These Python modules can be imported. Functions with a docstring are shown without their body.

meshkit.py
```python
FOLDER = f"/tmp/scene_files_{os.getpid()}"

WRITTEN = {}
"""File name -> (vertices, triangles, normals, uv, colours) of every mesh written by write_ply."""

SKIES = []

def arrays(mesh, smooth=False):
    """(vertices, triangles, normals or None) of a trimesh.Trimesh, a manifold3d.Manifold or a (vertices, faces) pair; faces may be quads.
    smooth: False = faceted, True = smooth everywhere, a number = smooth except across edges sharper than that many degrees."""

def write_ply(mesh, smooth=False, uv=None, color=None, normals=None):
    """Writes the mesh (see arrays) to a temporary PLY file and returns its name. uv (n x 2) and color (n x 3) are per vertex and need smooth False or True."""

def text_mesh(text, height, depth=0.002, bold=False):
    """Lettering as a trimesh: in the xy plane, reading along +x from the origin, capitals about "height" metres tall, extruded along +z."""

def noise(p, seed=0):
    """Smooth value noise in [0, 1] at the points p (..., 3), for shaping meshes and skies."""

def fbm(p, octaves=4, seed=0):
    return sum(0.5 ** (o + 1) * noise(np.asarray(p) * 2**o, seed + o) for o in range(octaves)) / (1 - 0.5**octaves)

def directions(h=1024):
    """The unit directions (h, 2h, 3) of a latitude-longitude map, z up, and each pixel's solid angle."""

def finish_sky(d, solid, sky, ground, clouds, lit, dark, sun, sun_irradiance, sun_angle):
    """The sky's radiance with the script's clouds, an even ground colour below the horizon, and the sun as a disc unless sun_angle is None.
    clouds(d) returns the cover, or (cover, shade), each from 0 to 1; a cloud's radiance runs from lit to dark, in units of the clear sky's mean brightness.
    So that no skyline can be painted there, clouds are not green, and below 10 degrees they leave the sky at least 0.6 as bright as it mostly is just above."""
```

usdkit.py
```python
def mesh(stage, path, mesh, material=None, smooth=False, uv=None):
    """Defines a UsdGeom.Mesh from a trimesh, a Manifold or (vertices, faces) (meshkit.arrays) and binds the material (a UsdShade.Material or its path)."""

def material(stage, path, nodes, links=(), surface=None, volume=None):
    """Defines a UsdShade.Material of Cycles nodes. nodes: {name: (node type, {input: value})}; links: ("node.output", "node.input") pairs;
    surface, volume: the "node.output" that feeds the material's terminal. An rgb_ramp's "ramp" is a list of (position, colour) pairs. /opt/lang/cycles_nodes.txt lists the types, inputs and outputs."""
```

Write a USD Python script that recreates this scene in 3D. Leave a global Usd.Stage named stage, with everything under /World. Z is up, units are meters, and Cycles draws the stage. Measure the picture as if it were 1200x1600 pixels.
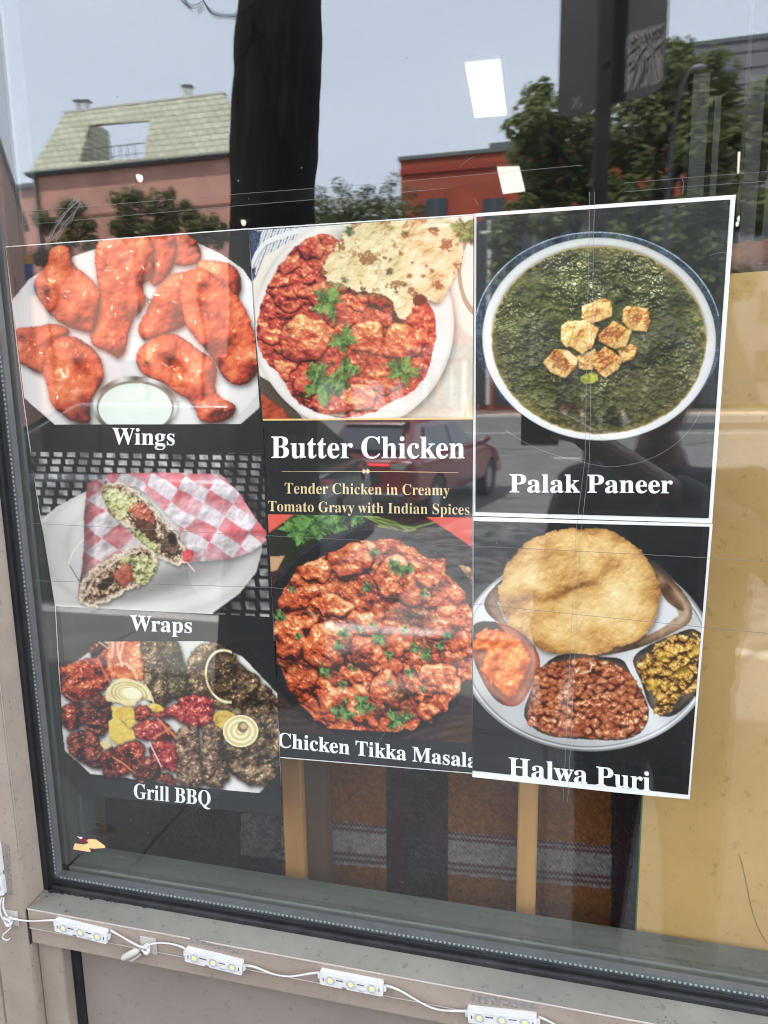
import math
import numpy as np, shapely, trimesh, usdkit, meshkit, manifold3d
from scipy import ndimage, interpolate
from shapely import affinity
from shapely.geometry import Polygon, LineString, Point, box as sbox
from shapely.ops import unary_union
from pxr import Usd, UsdGeom, UsdLux, UsdShade, Gf, Sdf

EXPOSURE, SKYK = 2.65, 0.12
CLOUD0, CLOUD1, CLOUDC = 0.80, 0.97, (5.2, 5.7, 6.5)
PANE_R, LAMPK = 0.085, 0.22

stage = Usd.Stage.CreateInMemory()
UsdGeom.SetStageUpAxis(stage, UsdGeom.Tokens.z)
UsdGeom.Xform.Define(stage, '/World'); UsdGeom.Scope.Define(stage, '/World/Looks')

# ---------------------------------------------------------------- camera: a phone held 0.68 m from the glass. x runs along the shop front, y into the shop, z up; the glass is y = 0, the road z = 0
D, CZ, FPX = 0.68, 1.90, 1099.87
_a, _b, _c = 0.239371817, 0.173984365, -0.0157289769
_Ry = np.array([[math.cos(_a), 0, math.sin(_a)], [0, 1, 0], [-math.sin(_a), 0, math.cos(_a)]])
_Rx = np.array([[1, 0, 0], [0, math.cos(_b), -math.sin(_b)], [0, math.sin(_b), math.cos(_b)]])
_Rz = np.array([[math.cos(_c), -math.sin(_c), 0], [math.sin(_c), math.cos(_c), 0], [0, 0, 1]])
RC = _Rz @ _Rx @ _Ry                                        # wall frame (right, down, in) -> camera frame (right, down, forward)
cam = UsdGeom.Camera.Define(stage, '/World/Camera')
_r, _d, _f = RC[0], RC[1], RC[2]
w = lambda v: np.array([v[0], v[2], -v[1]])
X_, Y_, Z_ = w(_r), -w(_d), -w(_f)
cam.AddTransformOp().Set(Gf.Matrix4d(*X_, 0, *Y_, 0, *Z_, 0, 0.0, -D, CZ, 1))
cam.CreateHorizontalApertureAttr(36.0); cam.CreateVerticalApertureAttr(48.0); cam.CreateFocalLengthAttr(36.0 * FPX / 1200)
cam.CreateClippingRangeAttr(Gf.Vec2f(0.02, 3000)); cam.CreateFStopAttr(33.0 / 2.2); cam.CreateFocusDistanceAttr(0.74)
cam.CreateExposureAttr(EXPOSURE)

# sky: a bright, thinly overcast afternoon
SUN = np.array([-0.40, 0.42, 1.0]); SUN /= np.linalg.norm(SUN)
usdkit.material(stage, '/World/Looks/sky_look', {
    'sky': ('sky_texture', {'sky_type': 'single_scattering', 'sun_disc': False, 'sun_elevation': math.asin(SUN[2]), 'sun_rotation': math.atan2(SUN[0], SUN[1]), 'air_density': 1.0, 'aerosol_density': 2.0}),
    'co': ('texture_coordinate', {}), 'mp': ('mapping', {'scale': (1.6, 1.6, 4.0)}),
    'n': ('noise_texture', {'scale': 1.3, 'detail': 5.0, 'roughness': 0.5}),
    'r': ('rgb_ramp', {'ramp': [(0.25, (CLOUD0,) * 3), (0.75, (CLOUD1,) * 3)]}),
    'm': ('mix', {'mix_type': 'mix', 'color2': CLOUDC}),
    'b': ('background_shader', {'strength': SKYK})},
    [('co.generated', 'mp.vector'), ('mp.vector', 'n.vector'), ('n.fac', 'r.fac'), ('r.color', 'm.fac'), ('sky.color', 'm.color1'), ('m.color', 'b.color')], surface='b.background')
sky = UsdLux.DomeLight.Define(stage, '/World/sky')
UsdShade.MaterialBindingAPI.Apply(sky.GetPrim()).Bind(UsdShade.Material.Get(stage, '/World/Looks/sky_look'))
sky.GetPrim().SetCustomDataByKey('kind', 'structure')
sun = UsdLux.DistantLight.Define(stage, '/World/sun')
sun.CreateIntensityAttr(0.75); sun.CreateAngleAttr(0.6); sun.CreateNormalizeAttr(True); sun.CreateColorAttr(Gf.Vec3f(1.0, 0.96, 0.9))
_z = SUN; _x = np.cross([0, 0, 1], _z); _x /= np.linalg.norm(_x); _y = np.cross(_z, _x)
sun.AddTransformOp().Set(Gf.Matrix4d(*_x, 0, *_y, 0, *_z, 0, 0, 0, 30, 1))


def G(px, py, y=0.0):
    """the point of the plane at depth y (parallel to the glass) that lies in the direction of a measured point of the photograph"""
    px, py = np.asarray(px, float), np.asarray(py, float)
    r = np.stack([(px - 600) / FPX, (py - 800) / FPX, np.ones_like(px)], -1) @ RC
    t = (y + D) / r[..., 2]
    return np.stack([r[..., 0] * t, np.full_like(t, y), CZ - r[..., 1] * t], -1)


def M(px, py, d):
    """the real point, d metres in front of the glass, whose mirror image was measured at px, py"""
    p = G(px, py, d); p[..., 1] = -d
    return p


# ---------------------------------------------------------------- helpers
used = {}
def numbered(parent, name):
    k = used.get((parent, name), 0); used[(parent, name)] = k + 1
    return name if k == 0 else f'{name}_{k:03d}'

def tag(p, label=None, cat=None, group=None, kind=None):
    for key, v in (('label', label), ('category', cat), ('group', group), ('kind', kind)):
        if v: p.SetCustomDataByKey(key, v)
    return p

def thing(name, label, cat, loc=(0, 0, 0), rz=0.0, group=None, kind=None):
    path = '/World/' + numbered('/World', name)
    x = UsdGeom.Xform.Define(stage, path)
    x.AddTranslateOp().Set(Gf.Vec3d(*map(float, loc)))
    if rz: x.AddRotateZOp().Set(float(rz))
    t = x.GetPrim(); tag(t, label, cat, group, kind)
    t_loc[path] = (np.array(loc, float), math.radians(rz))
    return t
t_loc = {}

def part(parent, name, mesh, m, smooth=30, label=None, kind=None, world=True, color=None):
    """one Mesh under parent (a prim) or under /World; world: the vertices are world coordinates"""
    base = '/World' if parent is None else str(parent.GetPath())
    path = base + '/' + numbered(base, name)
    top = '/'.join(path.split('/')[:3])
    if hasattr(mesh, 'to_mesh') or isinstance(mesh, tuple): mesh = trimesh.Trimesh(*meshkit.arrays(mesh)[:2], process=False)
    if world and parent is not None and top in t_loc:
        loc, a = t_loc[top]
        v = np.array(mesh.vertices) - loc
        c, s_ = math.cos(-a), math.sin(-a)
        v = np.stack([v[:, 0] * c - v[:, 1] * s_, v[:, 0] * s_ + v[:, 1] * c, v[:, 2]], 1)
        mesh = trimesh.Trimesh(v, mesh.faces, process=False)
    p = usdkit.mesh(stage, path, mesh, m, smooth=smooth)
    if color is not None:
        UsdGeom.PrimvarsAPI(p).CreatePrimvar('ink', Sdf.ValueTypeNames.Color3fArray, 'vertex').Set([Gf.Vec3f(*map(float, c)) for c in color] if len(color) < 50 else __import__('pxr').Vt.Vec3fArray.FromNumpy(np.asarray(color, np.float32)))
    tag(p.GetPrim(), label, None, None, kind)
    return p.GetPrim()

def solo(name, mesh, m, label, cat, group=None, kind=None, smooth=30):
    p = part(None, name, mesh, m, smooth)
    return tag(p, label, cat, group, kind)

def struct(name, mesh, m, smooth=False):
    return tag(part(None, name, mesh, m, smooth), kind='structure')

def bx(x0, x1, y0, y1, z0, z1, bev=0.0):
    b = trimesh.creation.box([x1 - x0, y1 - y0, z1 - z0])
    if bev > 0:
        c = np.array([x1 - x0, y1 - y0, z1 - z0]) / 2
        pts = []
        for sx in (-1, 1):
            for sy in (-1, 1):
                for sz in (-1, 1):
                    for k in range(3):
                        q = c - bev; q[k] = c[k]; pts.append(q * (sx, sy, sz))
        b = trimesh.convex.convex_hull(np.array(pts))
    b.apply_translation([(x0 + x1) / 2, (y0 + y1) / 2, (z0 + z1) / 2])
    return b

def hull(pts): return trimesh.convex.convex_hull(np.array(pts, float))

def cat_(ms): return trimesh.util.concatenate(ms)

def tube(pts, r, n=8, close=True):
    p = np.asarray(pts, float); rr = np.broadcast_to(r, (len(p),))
    t = np.gradient(p, axis=0); t /= np.linalg.norm(t, axis=1, keepdims=True) + 1e-12
    ref = np.array([0, 0, 1.0]) if abs(t[0, 2]) < .9 else np.array([1.0, 0, 0])
    a = np.zeros_like(p); prev = np.cross(t[0], ref); prev /= np.linalg.norm(prev)
    for i in range(len(p)):
        prev = prev - t[i] * (prev @ t[i]); prev /= np.linalg.norm(prev) + 1e-12; a[i] = prev
    b = np.cross(t, a); ang = np.arange(n) * 2 * np.pi / n
    v = (p[:, None] + rr[:, None, None] * (np.cos(ang)[None, :, None] * a[:, None] + np.sin(ang)[None, :, None] * b[:, None])).reshape(-1, 3)
    f = []
    for i in range(len(p) - 1):
        for j in range(n):
            k = (j + 1) % n; f += [[i * n + j, i * n + k, (i + 1) * n + k], [i * n + j, (i + 1) * n + k, (i + 1) * n + j]]
    if close:
        v = np.vstack([v, p[0], p[-1]]); L = len(v)
        for j in range(n):
            k = (j + 1) % n; f += [[L - 2, k, j], [L - 1, (len(p) - 1) * n + j, (len(p) - 1) * n + k]]
    return trimesh.Trimesh(v, f, process=False)

def spline(pts, n=40):
    p = np.array(pts, float)
    tck, _ = interpolate.splprep(p.T, s=0, k=min(3, len(p) - 1))
    return np.array(interpolate.splev(np.linspace(0, 1, n), tck)).T

def cyl(p0, p1, r, n=24): return tube([p0, p1], r, n)

def extrude_px(poly, y, th):
    """a flat piece in the plane y whose outline was measured in the photograph, th thick away from the street"""
    out = []
    for g in getattr(poly, 'geoms', [poly]):
        if g.is_empty or g.area < 1e-6 or g.geom_type != 'Polygon': continue
        v, f = trimesh.creation.triangulate_polygon(g, engine='earcut')
        P = G(v[:, 0], v[:, 1], y)
        if th <= 0:
            a, b, c = P[f[0]]; n = np.cross(b - a, c - a)
            out.append(trimesh.Trimesh(P, f if n[1] < 0 else f[:, ::-1], process=False)); continue
        q = Polygon([(p[0], p[2]) for p in G(*np.array(g.exterior.coords).T, y)], [[(p[0], p[2]) for p in G(*np.array(r.coords).T, y)] for r in g.interiors])
        m = trimesh.creation.extrude_polygon(q, th, engine='earcut')
        vv = np.array(m.vertices); m = trimesh.Trimesh(np.stack([vv[:, 0], y + th - vv[:, 2], vv[:, 1]], 1), m.faces, process=False)
        m.fix_normals(); out.append(m)
    return cat_(out)

L_ = lambda r, g, b: tuple((c / 255 / 12.92 if c / 255 < 0.04045 else ((c / 255 + 0.055) / 1.055) ** 2.4) for c in (r, g, b))
made = {}
def mat(name, col, rough=0.6, var=0.0, scale=8.0, bump=0.0, bscale=None, spec=0.5, metal=0.0, col2=None, detail=4.0, coat=0.0, bdist=0.002, stretch=None, grime=0.0, gscale=120.0):
    """a plain surface: a base colour that varies a little with noise, and fine relief"""
    if name in made: return made[name]
    nodes = {'p': ('principled_bsdf', {'roughness': rough, 'specular_ior_level': spec, 'metallic': metal, 'coat_weight': coat}), 'co': ('texture_coordinate', {})}
    links = []
    src = 'co.object'
    if stretch:
        nodes['mp'] = ('mapping', {'scale': stretch}); links.append(('co.object', 'mp.vector')); src = 'mp.vector'
    if var or col2:
        c2 = col2 or tuple(min(1, c * (1 + var)) for c in col); c1 = col if col2 else tuple(c * (1 - var) for c in col)
        nodes['n'] = ('noise_texture', {'scale': scale, 'detail': detail, 'roughness': 0.6})
        nodes['r'] = ('rgb_ramp', {'ramp': [(0.3, c1), (0.7, c2)]})
        links += [(src, 'n.vector'), ('n.fac', 'r.fac')]
        if grime:                                                   # specks and faint blotches of dirt
            nodes['gn'] = ('noise_texture', {'scale': gscale, 'detail': 3.0, 'roughness': 0.7}); nodes['gr'] = ('rgb_ramp', {'ramp': [(0.30, (1 - grime,) * 3), (0.40, (1, 1, 1)), (0.66, (1, 1, 1)), (0.74, (1 - grime * .6,) * 3)]})
            nodes['bl'] = ('noise_texture', {'scale': gscale / 14, 'detail': 5.0, 'roughness': 0.65, 'distortion': 0.8}); nodes['br'] = ('rgb_ramp', {'ramp': [(0.30, (1 - grime * .45,) * 3), (0.58, (1, 1, 1))]})
            nodes['g1'] = ('mix', {'mix_type': 'multiply', 'fac': 1.0}); nodes['g2'] = ('mix', {'mix_type': 'multiply', 'fac': 1.0})
            links += [('co.object', 'gn.vector'), ('gn.fac', 'gr.fac'), ('co.object', 'bl.vector'), ('bl.fac', 'br.fac'), ('r.color', 'g1.color1'), ('gr.color', 'g1.color2'), ('g1.color', 'g2.color1'), ('br.color', 'g2.color2'), ('g2.color', 'p.base_color')]
        else: links += [('r.color', 'p.base_color')]
    else: nodes['p'][1]['base_color'] = col
    if bump:
        nodes['bn'] = ('noise_texture', {'scale': bscale or scale * 4, 'detail': 4.0, 'roughness': 0.6})
        nodes['bu'] = ('bump', {'strength': bump, 'distance': bdist})
        links += [(src, 'bn.vector'), ('bn.fac', 'bu.height'), ('bu.normal', 'p.normal')]
    made[name] = usdkit.material(stage, '/World/Looks/' + name, nodes, links, surface='p.BSDF')
    return made[name]

def glow(name, col, k):
    if name not in made: made[name] = usdkit.material(stage, '/World/Looks/' + name, {'e': ('emission', {'color': col, 'strength': k})}, [], surface='e.emission')
    return made[name]

def brick(name, c1, c2, mortar, scale=1.0, bw=0.22, rh=0.075, rough=0.85):
    if name in made: return made[name]
    made[name] = usdkit.material(stage, '/World/Looks/' + name, {
        'g': ('geometry', {}), 's': ('separate_xyz', {}), 'a': ('math', {'math_type': 'add'}), 'c': ('combine_xyz', {}),
        'b': ('brick_texture', {'color1': c1, 'color2': c2, 'mortar': mortar, 'scale': scale, 'brick_width': bw, 'row_height': rh, 'mortar_size': 0.006, 'mortar_smooth': 0.3, 'bias': 0.0}),
        'n': ('noise_texture', {'scale': 0.4, 'detail': 4.0}), 'r': ('rgb_ramp', {'ramp': [(0.3, (0.8, 0.8, 0.8)), (0.7, (1.12, 1.1, 1.08))]}), 'm': ('mix', {'mix_type': 'multiply', 'fac': 1.0}),
        'p': ('principled_bsdf', {'roughness': rough, 'specular_ior_level': 0.25}), 'bu': ('bump', {'strength': 0.5, 'distance': 0.01, 'invert': True})},
        [('g.position', 's.vector'), ('s.x', 'a.value1'), ('s.y', 'a.value2'), ('a.value', 'c.x'), ('s.z', 'c.y'), ('c.vector', 'b.vector'), ('g.position', 'n.vector'), ('n.fac', 'r.fac'), ('b.color', 'm.color1'), ('r.color', 'm.color2'), ('m.color', 'p.base_color'), ('b.fac', 'bu.height'), ('bu.normal', 'p.normal')], surface='p.BSDF')
    return made[name]

def pane(name, r0, tint, rough=0.0, bump=0.0, dust=0.0):
    """window glass: what is behind shows, and what is in front is mirrored (Schlick, the same from both sides); old glass is faintly wavy"""
    nodes = {'t': ('transparent_bsdf', {'color': tint}), 'g': ('glossy_bsdf', {'color': (0.97, 0.98, 1.0), 'roughness': rough}), 'f': ('layer_weight', {'blend': 0.5}),
             'w': ('math', {'math_type': 'power', 'value2': 5.0}), 'k': ('math', {'math_type': 'multiply_add', 'value2': 1.0 - r0, 'value3': r0}), 'm': ('mix_closure', {}),
             'dd': ('diffuse_bsdf', {'color': (0.5, 0.5, 0.49)}), 'dc': ('texture_coordinate', {}), 'dn': ('noise_texture', {'scale': 5.0, 'detail': 6.0, 'roughness': 0.65, 'distortion': 0.6}), 'dr': ('rgb_ramp', {'ramp': [(0.35, (dust * .35,) * 3), (0.75, (dust,) * 3)]}), 'mm': ('mix_closure', {})}
    links = [('dc.object', 'dn.vector'), ('dn.fac', 'dr.fac'), ('dr.color', 'mm.fac'), ('m.closure', 'mm.closure1'), ('dd.BSDF', 'mm.closure2'), ('f.facing', 'w.value1'), ('w.value', 'k.value1'), ('k.value', 'm.fac'), ('t.BSDF', 'm.closure1'), ('g.BSDF', 'm.closure2')]
    if bump:
        nodes['co'] = ('texture_coordinate', {}); nodes['n'] = ('noise_texture', {'scale': 2.2, 'detail': 2.0}); nodes['bu'] = ('bump', {'strength': bump, 'distance': 0.001})
        links += [('co.object', 'n.vector'), ('n.fac', 'bu.height'), ('bu.normal', 'g.normal')]
    made[name] = usdkit.material(stage, '/World/Looks/' + name, nodes, links, surface='mm.closure' if dust else 'm.closure')
    return made[name]

def leafmat(name, c, tr=0.45):
    if name in made: return made[name]
    made[name] = usdkit.material(stage, '/World/Looks/' + name, {
        'g': ('geometry', {}), 'r': ('rgb_ramp', {'ramp': [(0.0, tuple(x * 0.55 for x in c)), (0.6, c), (1.0, tuple(min(1, x * 1.7) for x in c))]}),
        'd': ('principled_bsdf', {'roughness': 0.55, 'specular_ior_level': 0.3}), 't': ('translucent_bsdf', {}), 'm': ('mix_closure', {'fac': tr})},
        [('g.random_per_island', 'r.fac'), ('r.color', 'd.base_color'), ('r.color', 't.color'), ('d.BSDF', 'm.closure1'), ('t.BSDF', 'm.closure2')], surface='m.closure')
    return made[name]
CAP = 204
GLYPHS = {
    'B': [198,[7,0,7,8,14,8,26,12,29,15,33,27,33,176,29,189,18,195,7,196,7,203,119,203,150,196,166,186,176,169,177,150,175,141,168,129,160,122,132,110,153,104,165,98,177,88,183,79,187,65,187,51,184,38,175,23,154,8,128,1],[82,25,85,14,93,11,107,11,121,16,130,27,134,44,133,75,126,91,113,100,99,103,81,103],[81,114,97,113,112,117,121,125,124,131,127,144,126,171,121,184,111,192,93,194,84,191,83,189,81,179]],
    'C': [209,[12,87,13,124,21,150,40,178,62,195,87,205,106,208,123,208,144,204,173,194,179,195,184,199,187,208,195,208,195,138,187,138,183,150,173,167,155,186,134,196,112,198,94,192,81,180,73,164,66,136,64,90,66,70,72,46,83,27,92,19,105,13,113,11,135,11,163,21,177,31,192,47,200,39,179,16,169,9,146,-1,123,-5,97,-4,74,2,51,15,33,33,19,58]],
    'G': [227,[12,95,15,131,26,159,35,172,46,183,62,195,80,203,105,208,132,207,146,204,169,195,177,195,183,199,187,208,195,208,195,137,187,138,180,156,170,171,156,185,141,194,126,198,113,198,98,194,89,188,78,174,69,148,65,116,65,88,71,51,78,33,84,24,93,15,103,9,115,6,133,6,145,10,151,19,153,26,153,63,148,76,138,80,123,81,123,89,223,89,223,81,207,79,203,76,200,68,198,12,167,1,139,-4,103,-4,74,3,52,15,32,35,19,59]],
    'H': [234,[7,0,7,8,14,8,26,12,30,16,33,26,33,178,28,190,20,194,7,196,7,203,108,203,108,196,90,193,83,185,81,174,82,112,153,112,152,182,146,192,126,196,126,203,227,203,227,196,208,192,204,188,201,178,201,27,205,15,213,10,226,8,227,0,126,0,126,8,142,10,149,15,151,20,153,31,153,97,151,99,83,99,81,98,82,24,86,14,90,11,108,8,108,0]],
    'I': [116,[6,0,6,8,20,10,31,18,34,32,33,182,30,190,26,193,6,196,6,203,109,203,109,196,88,192,82,181,82,25,84,18,90,12,110,8,110,0]],
    'M': [283,[6,0,6,8,17,9,29,15,33,25,34,33,33,181,31,188,27,192,7,196,7,203,83,203,141,66,145,70,200,203,276,203,276,196,264,194,255,189,250,174,251,23,253,16,259,10,275,8,275,0,177,0,177,8,192,10,200,16,203,28,202,174,129,0,120,0,54,159,49,170,47,170,48,23,54,12,66,8,75,8,76,0]],
    'P': [187,[7,0,7,8,14,8,26,12,30,16,33,26,33,178,28,190,20,194,7,196,7,203,120,203,141,200,164,189,177,174,183,153,181,132,173,116,159,103,140,95,123,92,81,91,82,24,86,14,90,11,108,8,108,0],[81,104,101,103,110,105,118,109,127,122,130,134,129,167,123,182,110,191,98,193,89,192,82,185]],
    'Q': [235,[12,95,14,125,26,157,40,176,61,193,82,203,105,208,131,208,143,206,159,201,175,193,198,173,215,145,222,118,222,85,218,67,212,52,196,29,177,13,160,4,149,1,148,-1,159,-19,171,-29,192,-36,205,-36,220,-33,221,-41,191,-50,165,-52,137,-48,113,-37,94,-19,83,0,53,15,33,35,20,58,15,74],[67,140,65,83,67,66,73,42,84,22,98,10,110,6,128,6,143,12,153,22,161,38,167,60,170,89,170,114,167,141,161,163,154,177,142,190,127,197,110,198,91,191,82,182,73,165]],
    'S': [174,[19,70,28,70,35,45,41,33,53,19,62,12,78,7,97,7,109,11,119,20,124,32,124,47,119,58,106,69,54,95,35,111,25,128,23,136,23,162,26,173,35,188,46,198,57,204,72,208,93,208,129,199,137,199,142,203,143,208,152,208,151,142,144,142,139,159,128,177,117,188,99,197,85,199,66,194,57,185,53,171,55,159,65,146,134,111,153,92,160,72,160,47,157,36,147,19,133,7,107,-3,71,-4,42,5,34,5,30,3,27,-5,19,-5]],
    'T': [189,[5,203,183,203,183,142,176,142,171,164,165,175,156,184,137,192,118,192,118,26,121,16,126,11,137,8,146,8,146,0,41,0,41,8,50,8,62,12,66,16,69,25,70,192,51,192,34,185,23,174,18,165,13,142,5,142]],
    'W': [273,[-7,196,-7,203,81,203,81,196,72,195,65,192,63,187,63,177,96,78,100,71,134,156,124,188,116,194,102,196,102,203,196,203,196,196,182,194,176,189,176,179,212,76,245,177,244,189,238,194,225,196,225,203,279,203,279,196,270,193,264,187,259,177,200,-4,191,-5,190,-3,141,137,87,-1,85,-5,76,-5,13,181,5,193]],
    'a': [154,[9,22,9,34,12,44,25,59,49,72,89,86,89,112,87,121,81,129,71,132,59,132,48,128,47,121,54,110,55,99,53,94,47,88,39,85,30,85,21,89,15,99,15,112,17,118,26,129,49,140,60,142,87,142,108,137,121,128,127,118,131,101,131,19,135,15,144,18,147,13,138,3,123,-4,105,-4,94,2,89,15,75,4,64,-1,50,-4,37,-4,22,1,14,9],[54,29,57,19,65,15,74,16,87,25,89,29,89,75,76,72,61,62,53,44]],
    'c': [131,[9,55,9,79,14,99,27,120,44,134,66,142,91,142,105,138,113,133,120,125,123,119,124,105,121,98,113,92,102,91,91,97,88,104,88,126,84,131,76,133,64,130,58,124,53,112,50,94,50,73,54,50,60,35,68,25,82,18,95,17,110,22,121,32,127,28,119,16,107,6,82,-4,59,-4,42,2,28,13,19,25,14,35]],
    'd': [165,[9,53,9,80,12,96,21,117,33,131,52,141,73,142,87,137,100,126,99,186,93,194,79,196,79,203,143,203,143,23,146,16,158,12,158,5,132,3,100,-4,99,16,88,3,79,-2,72,-4,49,-3,36,3,22,17,14,32],[54,47,57,27,63,17,70,13,81,13,88,16,98,28,100,35,100,107,97,116,87,124,68,124,61,118,57,110,53,89]],
    'e': [134,[9,56,9,83,15,105,24,120,41,135,61,142,85,141,102,134,117,118,125,97,126,74,52,73,53,58,57,41,63,30,71,23,83,19,94,19,110,26,120,38,127,33,116,16,100,3,80,-4,58,-4,41,2,28,13,20,23,14,35],[55,118,52,86,90,86,89,115,85,127,81,131,72,133,61,129]],
    'g': [146,[6,-36,7,-27,10,-22,16,-17,29,-11,18,-4,12,4,12,24,18,33,24,38,44,49,25,60,13,76,10,87,10,102,18,121,30,132,42,138,59,142,82,142,103,136,142,136,142,120,121,119,130,99,130,83,123,66,113,56,102,50,86,46,57,46,46,38,45,34,46,27,52,23,103,21,123,16,131,11,138,2,141,-9,140,-28,134,-40,120,-52,106,-58,87,-62,57,-63,31,-59,18,-53,9,-44],[34,-37,37,-43,51,-50,82,-52,96,-50,108,-46,115,-40,118,-29,113,-19,104,-16,44,-15,36,-21,33,-27],[51,83,54,67,60,58,65,56,75,56,84,62,89,82,89,107,86,122,79,131,71,133,65,132,55,124,51,105]],
    'h': [170,[8,7,18,9,23,17,23,186,19,194,8,197,8,203,66,203,66,121,83,136,100,142,117,142,125,140,134,135,143,123,148,98,148,17,153,9,162,7,162,0,90,0,90,7,100,9,105,20,105,105,102,117,95,121,86,121,78,118,66,105,66,19,71,9,80,7,80,0,8,0]],
    'i': [89,[8,7,18,9,23,17,23,122,20,129,9,131,9,138,66,139,66,21,71,9,80,7,80,0,8,0],[23,191,27,199,34,205,50,207,59,203,65,196,67,191,67,177,58,165,51,162,39,162,32,165,26,171,23,177]],
    'k': [160,[8,7,18,9,23,17,23,187,18,195,9,196,9,203,66,203,66,77,106,115,109,121,107,129,92,131,92,139,154,139,154,131,142,129,130,123,100,93,154,15,160,9,168,7,168,0,94,0,94,7,103,8,106,10,106,18,72,65,66,59,66,19,71,9,80,7,80,0,8,0]],
    'l': [89,[8,7,18,9,23,17,23,187,18,195,9,196,9,203,66,203,66,21,71,9,80,7,80,0,8,0]],
    'm': [248,[8,7,18,9,23,17,23,121,19,129,8,132,9,139,65,139,66,120,81,135,98,142,115,142,128,138,139,128,143,119,156,132,168,139,178,142,195,142,203,140,210,136,219,126,225,104,225,19,230,9,239,7,239,0,169,0,169,7,178,9,183,19,183,105,180,117,173,121,164,121,156,118,145,106,145,19,150,9,159,7,159,0,89,0,89,7,98,9,103,17,103,108,101,116,93,121,78,119,68,110,65,104,65,23,68,11,79,7,79,0,8,0]],
    'n': [170,[8,7,18,9,23,17,23,121,19,129,8,132,9,139,66,139,67,121,83,136,100,142,122,141,131,137,138,131,146,114,148,98,148,17,153,9,162,7,162,0,90,0,90,7,100,9,105,20,105,105,102,117,95,121,86,121,78,118,66,105,66,19,71,9,80,7,80,0,8,0]],
    'o': [150,[8,65,11,93,21,115,38,132,52,139,65,142,85,142,95,140,116,129,131,112,136,102,141,84,141,54,137,38,131,26,123,15,114,7,104,1,87,-4,58,-3,49,0,34,9,21,23,14,36],[52,85,54,29,59,13,64,8,72,5,78,5,87,8,94,18,97,32,98,91,94,118,89,128,84,132,66,132,60,127,56,119]],
    'p': [166,[8,-62,8,-55,18,-53,23,-44,23,120,19,129,9,132,9,139,64,139,65,120,79,136,93,142,113,142,128,136,145,118,152,103,156,85,155,50,151,35,144,20,128,3,111,-4,92,-4,85,-2,66,12,67,-42,71,-51,88,-55,88,-62],[66,30,72,19,77,15,82,13,93,13,104,20,109,32,113,59,111,99,105,117,94,124,85,124,79,122,72,116,66,105]],
    'r': [128,[8,0,8,7,18,9,23,17,23,122,21,128,18,130,9,131,9,138,65,139,66,115,82,134,92,140,98,142,112,142,120,139,126,133,129,126,129,112,122,102,114,99,103,100,90,115,82,116,77,114,71,107,67,95,67,18,72,10,88,7,88,0]],
    's': [129,[16,47,24,47,26,37,34,22,43,13,52,8,70,7,78,10,84,16,86,23,85,32,77,43,39,62,24,75,17,90,17,108,24,125,34,135,44,140,52,142,72,142,96,136,103,143,108,143,109,99,102,99,93,119,86,126,76,131,56,131,49,125,47,120,48,108,55,100,95,80,109,67,114,55,115,35,111,20,106,12,95,2,79,-4,58,-4,35,4,27,3,23,-4,16,-4]],
    't': [102,[9,124,9,134,42,167,57,189,65,189,65,139,93,138,92,124,65,123,66,23,69,19,77,18,88,25,92,33,99,30,96,21,90,12,76,0,63,-4,46,-4,34,0,27,7,22,21,22,123]],
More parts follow.
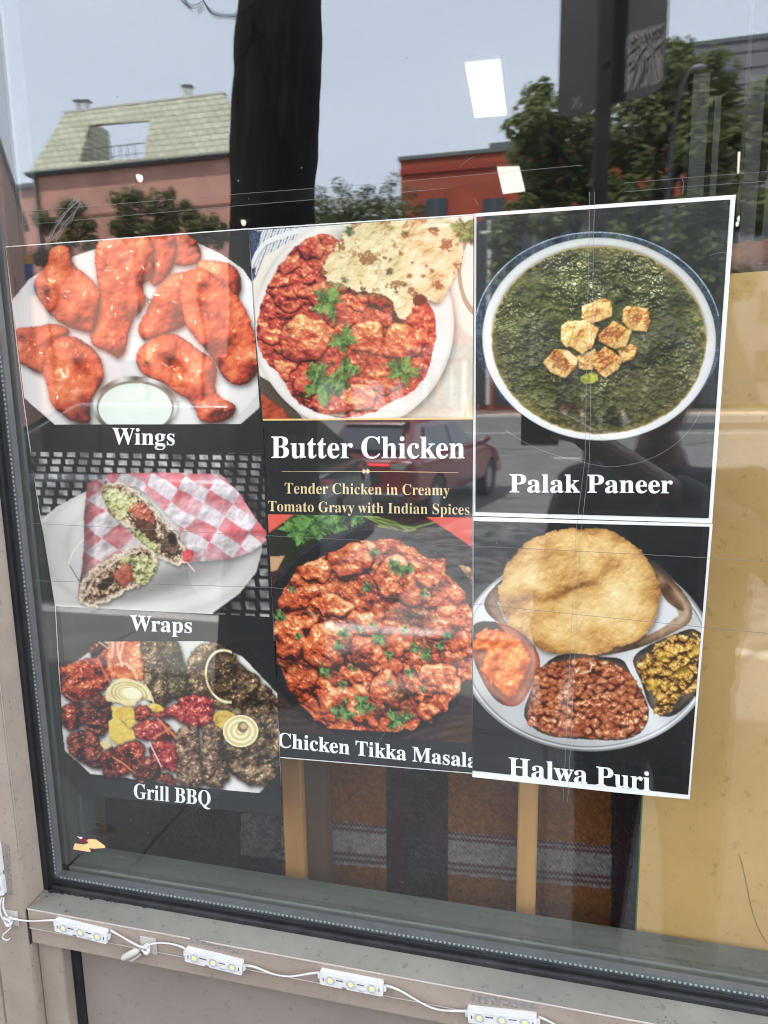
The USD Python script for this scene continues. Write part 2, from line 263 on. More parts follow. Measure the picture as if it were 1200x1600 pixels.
    'u': [167,[5,139,63,139,63,31,67,20,75,16,83,16,92,19,102,30,102,117,97,129,85,131,85,139,144,139,145,23,150,15,161,13,161,6,131,3,102,-4,101,16,87,3,69,-4,48,-4,35,1,27,10,21,28,20,120,17,128,10,131,5,131]],
    'v': [137,[-1,131,-1,139,73,139,73,131,61,130,58,126,58,120,83,57,108,121,107,126,104,129,91,131,91,139,136,139,136,132,128,129,123,124,116,110,71,-5,64,-5,62,-2,11,125,6,130]],
    'w': [194,[-5,131,-4,139,61,139,62,131,58,131,52,128,51,120,75,59,94,104,88,125,84,130,75,132,75,139,144,139,144,131,136,130,132,126,132,120,150,65,173,121,173,125,169,130,159,132,159,139,199,139,199,132,189,127,184,117,138,-1,135,-5,129,-5,128,-3,100,85,64,-2,62,-5,55,-5,7,121,0,130]],
    'y': [134,[-3,-43,-1,-27,4,-21,10,-18,22,-18,28,-21,33,-28,33,-42,36,-44,43,-43,51,-34,57,-23,62,-3,16,114,7,129,-2,131,-2,139,72,139,72,131,59,129,57,122,83,55,106,117,105,128,97,131,91,131,91,139,133,139,134,131,125,128,117,113,71,-16,57,-45,46,-57,38,-61,20,-63,5,-57,0,-51]],
}
# ---------------------------------------------------------------- serif letter outlines (units: 204 = height of a capital)
def text_shape(text, weight=0.0):
    x, out = 0.0, []
    for ch in text:
        if ch == ' ': x += 78; continue
        g = GLYPHS[ch]
        rings = [np.array(r, float).reshape(-1, 2) + (x, 0) for r in g[1:]]
        polys = [Polygon(r) for r in rings]
        A = Polygon()
        for q in polys: A = A.symmetric_difference(q.buffer(0))
        if weight: A = A.buffer(weight, join_style=2)
        out.append(A); x += g[0]
    return unary_union(out), x

def lettering(parent, name, text, bl, br, cap, m, y, weight=6.0, clip=None, lean=0.0, label=None):
    """text along a baseline from bl to br (points measured in the photograph, on the sheet)"""
    A, W = text_shape(text, weight)
    x0 = A.bounds[0]; W = A.bounds[2] - x0
    bl, br = np.array(bl, float), np.array(br, float); e = (br - bl) / W; up = np.array([lean, -1.0]) * cap / CAP
    A = affinity.affine_transform(A, [e[0], up[0], e[1], up[1], bl[0] - x0 * e[0], bl[1] - x0 * e[1]]).buffer(0)
    if clip is not None: A = A.intersection(clip)
    return part(parent, name, extrude_px(A, y, 0), m, smooth=False, label=label)
# ---------------------------------------------------------------- the printed pictures: flat print, its colours worked out per vertex
class Print:
    """A printed picture on a sheet: a fine grid of vertices over the quad (corners TL, TR, BR, BL), painted in layers."""
    def __init__(s, quad, step=1.25, base=(14, 15, 16), org=(0, 0), k=1.0, seed=0):
        q = np.array(quad, float)
        w = max(np.hypot(*(q[1] - q[0])), np.hypot(*(q[2] - q[3]))); h = max(np.hypot(*(q[3] - q[0])), np.hypot(*(q[2] - q[1])))
        m, n = int(w / step) + 1, int(h / step) + 1
        u, v = np.meshgrid(np.linspace(0, 1, m), np.linspace(0, 1, n))
        P = ((1 - u) * (1 - v))[..., None] * q[0] + (u * (1 - v))[..., None] * q[1] + (u * v)[..., None] * q[2] + ((1 - u) * v)[..., None] * q[3]
        s.X, s.Y, s.step = P[..., 0], P[..., 1], step
        s.org, s.k = np.array(org, float), k
        s.shape = (n, m)
        s.c = np.zeros((n, m, 3)) + np.array(base) / 255.0
        s.rng = np.random.default_rng(seed + 7); s.cache = {}
        s.x, s.y = (s.X - org[0]) * k, (s.Y - org[1]) * k       # coordinates in which this picture is drawn
        s.u = k * step                                           # drawing units per grid step

    def g(s, A, px):
        return ndimage.gaussian_filter(A, px / s.u)

    def noise(s, scale, seed=0):
        """zero-mean unit noise with features about scale drawing units across"""
        key = (round(scale, 2), seed)
        if key not in s.cache:
            r = np.random.default_rng(int(1000 + seed * 77 + scale * 10))
            a = ndimage.gaussian_filter(r.standard_normal(s.shape), max(scale / s.u * 0.45, 0.01))
            s.cache[key] = (a - a.mean()) / a.std()
        return s.cache[key]

    def fbm(s, scale, seed=0, octv=4, gain=0.55):
        return sum(gain ** i * s.noise(max(scale / 2 ** i, 1.2), seed + i) for i in range(octv)) / sum(gain ** (2 * i) for i in range(octv)) ** 0.5

    def poly(s, pts, smooth=True, wob=0, wscale=12, soft=0.6, seed=0):
        p = np.array(pts, float)
        if smooth and len(p) > 3:
            pp = np.vstack([p, p[:1]])
            tck, _ = interpolate.splprep([pp[:, 0], pp[:, 1]], s=0, per=True)
            p = np.array(interpolate.splev(np.linspace(0, 1, 14 * len(p)), tck)).T
        x, y = s.x, s.y
        if wob:
            x = x + wob * s.fbm(wscale, seed + 3, 3); y = y + wob * s.fbm(wscale, seed + 11, 3)
        lo, hi = p.min(0) - 3 * wob, p.max(0) + 3 * wob
        near = (x > lo[0]) & (x < hi[0]) & (y > lo[1]) & (y < hi[1])
        M = np.zeros(s.shape)
        G = Polygon(p).buffer(0); shapely.prepare(G)
        M[near] = shapely.contains_xy(G, x[near], y[near])
        return np.clip(ndimage.gaussian_filter(M, soft), 0, 1) if soft else M

    def ell(s, cx, cy, rx, ry, ang=0, soft=0.6):
        a = np.radians(ang); dx, dy = s.x - cx, s.y - cy
        e = np.hypot((dx * np.cos(a) + dy * np.sin(a)) / rx, (-dx * np.sin(a) + dy * np.cos(a)) / ry)
        w = soft * s.u / min(rx, ry)
        return np.clip((1 - e) / (2 * w) + 0.5, 0, 1)

    def erad(s, cx, cy, rx, ry, ang=0):
        a = np.radians(ang); dx, dy = s.x - cx, s.y - cy
        return np.hypot((dx * np.cos(a) + dy * np.sin(a)) / rx, (-dx * np.sin(a) + dy * np.cos(a)) / ry)

    def put(s, M, col):
        c = np.asarray(col, float)
        c = c / 255.0 if c.ndim == 1 else c
        s.c = s.c * (1 - M[..., None]) + c * M[..., None]

    def dark(s, A):
        s.c = s.c * (1 - np.clip(A, 0, 1))[..., None]

    def add(s, A, col=(255, 255, 255)):
        s.c = s.c + A[..., None] * np.array(col) / 255.0

    def shadow(s, M, dx, dy, blur, k):
        a = ndimage.shift(M, (dy / s.u, dx / s.u), order=0)
        s.dark(k * s.g(a, blur) * (1 - M))

    @staticmethod
    def ramp(t, stops):
        st = np.array(stops, float) / 255.0
        x = np.linspace(0, 1, len(st)); t = np.clip(t, 0, 1)
        return np.stack([np.interp(t, x, st[:, i]) for i in range(3)], -1)

    def relief(s, M, H, ramp, L=(-0.35, -0.6, 0.72), mid=0.5, k=0.45, tone=None, ao=0.0, aor=10, spec=0.0, gl=25, sc=(255, 250, 240), grain=0.0, smask=None):
        """paints the mask M as the print of something with the height field H, lit from L"""
        gy, gx = np.gradient(H / s.u)
        n = np.stack([-gx, -gy, np.ones_like(gx)], -1); n /= np.linalg.norm(n, axis=-1, keepdims=True)
        l = np.array(L, float); l /= np.linalg.norm(l)
        d = n @ l
        t = mid + k * (d / l[2] - 1)
        if ao: t = t - ao * np.clip((s.g(H, aor) - H) / aor, -0.6, 1.6)
        if tone is not None: t = t + tone
        col = s.ramp(t, ramp)
        if grain: col = col * (1 + grain * s.noise(1.5, 5))[..., None]
        if spec:
            h = l + np.array([0, 0, 1.0]); h /= np.linalg.norm(h)
            sp = spec * np.clip(n @ h, 0, 1) ** gl
            if smask is not None: sp = sp * smask
            col = col + sp[..., None] * np.array(sc) / 255.0
        s.put(M, np.clip(col, 0, 1))

    def blob(s, pts, ramp, r=40, amp=0.8, bumps=((30, 3.0), (12, 1.2), (5, 0.5)), shadow=(3, 7, 8, 0.55), tone=0.08, tscale=40, wob=2, seed=0, rim=0.0, M=None, edge=0.25, smooth=True, **kw):
        if M is None: M = s.poly(pts, wob=wob, seed=seed, smooth=smooth)
        D = ndimage.distance_transform_edt(M > 0.5) * s.u
        t = np.clip(D / r, 0, 1)
        H = amp * r * np.sqrt(t * (2 - t)) if amp else 0 * D
        H = s.g(H, 2.5)
        for sc_, a in bumps: H = H + a * s.fbm(sc_, seed, 2)
        if shadow: s.shadow(M, *shadow)
        tn = tone * s.fbm(tscale, seed + 5, 3) - edge * np.exp(-D / (0.18 * r + 1))
        s.relief(M, H, ramp, tone=tn, **kw)
        return M

    def leaf(s, cx, cy, r, ang=0, dark=(38, 62, 30), light=(108, 142, 74), lobes=5, seed=0, shadow=True):
        a = np.radians(ang); dx, dy = s.x - cx, s.y - cy
        th = np.arctan2(dy, dx) - a; rr = np.hypot(dx, dy) / r
        th = np.arctan2(np.sin(th), np.cos(th))
        edge = 0.70 + 0.17 * np.cos(lobes * th + seed) + 0.09 * np.cos(13 * th + seed * 2.1) + 0.06 * np.cos(23 * th) + 0.05 * s.noise(6, seed)
        edge = edge * (1 - 0.65 * np.exp(-((np.abs(th) - np.pi) / 0.5) ** 2))
        M = s.g((rr < edge).astype(float), 0.6 * s.u)
        if shadow: s.shadow(M, 3, 5, 5, 0.5)
        vein = np.exp(-(((th * lobes / (2 * np.pi) + 0.5 + seed * lobes / 6.3) % 1 - 0.5) / 0.07) ** 2) * (rr < 0.7)
        t = 0.5 + 0.3 * np.sin(2 * th + seed) + 0.16 * s.fbm(10, seed, 3) + 0.2 * (rr - 0.4)
        col = s.ramp(t, [dark, ((np.array(dark) + light) / 2), light, np.minimum(np.array(light) * 1.18, 255)])
        col = col * (1 - 0.22 * vein)[..., None]
        s.put(M, col)

    def line(s, pts, w, col, a=1.0):
        g = LineString(pts)
        lo = np.min(pts, 0) - w * 2 - 2; hi = np.max(pts, 0) + w * 2 + 2
        near = (s.x > lo[0]) & (s.x < hi[0]) & (s.y > lo[1]) & (s.y < hi[1])
        M = np.zeros(s.shape)
        M[near] = np.clip((w / 2 - shapely.distance(g, shapely.points(s.x[near], s.y[near]))) / s.u + 0.5, 0, 1)
        s.put(M * a, col)
        return M

    def linear(s):
        c = np.clip(s.c, 0, 1)
        return np.where(c < 0.04045, c / 12.92, ((c + 0.055) / 1.055) ** 2.4)


def heap(s, M, chunks, ramp, base_bumps=((40, 5), (16, 2.5), (7, 1.2)), seed=0, irr=0.16, **kw):
    """many lumps lying over each other: the highest one shows"""
    H = np.zeros(s.shape) - 2
    T = np.zeros(s.shape)
    for (cx, cy, rx, ry, ang, h, tn) in chunks:
        a = np.radians(ang); dx, dy = s.x - cx, s.y - cy
        near = (np.abs(dx) < max(rx, ry) * 1.4) & (np.abs(dy) < max(rx, ry) * 1.4)
        if not near.any(): continue
        e2 = ((dx * np.cos(a) + dy * np.sin(a)) / rx) ** 2 + ((-dx * np.sin(a) + dy * np.cos(a)) / ry) ** 2
        e2 = e2 + irr * s.fbm(min(rx, ry) * 0.9, seed + int(cx) % 3, 2)
        z = h * np.sqrt(np.clip(1 - e2, 0, 1)) - (e2 > 1) * 1e3
        up = z > H
        H = np.where(up, z, H); T = np.where(up, tn, T)
    H = s.g(np.maximum(H, -2), 1.6)
    for sc_, a in base_bumps: H = H + a * s.fbm(sc_, seed, 2)
    tone = kw.pop("tone", 0)
    s.relief(M, H, ramp, tone=s.g(T, 2) + tone, **kw)
    return H


def C(org, k):
    return dict(org=org, k=k)


def paint_wings():
    s = Print([(9, 386.4), (388.5, 358.8), (407, 662.5), (43, 663.5)], base=(26, 28, 27), org=(0, 340), k=2.857, seed=1)
    plate = s.poly([(40, 385), (130, 275), (230, 210), (330, 172), (440, 135), (600, 95), (880, 112), (985, 160), (1085, 230), (1140, 310), (1180, 400), (1180, 830), (1075, 922), (1060, 940), (250, 940), (238, 918), (95, 795), (60, 640)], smooth=False)
    s.put(plate, s.ramp(0.55 + 0.1 * s.noise(220, 1) - 0.25 * (s.erad(600, 560, 720, 560) > 0.86), [(190, 186, 180), (222, 219, 214), (240, 238, 236)]))
    r = [(70, 22, 12), (132, 42, 26), (186, 72, 44), (208, 96, 58), (222, 124, 78), (236, 166, 122)]
    kw = dict(r=105, amp=0.55, bumps=((90, 7), (36, 2.3), (13, 0.55), (6, 0.26)), spec=0.34, gl=36, tone=0.17, tscale=80, mid=0.56, k=0.50, ao=0.22, aor=18, wob=1.3, edge=0.22)
    sm = np.clip(s.fbm(16, 4, 3) - 0.35, 0, 1.4)
    kw["smask"] = sm
    for i, p in enumerate([
        [(765, 70), (860, 88), (898, 150), (890, 195), (850, 215), (780, 205), (740, 150)],
        [(660, 75), (775, 75), (778, 200), (745, 270), (690, 305), (660, 220)],
        [(880, 205), (960, 193), (1050, 225), (1078, 290), (1065, 350), (980, 330), (900, 260)],
        [(70, 500), (150, 490), (230, 475), (310, 510), (270, 570), (230, 640), (185, 697), (130, 672), (70, 640)],
        [(620, 520), (640, 440), (700, 325), (780, 250), (860, 250), (870, 400), (825, 480), (720, 530), (650, 548)],
        [(815, 265), (880, 225), (960, 262), (1050, 340), (1110, 440), (1140, 540), (1155, 660), (1130, 722), (1050, 747), (1000, 712), (955, 640), (890, 560), (838, 490), (812, 400)],
        [(440, 110), (540, 90), (670, 90), (690, 200), (680, 270), (640, 300), (652, 370), (610, 440), (575, 520), (560, 590), (530, 627), (480, 600), (420, 572), (403, 530), (430, 430), (440, 330), (428, 220)],
        [(228, 140), (270, 125), (312, 137), (320, 190), (350, 230), (400, 270), (435, 310), (442, 420), (410, 512), (350, 505), (270, 470), (210, 415), (165, 350), (153, 290), (175, 250), (210, 200)],
        [(193, 640), (230, 560), (300, 528), (380, 558), (430, 600), (457, 660), (460, 730), (420, 790), (402, 860), (400, 912), (330, 910), (270, 872), (235, 842), (213, 760), (193, 700)],
        [(618, 590), (660, 555), (760, 518), (830, 548), (900, 600), (960, 650), (967, 720), (962, 770), (1000, 810), (1052, 850), (1030, 892), (960, 917), (890, 900), (858, 830), (800, 790), (720, 737), (660, 712), (617, 670)],
    ]):
        s.blob(p, r, seed=i, shadow=(5, 10, 11, 0.62), **kw)
    for cx, cy, rr in ((205, 325, 22), (345, 630, 26), (655, 655, 16), (95, 535, 20), (1000, 870, 40), (1135, 640, 22), (660, 375, 20)):   # scorched spots
        s.dark(0.55 * np.exp(-(s.erad(cx, cy, rr, rr * 0.8)) ** 2) * (0.6 + 0.4 * s.noise(8, 2)))
    s.dark(0.35 * np.exp(-(s.erad(360, 870, 60, 60)) ** 2))
    for (cx, cy, l, a) in ((500, 400, 26, 100), (515, 435, 14, 80), (570, 230, 20, 40), (585, 150, 18, 10), (215, 360, 20, 30), (540, 290, 16, 20), (740, 660, 30, 35), (255, 800, 16, 100), (870, 470, 18, 110), (700, 345, 22, 5), (640, 225, 16, 60), (180, 605, 14, 0), (780, 378, 16, 20), (300, 330, 14, 0), (290, 350, 10, 30)):
        a = np.radians(a); e = s.erad(cx, cy, l * 0.6, 3.4, np.degrees(a))
        s.add(0.75 * np.clip(1.3 - e + 0.3 * s.noise(5, 3), 0, 1) * (e < 1.5))
    e = s.erad(604, 842, 188, 134)
    s.shadow((e < 1).astype(float), 4, 8, 10, 0.4)
    s.put(np.clip((1 - e) * 90 + 0.5, 0, 1), s.ramp(0.5 + 0.5 * np.sin(6 * np.arctan2(s.y - 842, s.x - 604) + 1.2), [(96, 90, 80), (150, 148, 140), (205, 205, 200)]))
    e2 = s.erad(604, 846, 172, 119)
    s.put(np.clip((1 - e2) * 90 + 0.5, 0, 1), (128, 124, 112))
    e3 = s.erad(604, 850, 164, 111)
    s.put(np.clip((1 - e3) * 60 + 0.5, 0, 1), s.ramp(0.6 + 0.05 * s.noise(60, 4) + 0.3 * (s.y - 850) / 111 * 0.4 - 0.5 * np.clip(e3 - 0.9, 0, 1), [(188, 196, 184), (216, 226, 214), (232, 238, 228)]))
    return s


def paint_butter():
    s = Print([(389.5, 360.5), (740, 336.6), (738.5, 654), (410.5, 656.2)], base=(214, 204, 188), org=(380, 320), k=3.158, seed=2)
    s.put(np.ones(s.shape), s.ramp(0.5 + 0.14 * s.noise(160, 2) + 0.04 * s.noise(12, 3) - 0.25 * (s.y > 900) * 0.4, [(196, 184, 165), (222, 213, 198), (235, 228, 216)]))
    cloth = s.poly([(0, 100), (330, 90), (250, 170), (110, 250), (60, 360), (20, 400)], smooth=False)
    st = (((s.x * 0.93 + s.y * 0.36) / 26) % 1)
    s.put(cloth, np.where(((st < 0.16) | ((st > 0.55) & (st < 0.62)))[..., None] | (s.x < 60)[..., None], s.ramp(0.5 + 0.3 * s.noise(5, 1), [(30, 40, 66), (50, 64, 94), (84, 98, 124)]), np.array([212, 212, 210]) / 255.0))
    s.put(s.poly([(20, 130), (90, 130), (80, 190), (50, 260), (20, 330)], smooth=False), s.ramp(0.5 + 0.3 * s.noise(5, 1), [(28, 38, 62), (48, 60, 88), (80, 92, 116)]))
    s.line([(45, 300), (70, 240), (110, 190), (160, 165), (230, 140), (320, 118)], 26, (222, 222, 220)); s.line([(50, 305), (76, 248), (116, 200), (170, 178)], 5, (150, 150, 152))
    s.put(s.poly([(60, 830), (140, 880), (300, 1060), (80, 1070)], smooth=False), (72, 62, 50))
    s.blob([(70, 930), (150, 970), (225, 1040), (240, 1080), (70, 1080)], [(90, 30, 15), (170, 70, 40), (205, 110, 70)], r=30, shadow=None)
    e = s.erad(1185, 330, 190, 350)
    s.put(np.clip((1 - e) * 60 + 0.5, 0, 1), s.ramp(0.6 - 0.5 * (np.abs(e - 0.62) < 0.05) - 0.2 * (e > 0.96), [(150, 130, 100), (206, 200, 182), (232, 228, 214), (240, 238, 228)]))
    s.line([(1085, 960), (1100, 1000), (1090, 1055)], 8, (222, 190, 110), 0.8); s.line([(1128, 940), (1120, 1050)], 8, (222, 190, 110), 0.8)
    e = s.erad(545, 588, 494, 520)
    pl = np.clip((1 - e) * 80 + 0.5, 0, 1)
    s.shadow(pl, 12, 14, 16, 0.4)
    s.put(pl, s.ramp(0.62 + 0.1 * s.noise(140, 3) - 0.25 * np.exp(-((e - 0.99) / 0.02) ** 2) - 0.30 * np.exp(-((e - 0.86) / 0.05) ** 2) * (s.x < 500), [(170, 160, 145), (208, 202, 192), (226, 222, 214), (236, 234, 228)]))
    M = s.poly([(310, 168), (450, 160), (520, 250), (700, 330), (910, 470), (952, 620), (932, 740), (890, 865), (760, 962), (640, 1022), (500, 1052), (390, 1032), (262, 965), (180, 842), (86, 740), (66, 620), (88, 500), (160, 330), (225, 240)], wob=2.5, wscale=24)
    rng = s.rng
    ch = [(340, 210, 70, 60, 20, 40, .02), (180, 370, 60, 40, -20, 22, .05), (210, 470, 70, 50, 30, 30, 0), (310, 640, 120, 120, 40, 55, .14), (560, 480, 60, 45, 0, 26, .1), (680, 480, 65, 45, 20, 30, -.02), (600, 660, 85, 90, 10, 45, .16), (770, 660, 110, 85, -15, 40, .12), (130, 640, 70, 50, 10, 30, .12), (210, 810, 70, 55, 40, 30, .06), (310, 900, 60, 60, 0, 28, 0), (480, 960, 150, 75, -10, 36, .1), (680, 880, 90, 60, 0, 24, .02), (760, 510, 60, 40, 20, 24, -.05), (860, 580, 60, 50, 0, 20, -.02), (400, 430, 110, 60, -20, 34, .05), (220, 290, 70, 45, -40, 26, .05), (880, 660, 40, 55, 0, 18, .06)]
    ch += [(rng.uniform(80, 940), rng.uniform(180, 1040), rng.uniform(22, 50), rng.uniform(18, 40), rng.uniform(0, 180), rng.uniform(6, 15), rng.uniform(-.08, .08)) for _ in range(46)]
    r = [(52, 14, 10), (104, 30, 24), (156, 52, 42), (186, 74, 56), (204, 104, 74), (216, 146, 90), (234, 194, 140)]
    sm = np.clip(s.fbm(12, 4, 3) - 0.1, 0, 1.5)
    heap(s, M, ch, r, base_bumps=((60, 6), (24, 2.6), (10, 0.9), (5, 0.35)), irr=.34, mid=0.52, k=0.38, ao=0.36, aor=12, spec=0.30, gl=26, smask=sm, tone=0.05 * s.noise(70, 6) - 0.1 * np.exp(-(s.erad(545, 600, 440, 450) - 1.02) ** 2 / 0.002), L=(0.15, -0.75, 0.66))
    s.dark(0.35 * np.exp(-s.erad(430, 560, 120, 16, 25) ** 2)); s.dark(0.4 * np.exp(-s.erad(330, 770, 120, 12, 10) ** 2)); s.dark(0.45 * np.exp(-s.erad(180, 725, 50, 10, -5) ** 2)); s.dark(0.35 * np.exp(-s.erad(215, 600, 12, 60, -20) ** 2))
    naan = s.poly([(392, 345), (440, 230), (520, 108), (600, 60), (900, 30), (1000, 68), (1055, 110), (1082, 210), (1062, 310), (1012, 420), (962, 477), (920, 470), (880, 442), (845, 470), (822, 550), (772, 562), (740, 500), (700, 450), (620, 432), (560, 430), (490, 390), (430, 382)], wob=4, wscale=14)
    s.shadow(naan, -6, 16, 12, 0.55)
    fb = s.fbm(30, 21, 4)
    H = 6 * s.fbm(80, 20, 2) + 2.0 * s.fbm(18, 22, 3) + 0.10 * ndimage.distance_transform_edt(naan > .5) * s.u * 0
    s.relief(naan, H, [(150, 110, 66), (196, 168, 118), (216, 198, 152), (228, 214, 176), (238, 228, 200)], mid=0.62, k=0.55, tone=0.12 * s.fbm(70, 23, 3), L=(-.3, -.6, .74))
    spots = np.clip(s.fbm(40, 31, 3) - 1.25, 0, 1.2) * (0.6 + 0.3 * s.noise(6, 9))
    s.put(naan * np.clip(spots, 0, 0.6), (138, 84, 44))
    for cx, cy, rx, ry in ((620, 265, 55, 34), (1000, 195, 30, 30), (940, 125, 26, 16), (960, 400, 28, 22), (800, 145, 24, 18), (700, 260, 14, 10), (780, 240, 16, 12), (930, 325, 12, 10), (890, 350, 12, 9), (750, 395, 40, 22), (815, 350, 14, 20), (400, 330, 12, 20), (480, 200, 20, 46), (1050, 300, 12, 16), (840, 430, 30, 20), (725, 330, 18, 16), (590, 415, 14, 10)):
        s.put(naan * 0.8 * np.clip(1.25 - s.erad(cx, cy, rx, ry) ** 2 + 0.5 * s.noise(9, 6), 0, 1), (122, 72, 38))
    for cx, cy, rr in ((525, 128, 30), (715, 332, 18), (500, 370, 20), (795, 390, 14), (800, 140, 10), (905, 300, 8), (430, 382, 10), (725, 270, 9), (835, 285, 8), (755, 430, 10), (585, 415, 8)):
        s.leaf(cx, cy, rr, cx, dark=(40, 52, 30), light=(84, 98, 56), seed=cx % 5)
    for cx, cy, rr, a in ((425, 480, 100, 200), (488, 660, 82, 60), (400, 890, 118, 100), (365, 830, 70, 250), (480, 865, 62, 10), (785, 825, 98, -60), (500, 800, 60, 30), (550, 815, 34, 0), (1090, 110, 75, 90), (1120, 150, 60, 140)):
        s.leaf(cx, cy, rr, a, seed=(cx % 7) * 0.9)
    s.put(s.poly([(840, 460), (880, 445), (905, 470), (890, 490), (850, 495)], wob=2), (60, 24, 16)); s.put(s.poly([(740, 520), (765, 560), (795, 585), (760, 585), (735, 560)], wob=2), (52, 24, 18))
    s.line([(385, 610), (440, 655)], 4, (150, 150, 90)); s.line([(680, 850), (740, 840)], 4, (60, 80, 40))
    return s


def paint_palak():
    s = Print([(744.6, 338.5), (1141, 312), (1107, 809), (743, 799.5)], base=(10, 11, 11), org=(730, 290), k=2.553, seed=3)
    e = s.erad(520, 592, 494, 408, 2)
    s.put(np.clip((1 - e) * 120 + 0.5, 0, 1), s.ramp(0.5 + 0.25 * s.noise(5, 2) + 0.2 * s.noise(40, 1), [(16, 24, 38), (34, 46, 62), (70, 84, 100)]))
    s.add(0.5 * np.exp(-((e - 0.995) / 0.006) ** 2) * (s.y < 520))
    e = s.erad(526, 612, 466, 404, 3)
    th = np.arctan2(s.y - 612, s.x - 526)
    s.put(np.clip((1 - e) * 130 + 0.5, 0, 1), s.ramp(0.62 + 0.20 * np.sin(th - 0.6) - 0.45 * np.exp(-((e - 0.915) / 0.02) ** 2) * (s.y < 600) - 0.2 * np.exp(-((e - 1.0) / 0.02) ** 2), [(150, 142, 130), (196, 194, 188), (222, 222, 222), (236, 238, 240)]))
    e = s.erad(526, 617, 424, 371, 3) + 0.0035 * s.fbm(24, 3, 2)
    M = np.clip((1 - e) * 60 + 0.5, 0, 1)
    s.put(np.clip((1.012 - e) * 90 + 0.5, 0, 1), (172, 150, 84))
    # chopped spinach: folded, wet, lit from above
    w = s.fbm(60, 9, 2)
    def stretch(A):
        return ndimage.gaussian_filter(A, (0.0, 1.1))
    fold = stretch(np.abs(s.fbm(22, 4, 3))); fold = fold / fold.std()
    fine = stretch(s.fbm(8, 6, 2)); fine = fine / fine.std()
    H = 8 * s.fbm(60, 1, 2) + 3.4 * fold + 1.9 * fine + 0.5 * s.noise(5, 8)
    smask = np.clip(0.55 + 0.5 * s.fbm(60, 12, 2) + 0.9 * (420 - s.y) / 500 * (np.abs(s.x - 430) < 400), 0.05, 1.8) * np.clip(0.9 - 0.0 * e, 0, 1)
    s.relief(M, H, [(16, 17, 9), (34, 36, 18), (58, 59, 31), (80, 80, 46), (112, 110, 72), (168, 164, 126)], mid=0.50, k=0.40, tone=0.09 * s.fbm(70, 15, 3), ao=0.22, aor=10, spec=0.55, gl=28, sc=(250, 250, 225), smask=smask, L=(-0.1, -0.62, 0.72))
    s.put(M * np.clip((e - 0.90) * 6, 0, 0.5) * np.clip(0.5 + 0.6 * s.fbm(14, 2), 0, 1), (150, 132, 60))
    s.put(M * 0.5 * np.exp(-s.erad(190, 850, 75, 50, 40) ** 2) * np.clip(.6 + .4 * s.fbm(12, 5), 0, 1), (190, 180, 130))
    gold = [(96, 42, 14), (158, 88, 36), (204, 142, 70), (226, 184, 108), (240, 216, 158)]
    cubes = [([(440, 680), (510, 650), (522, 690), (500, 737), (445, 732)], 0.05, 2), ([(600, 655), (655, 630), (682, 650), (662, 690), (620, 707)], -0.05, 1), ([(450, 775), (520, 750), (523, 775), (470, 792)], 0.1, 3),
             ([(458, 480), (545, 448), (576, 462), (578, 520), (492, 553), (457, 532)], 0.04, 0), ([(622, 495), (640, 479), (722, 490), (730, 540), (716, 582), (650, 576), (618, 540)], -0.06, 1),
             ([(373, 560), (400, 540), (455, 538), (435, 640), (395, 645), (373, 620)], 0.14, 2), ([(408, 640), (440, 540), (470, 534), (526, 570), (502, 640), (460, 672)], 0.06, 3),
             ([(523, 595), (585, 538), (657, 580), (632, 640), (590, 652), (523, 620)], -0.12, 4), ([(303, 705), (350, 650), (400, 655), (442, 690), (437, 720), (390, 769), (330, 742)], -0.2, 5), ([(500, 690), (550, 640), (622, 690), (602, 732), (550, 767), (508, 732)], -0.16, 6)]
    for p, tn, sd in cubes:
        m = s.blob(p, gold, r=10, amp=0.5, bumps=((18, 1.6), (7, 0.9)), seed=sd, shadow=(4, 8, 8, 0.75), mid=0.66 + tn, k=0.5, tone=0.13, tscale=24, wob=0.5, edge=0.12, spec=0.15, gl=20, smooth=False)
        c = np.mean(p, 0)
        side = m * np.clip(((s.y - c[1]) * 0.8 - (s.x - c[0]) * (0.5 if sd % 2 else -0.6) - 10) / 6, 0, 1)
        s.put(side * 0.7, s.ramp(0.6 + 0.25 * s.fbm(10, sd + 3), [(170, 120, 60), (220, 184, 112), (236, 214, 156)]))
    for cx, cy, rx, ry in ((370, 700, 42, 34), (555, 690, 40, 30), (590, 590, 36, 26), (670, 530, 30, 24), (470, 715, 16, 12), (450, 590, 10, 20)):
        s.put(0.7 * np.clip(1.2 - s.erad(cx, cy, rx, ry, 25) ** 2 + 0.6 * s.fbm(9, 7), 0, 1) * 0.8, (128, 58, 22))
    s.put(s.poly([(378, 668), (400, 655), (440, 690), (436, 715), (415, 712)], smooth=False) * .9, (236, 220, 170))
    s.put(s.poly([(450, 775), (515, 752), (518, 772), (470, 788)]), s.ramp(0.5 + 0.3 * s.noise(12, 2), [(120, 130, 40), (176, 176, 70), (206, 200, 110)]))
    return s


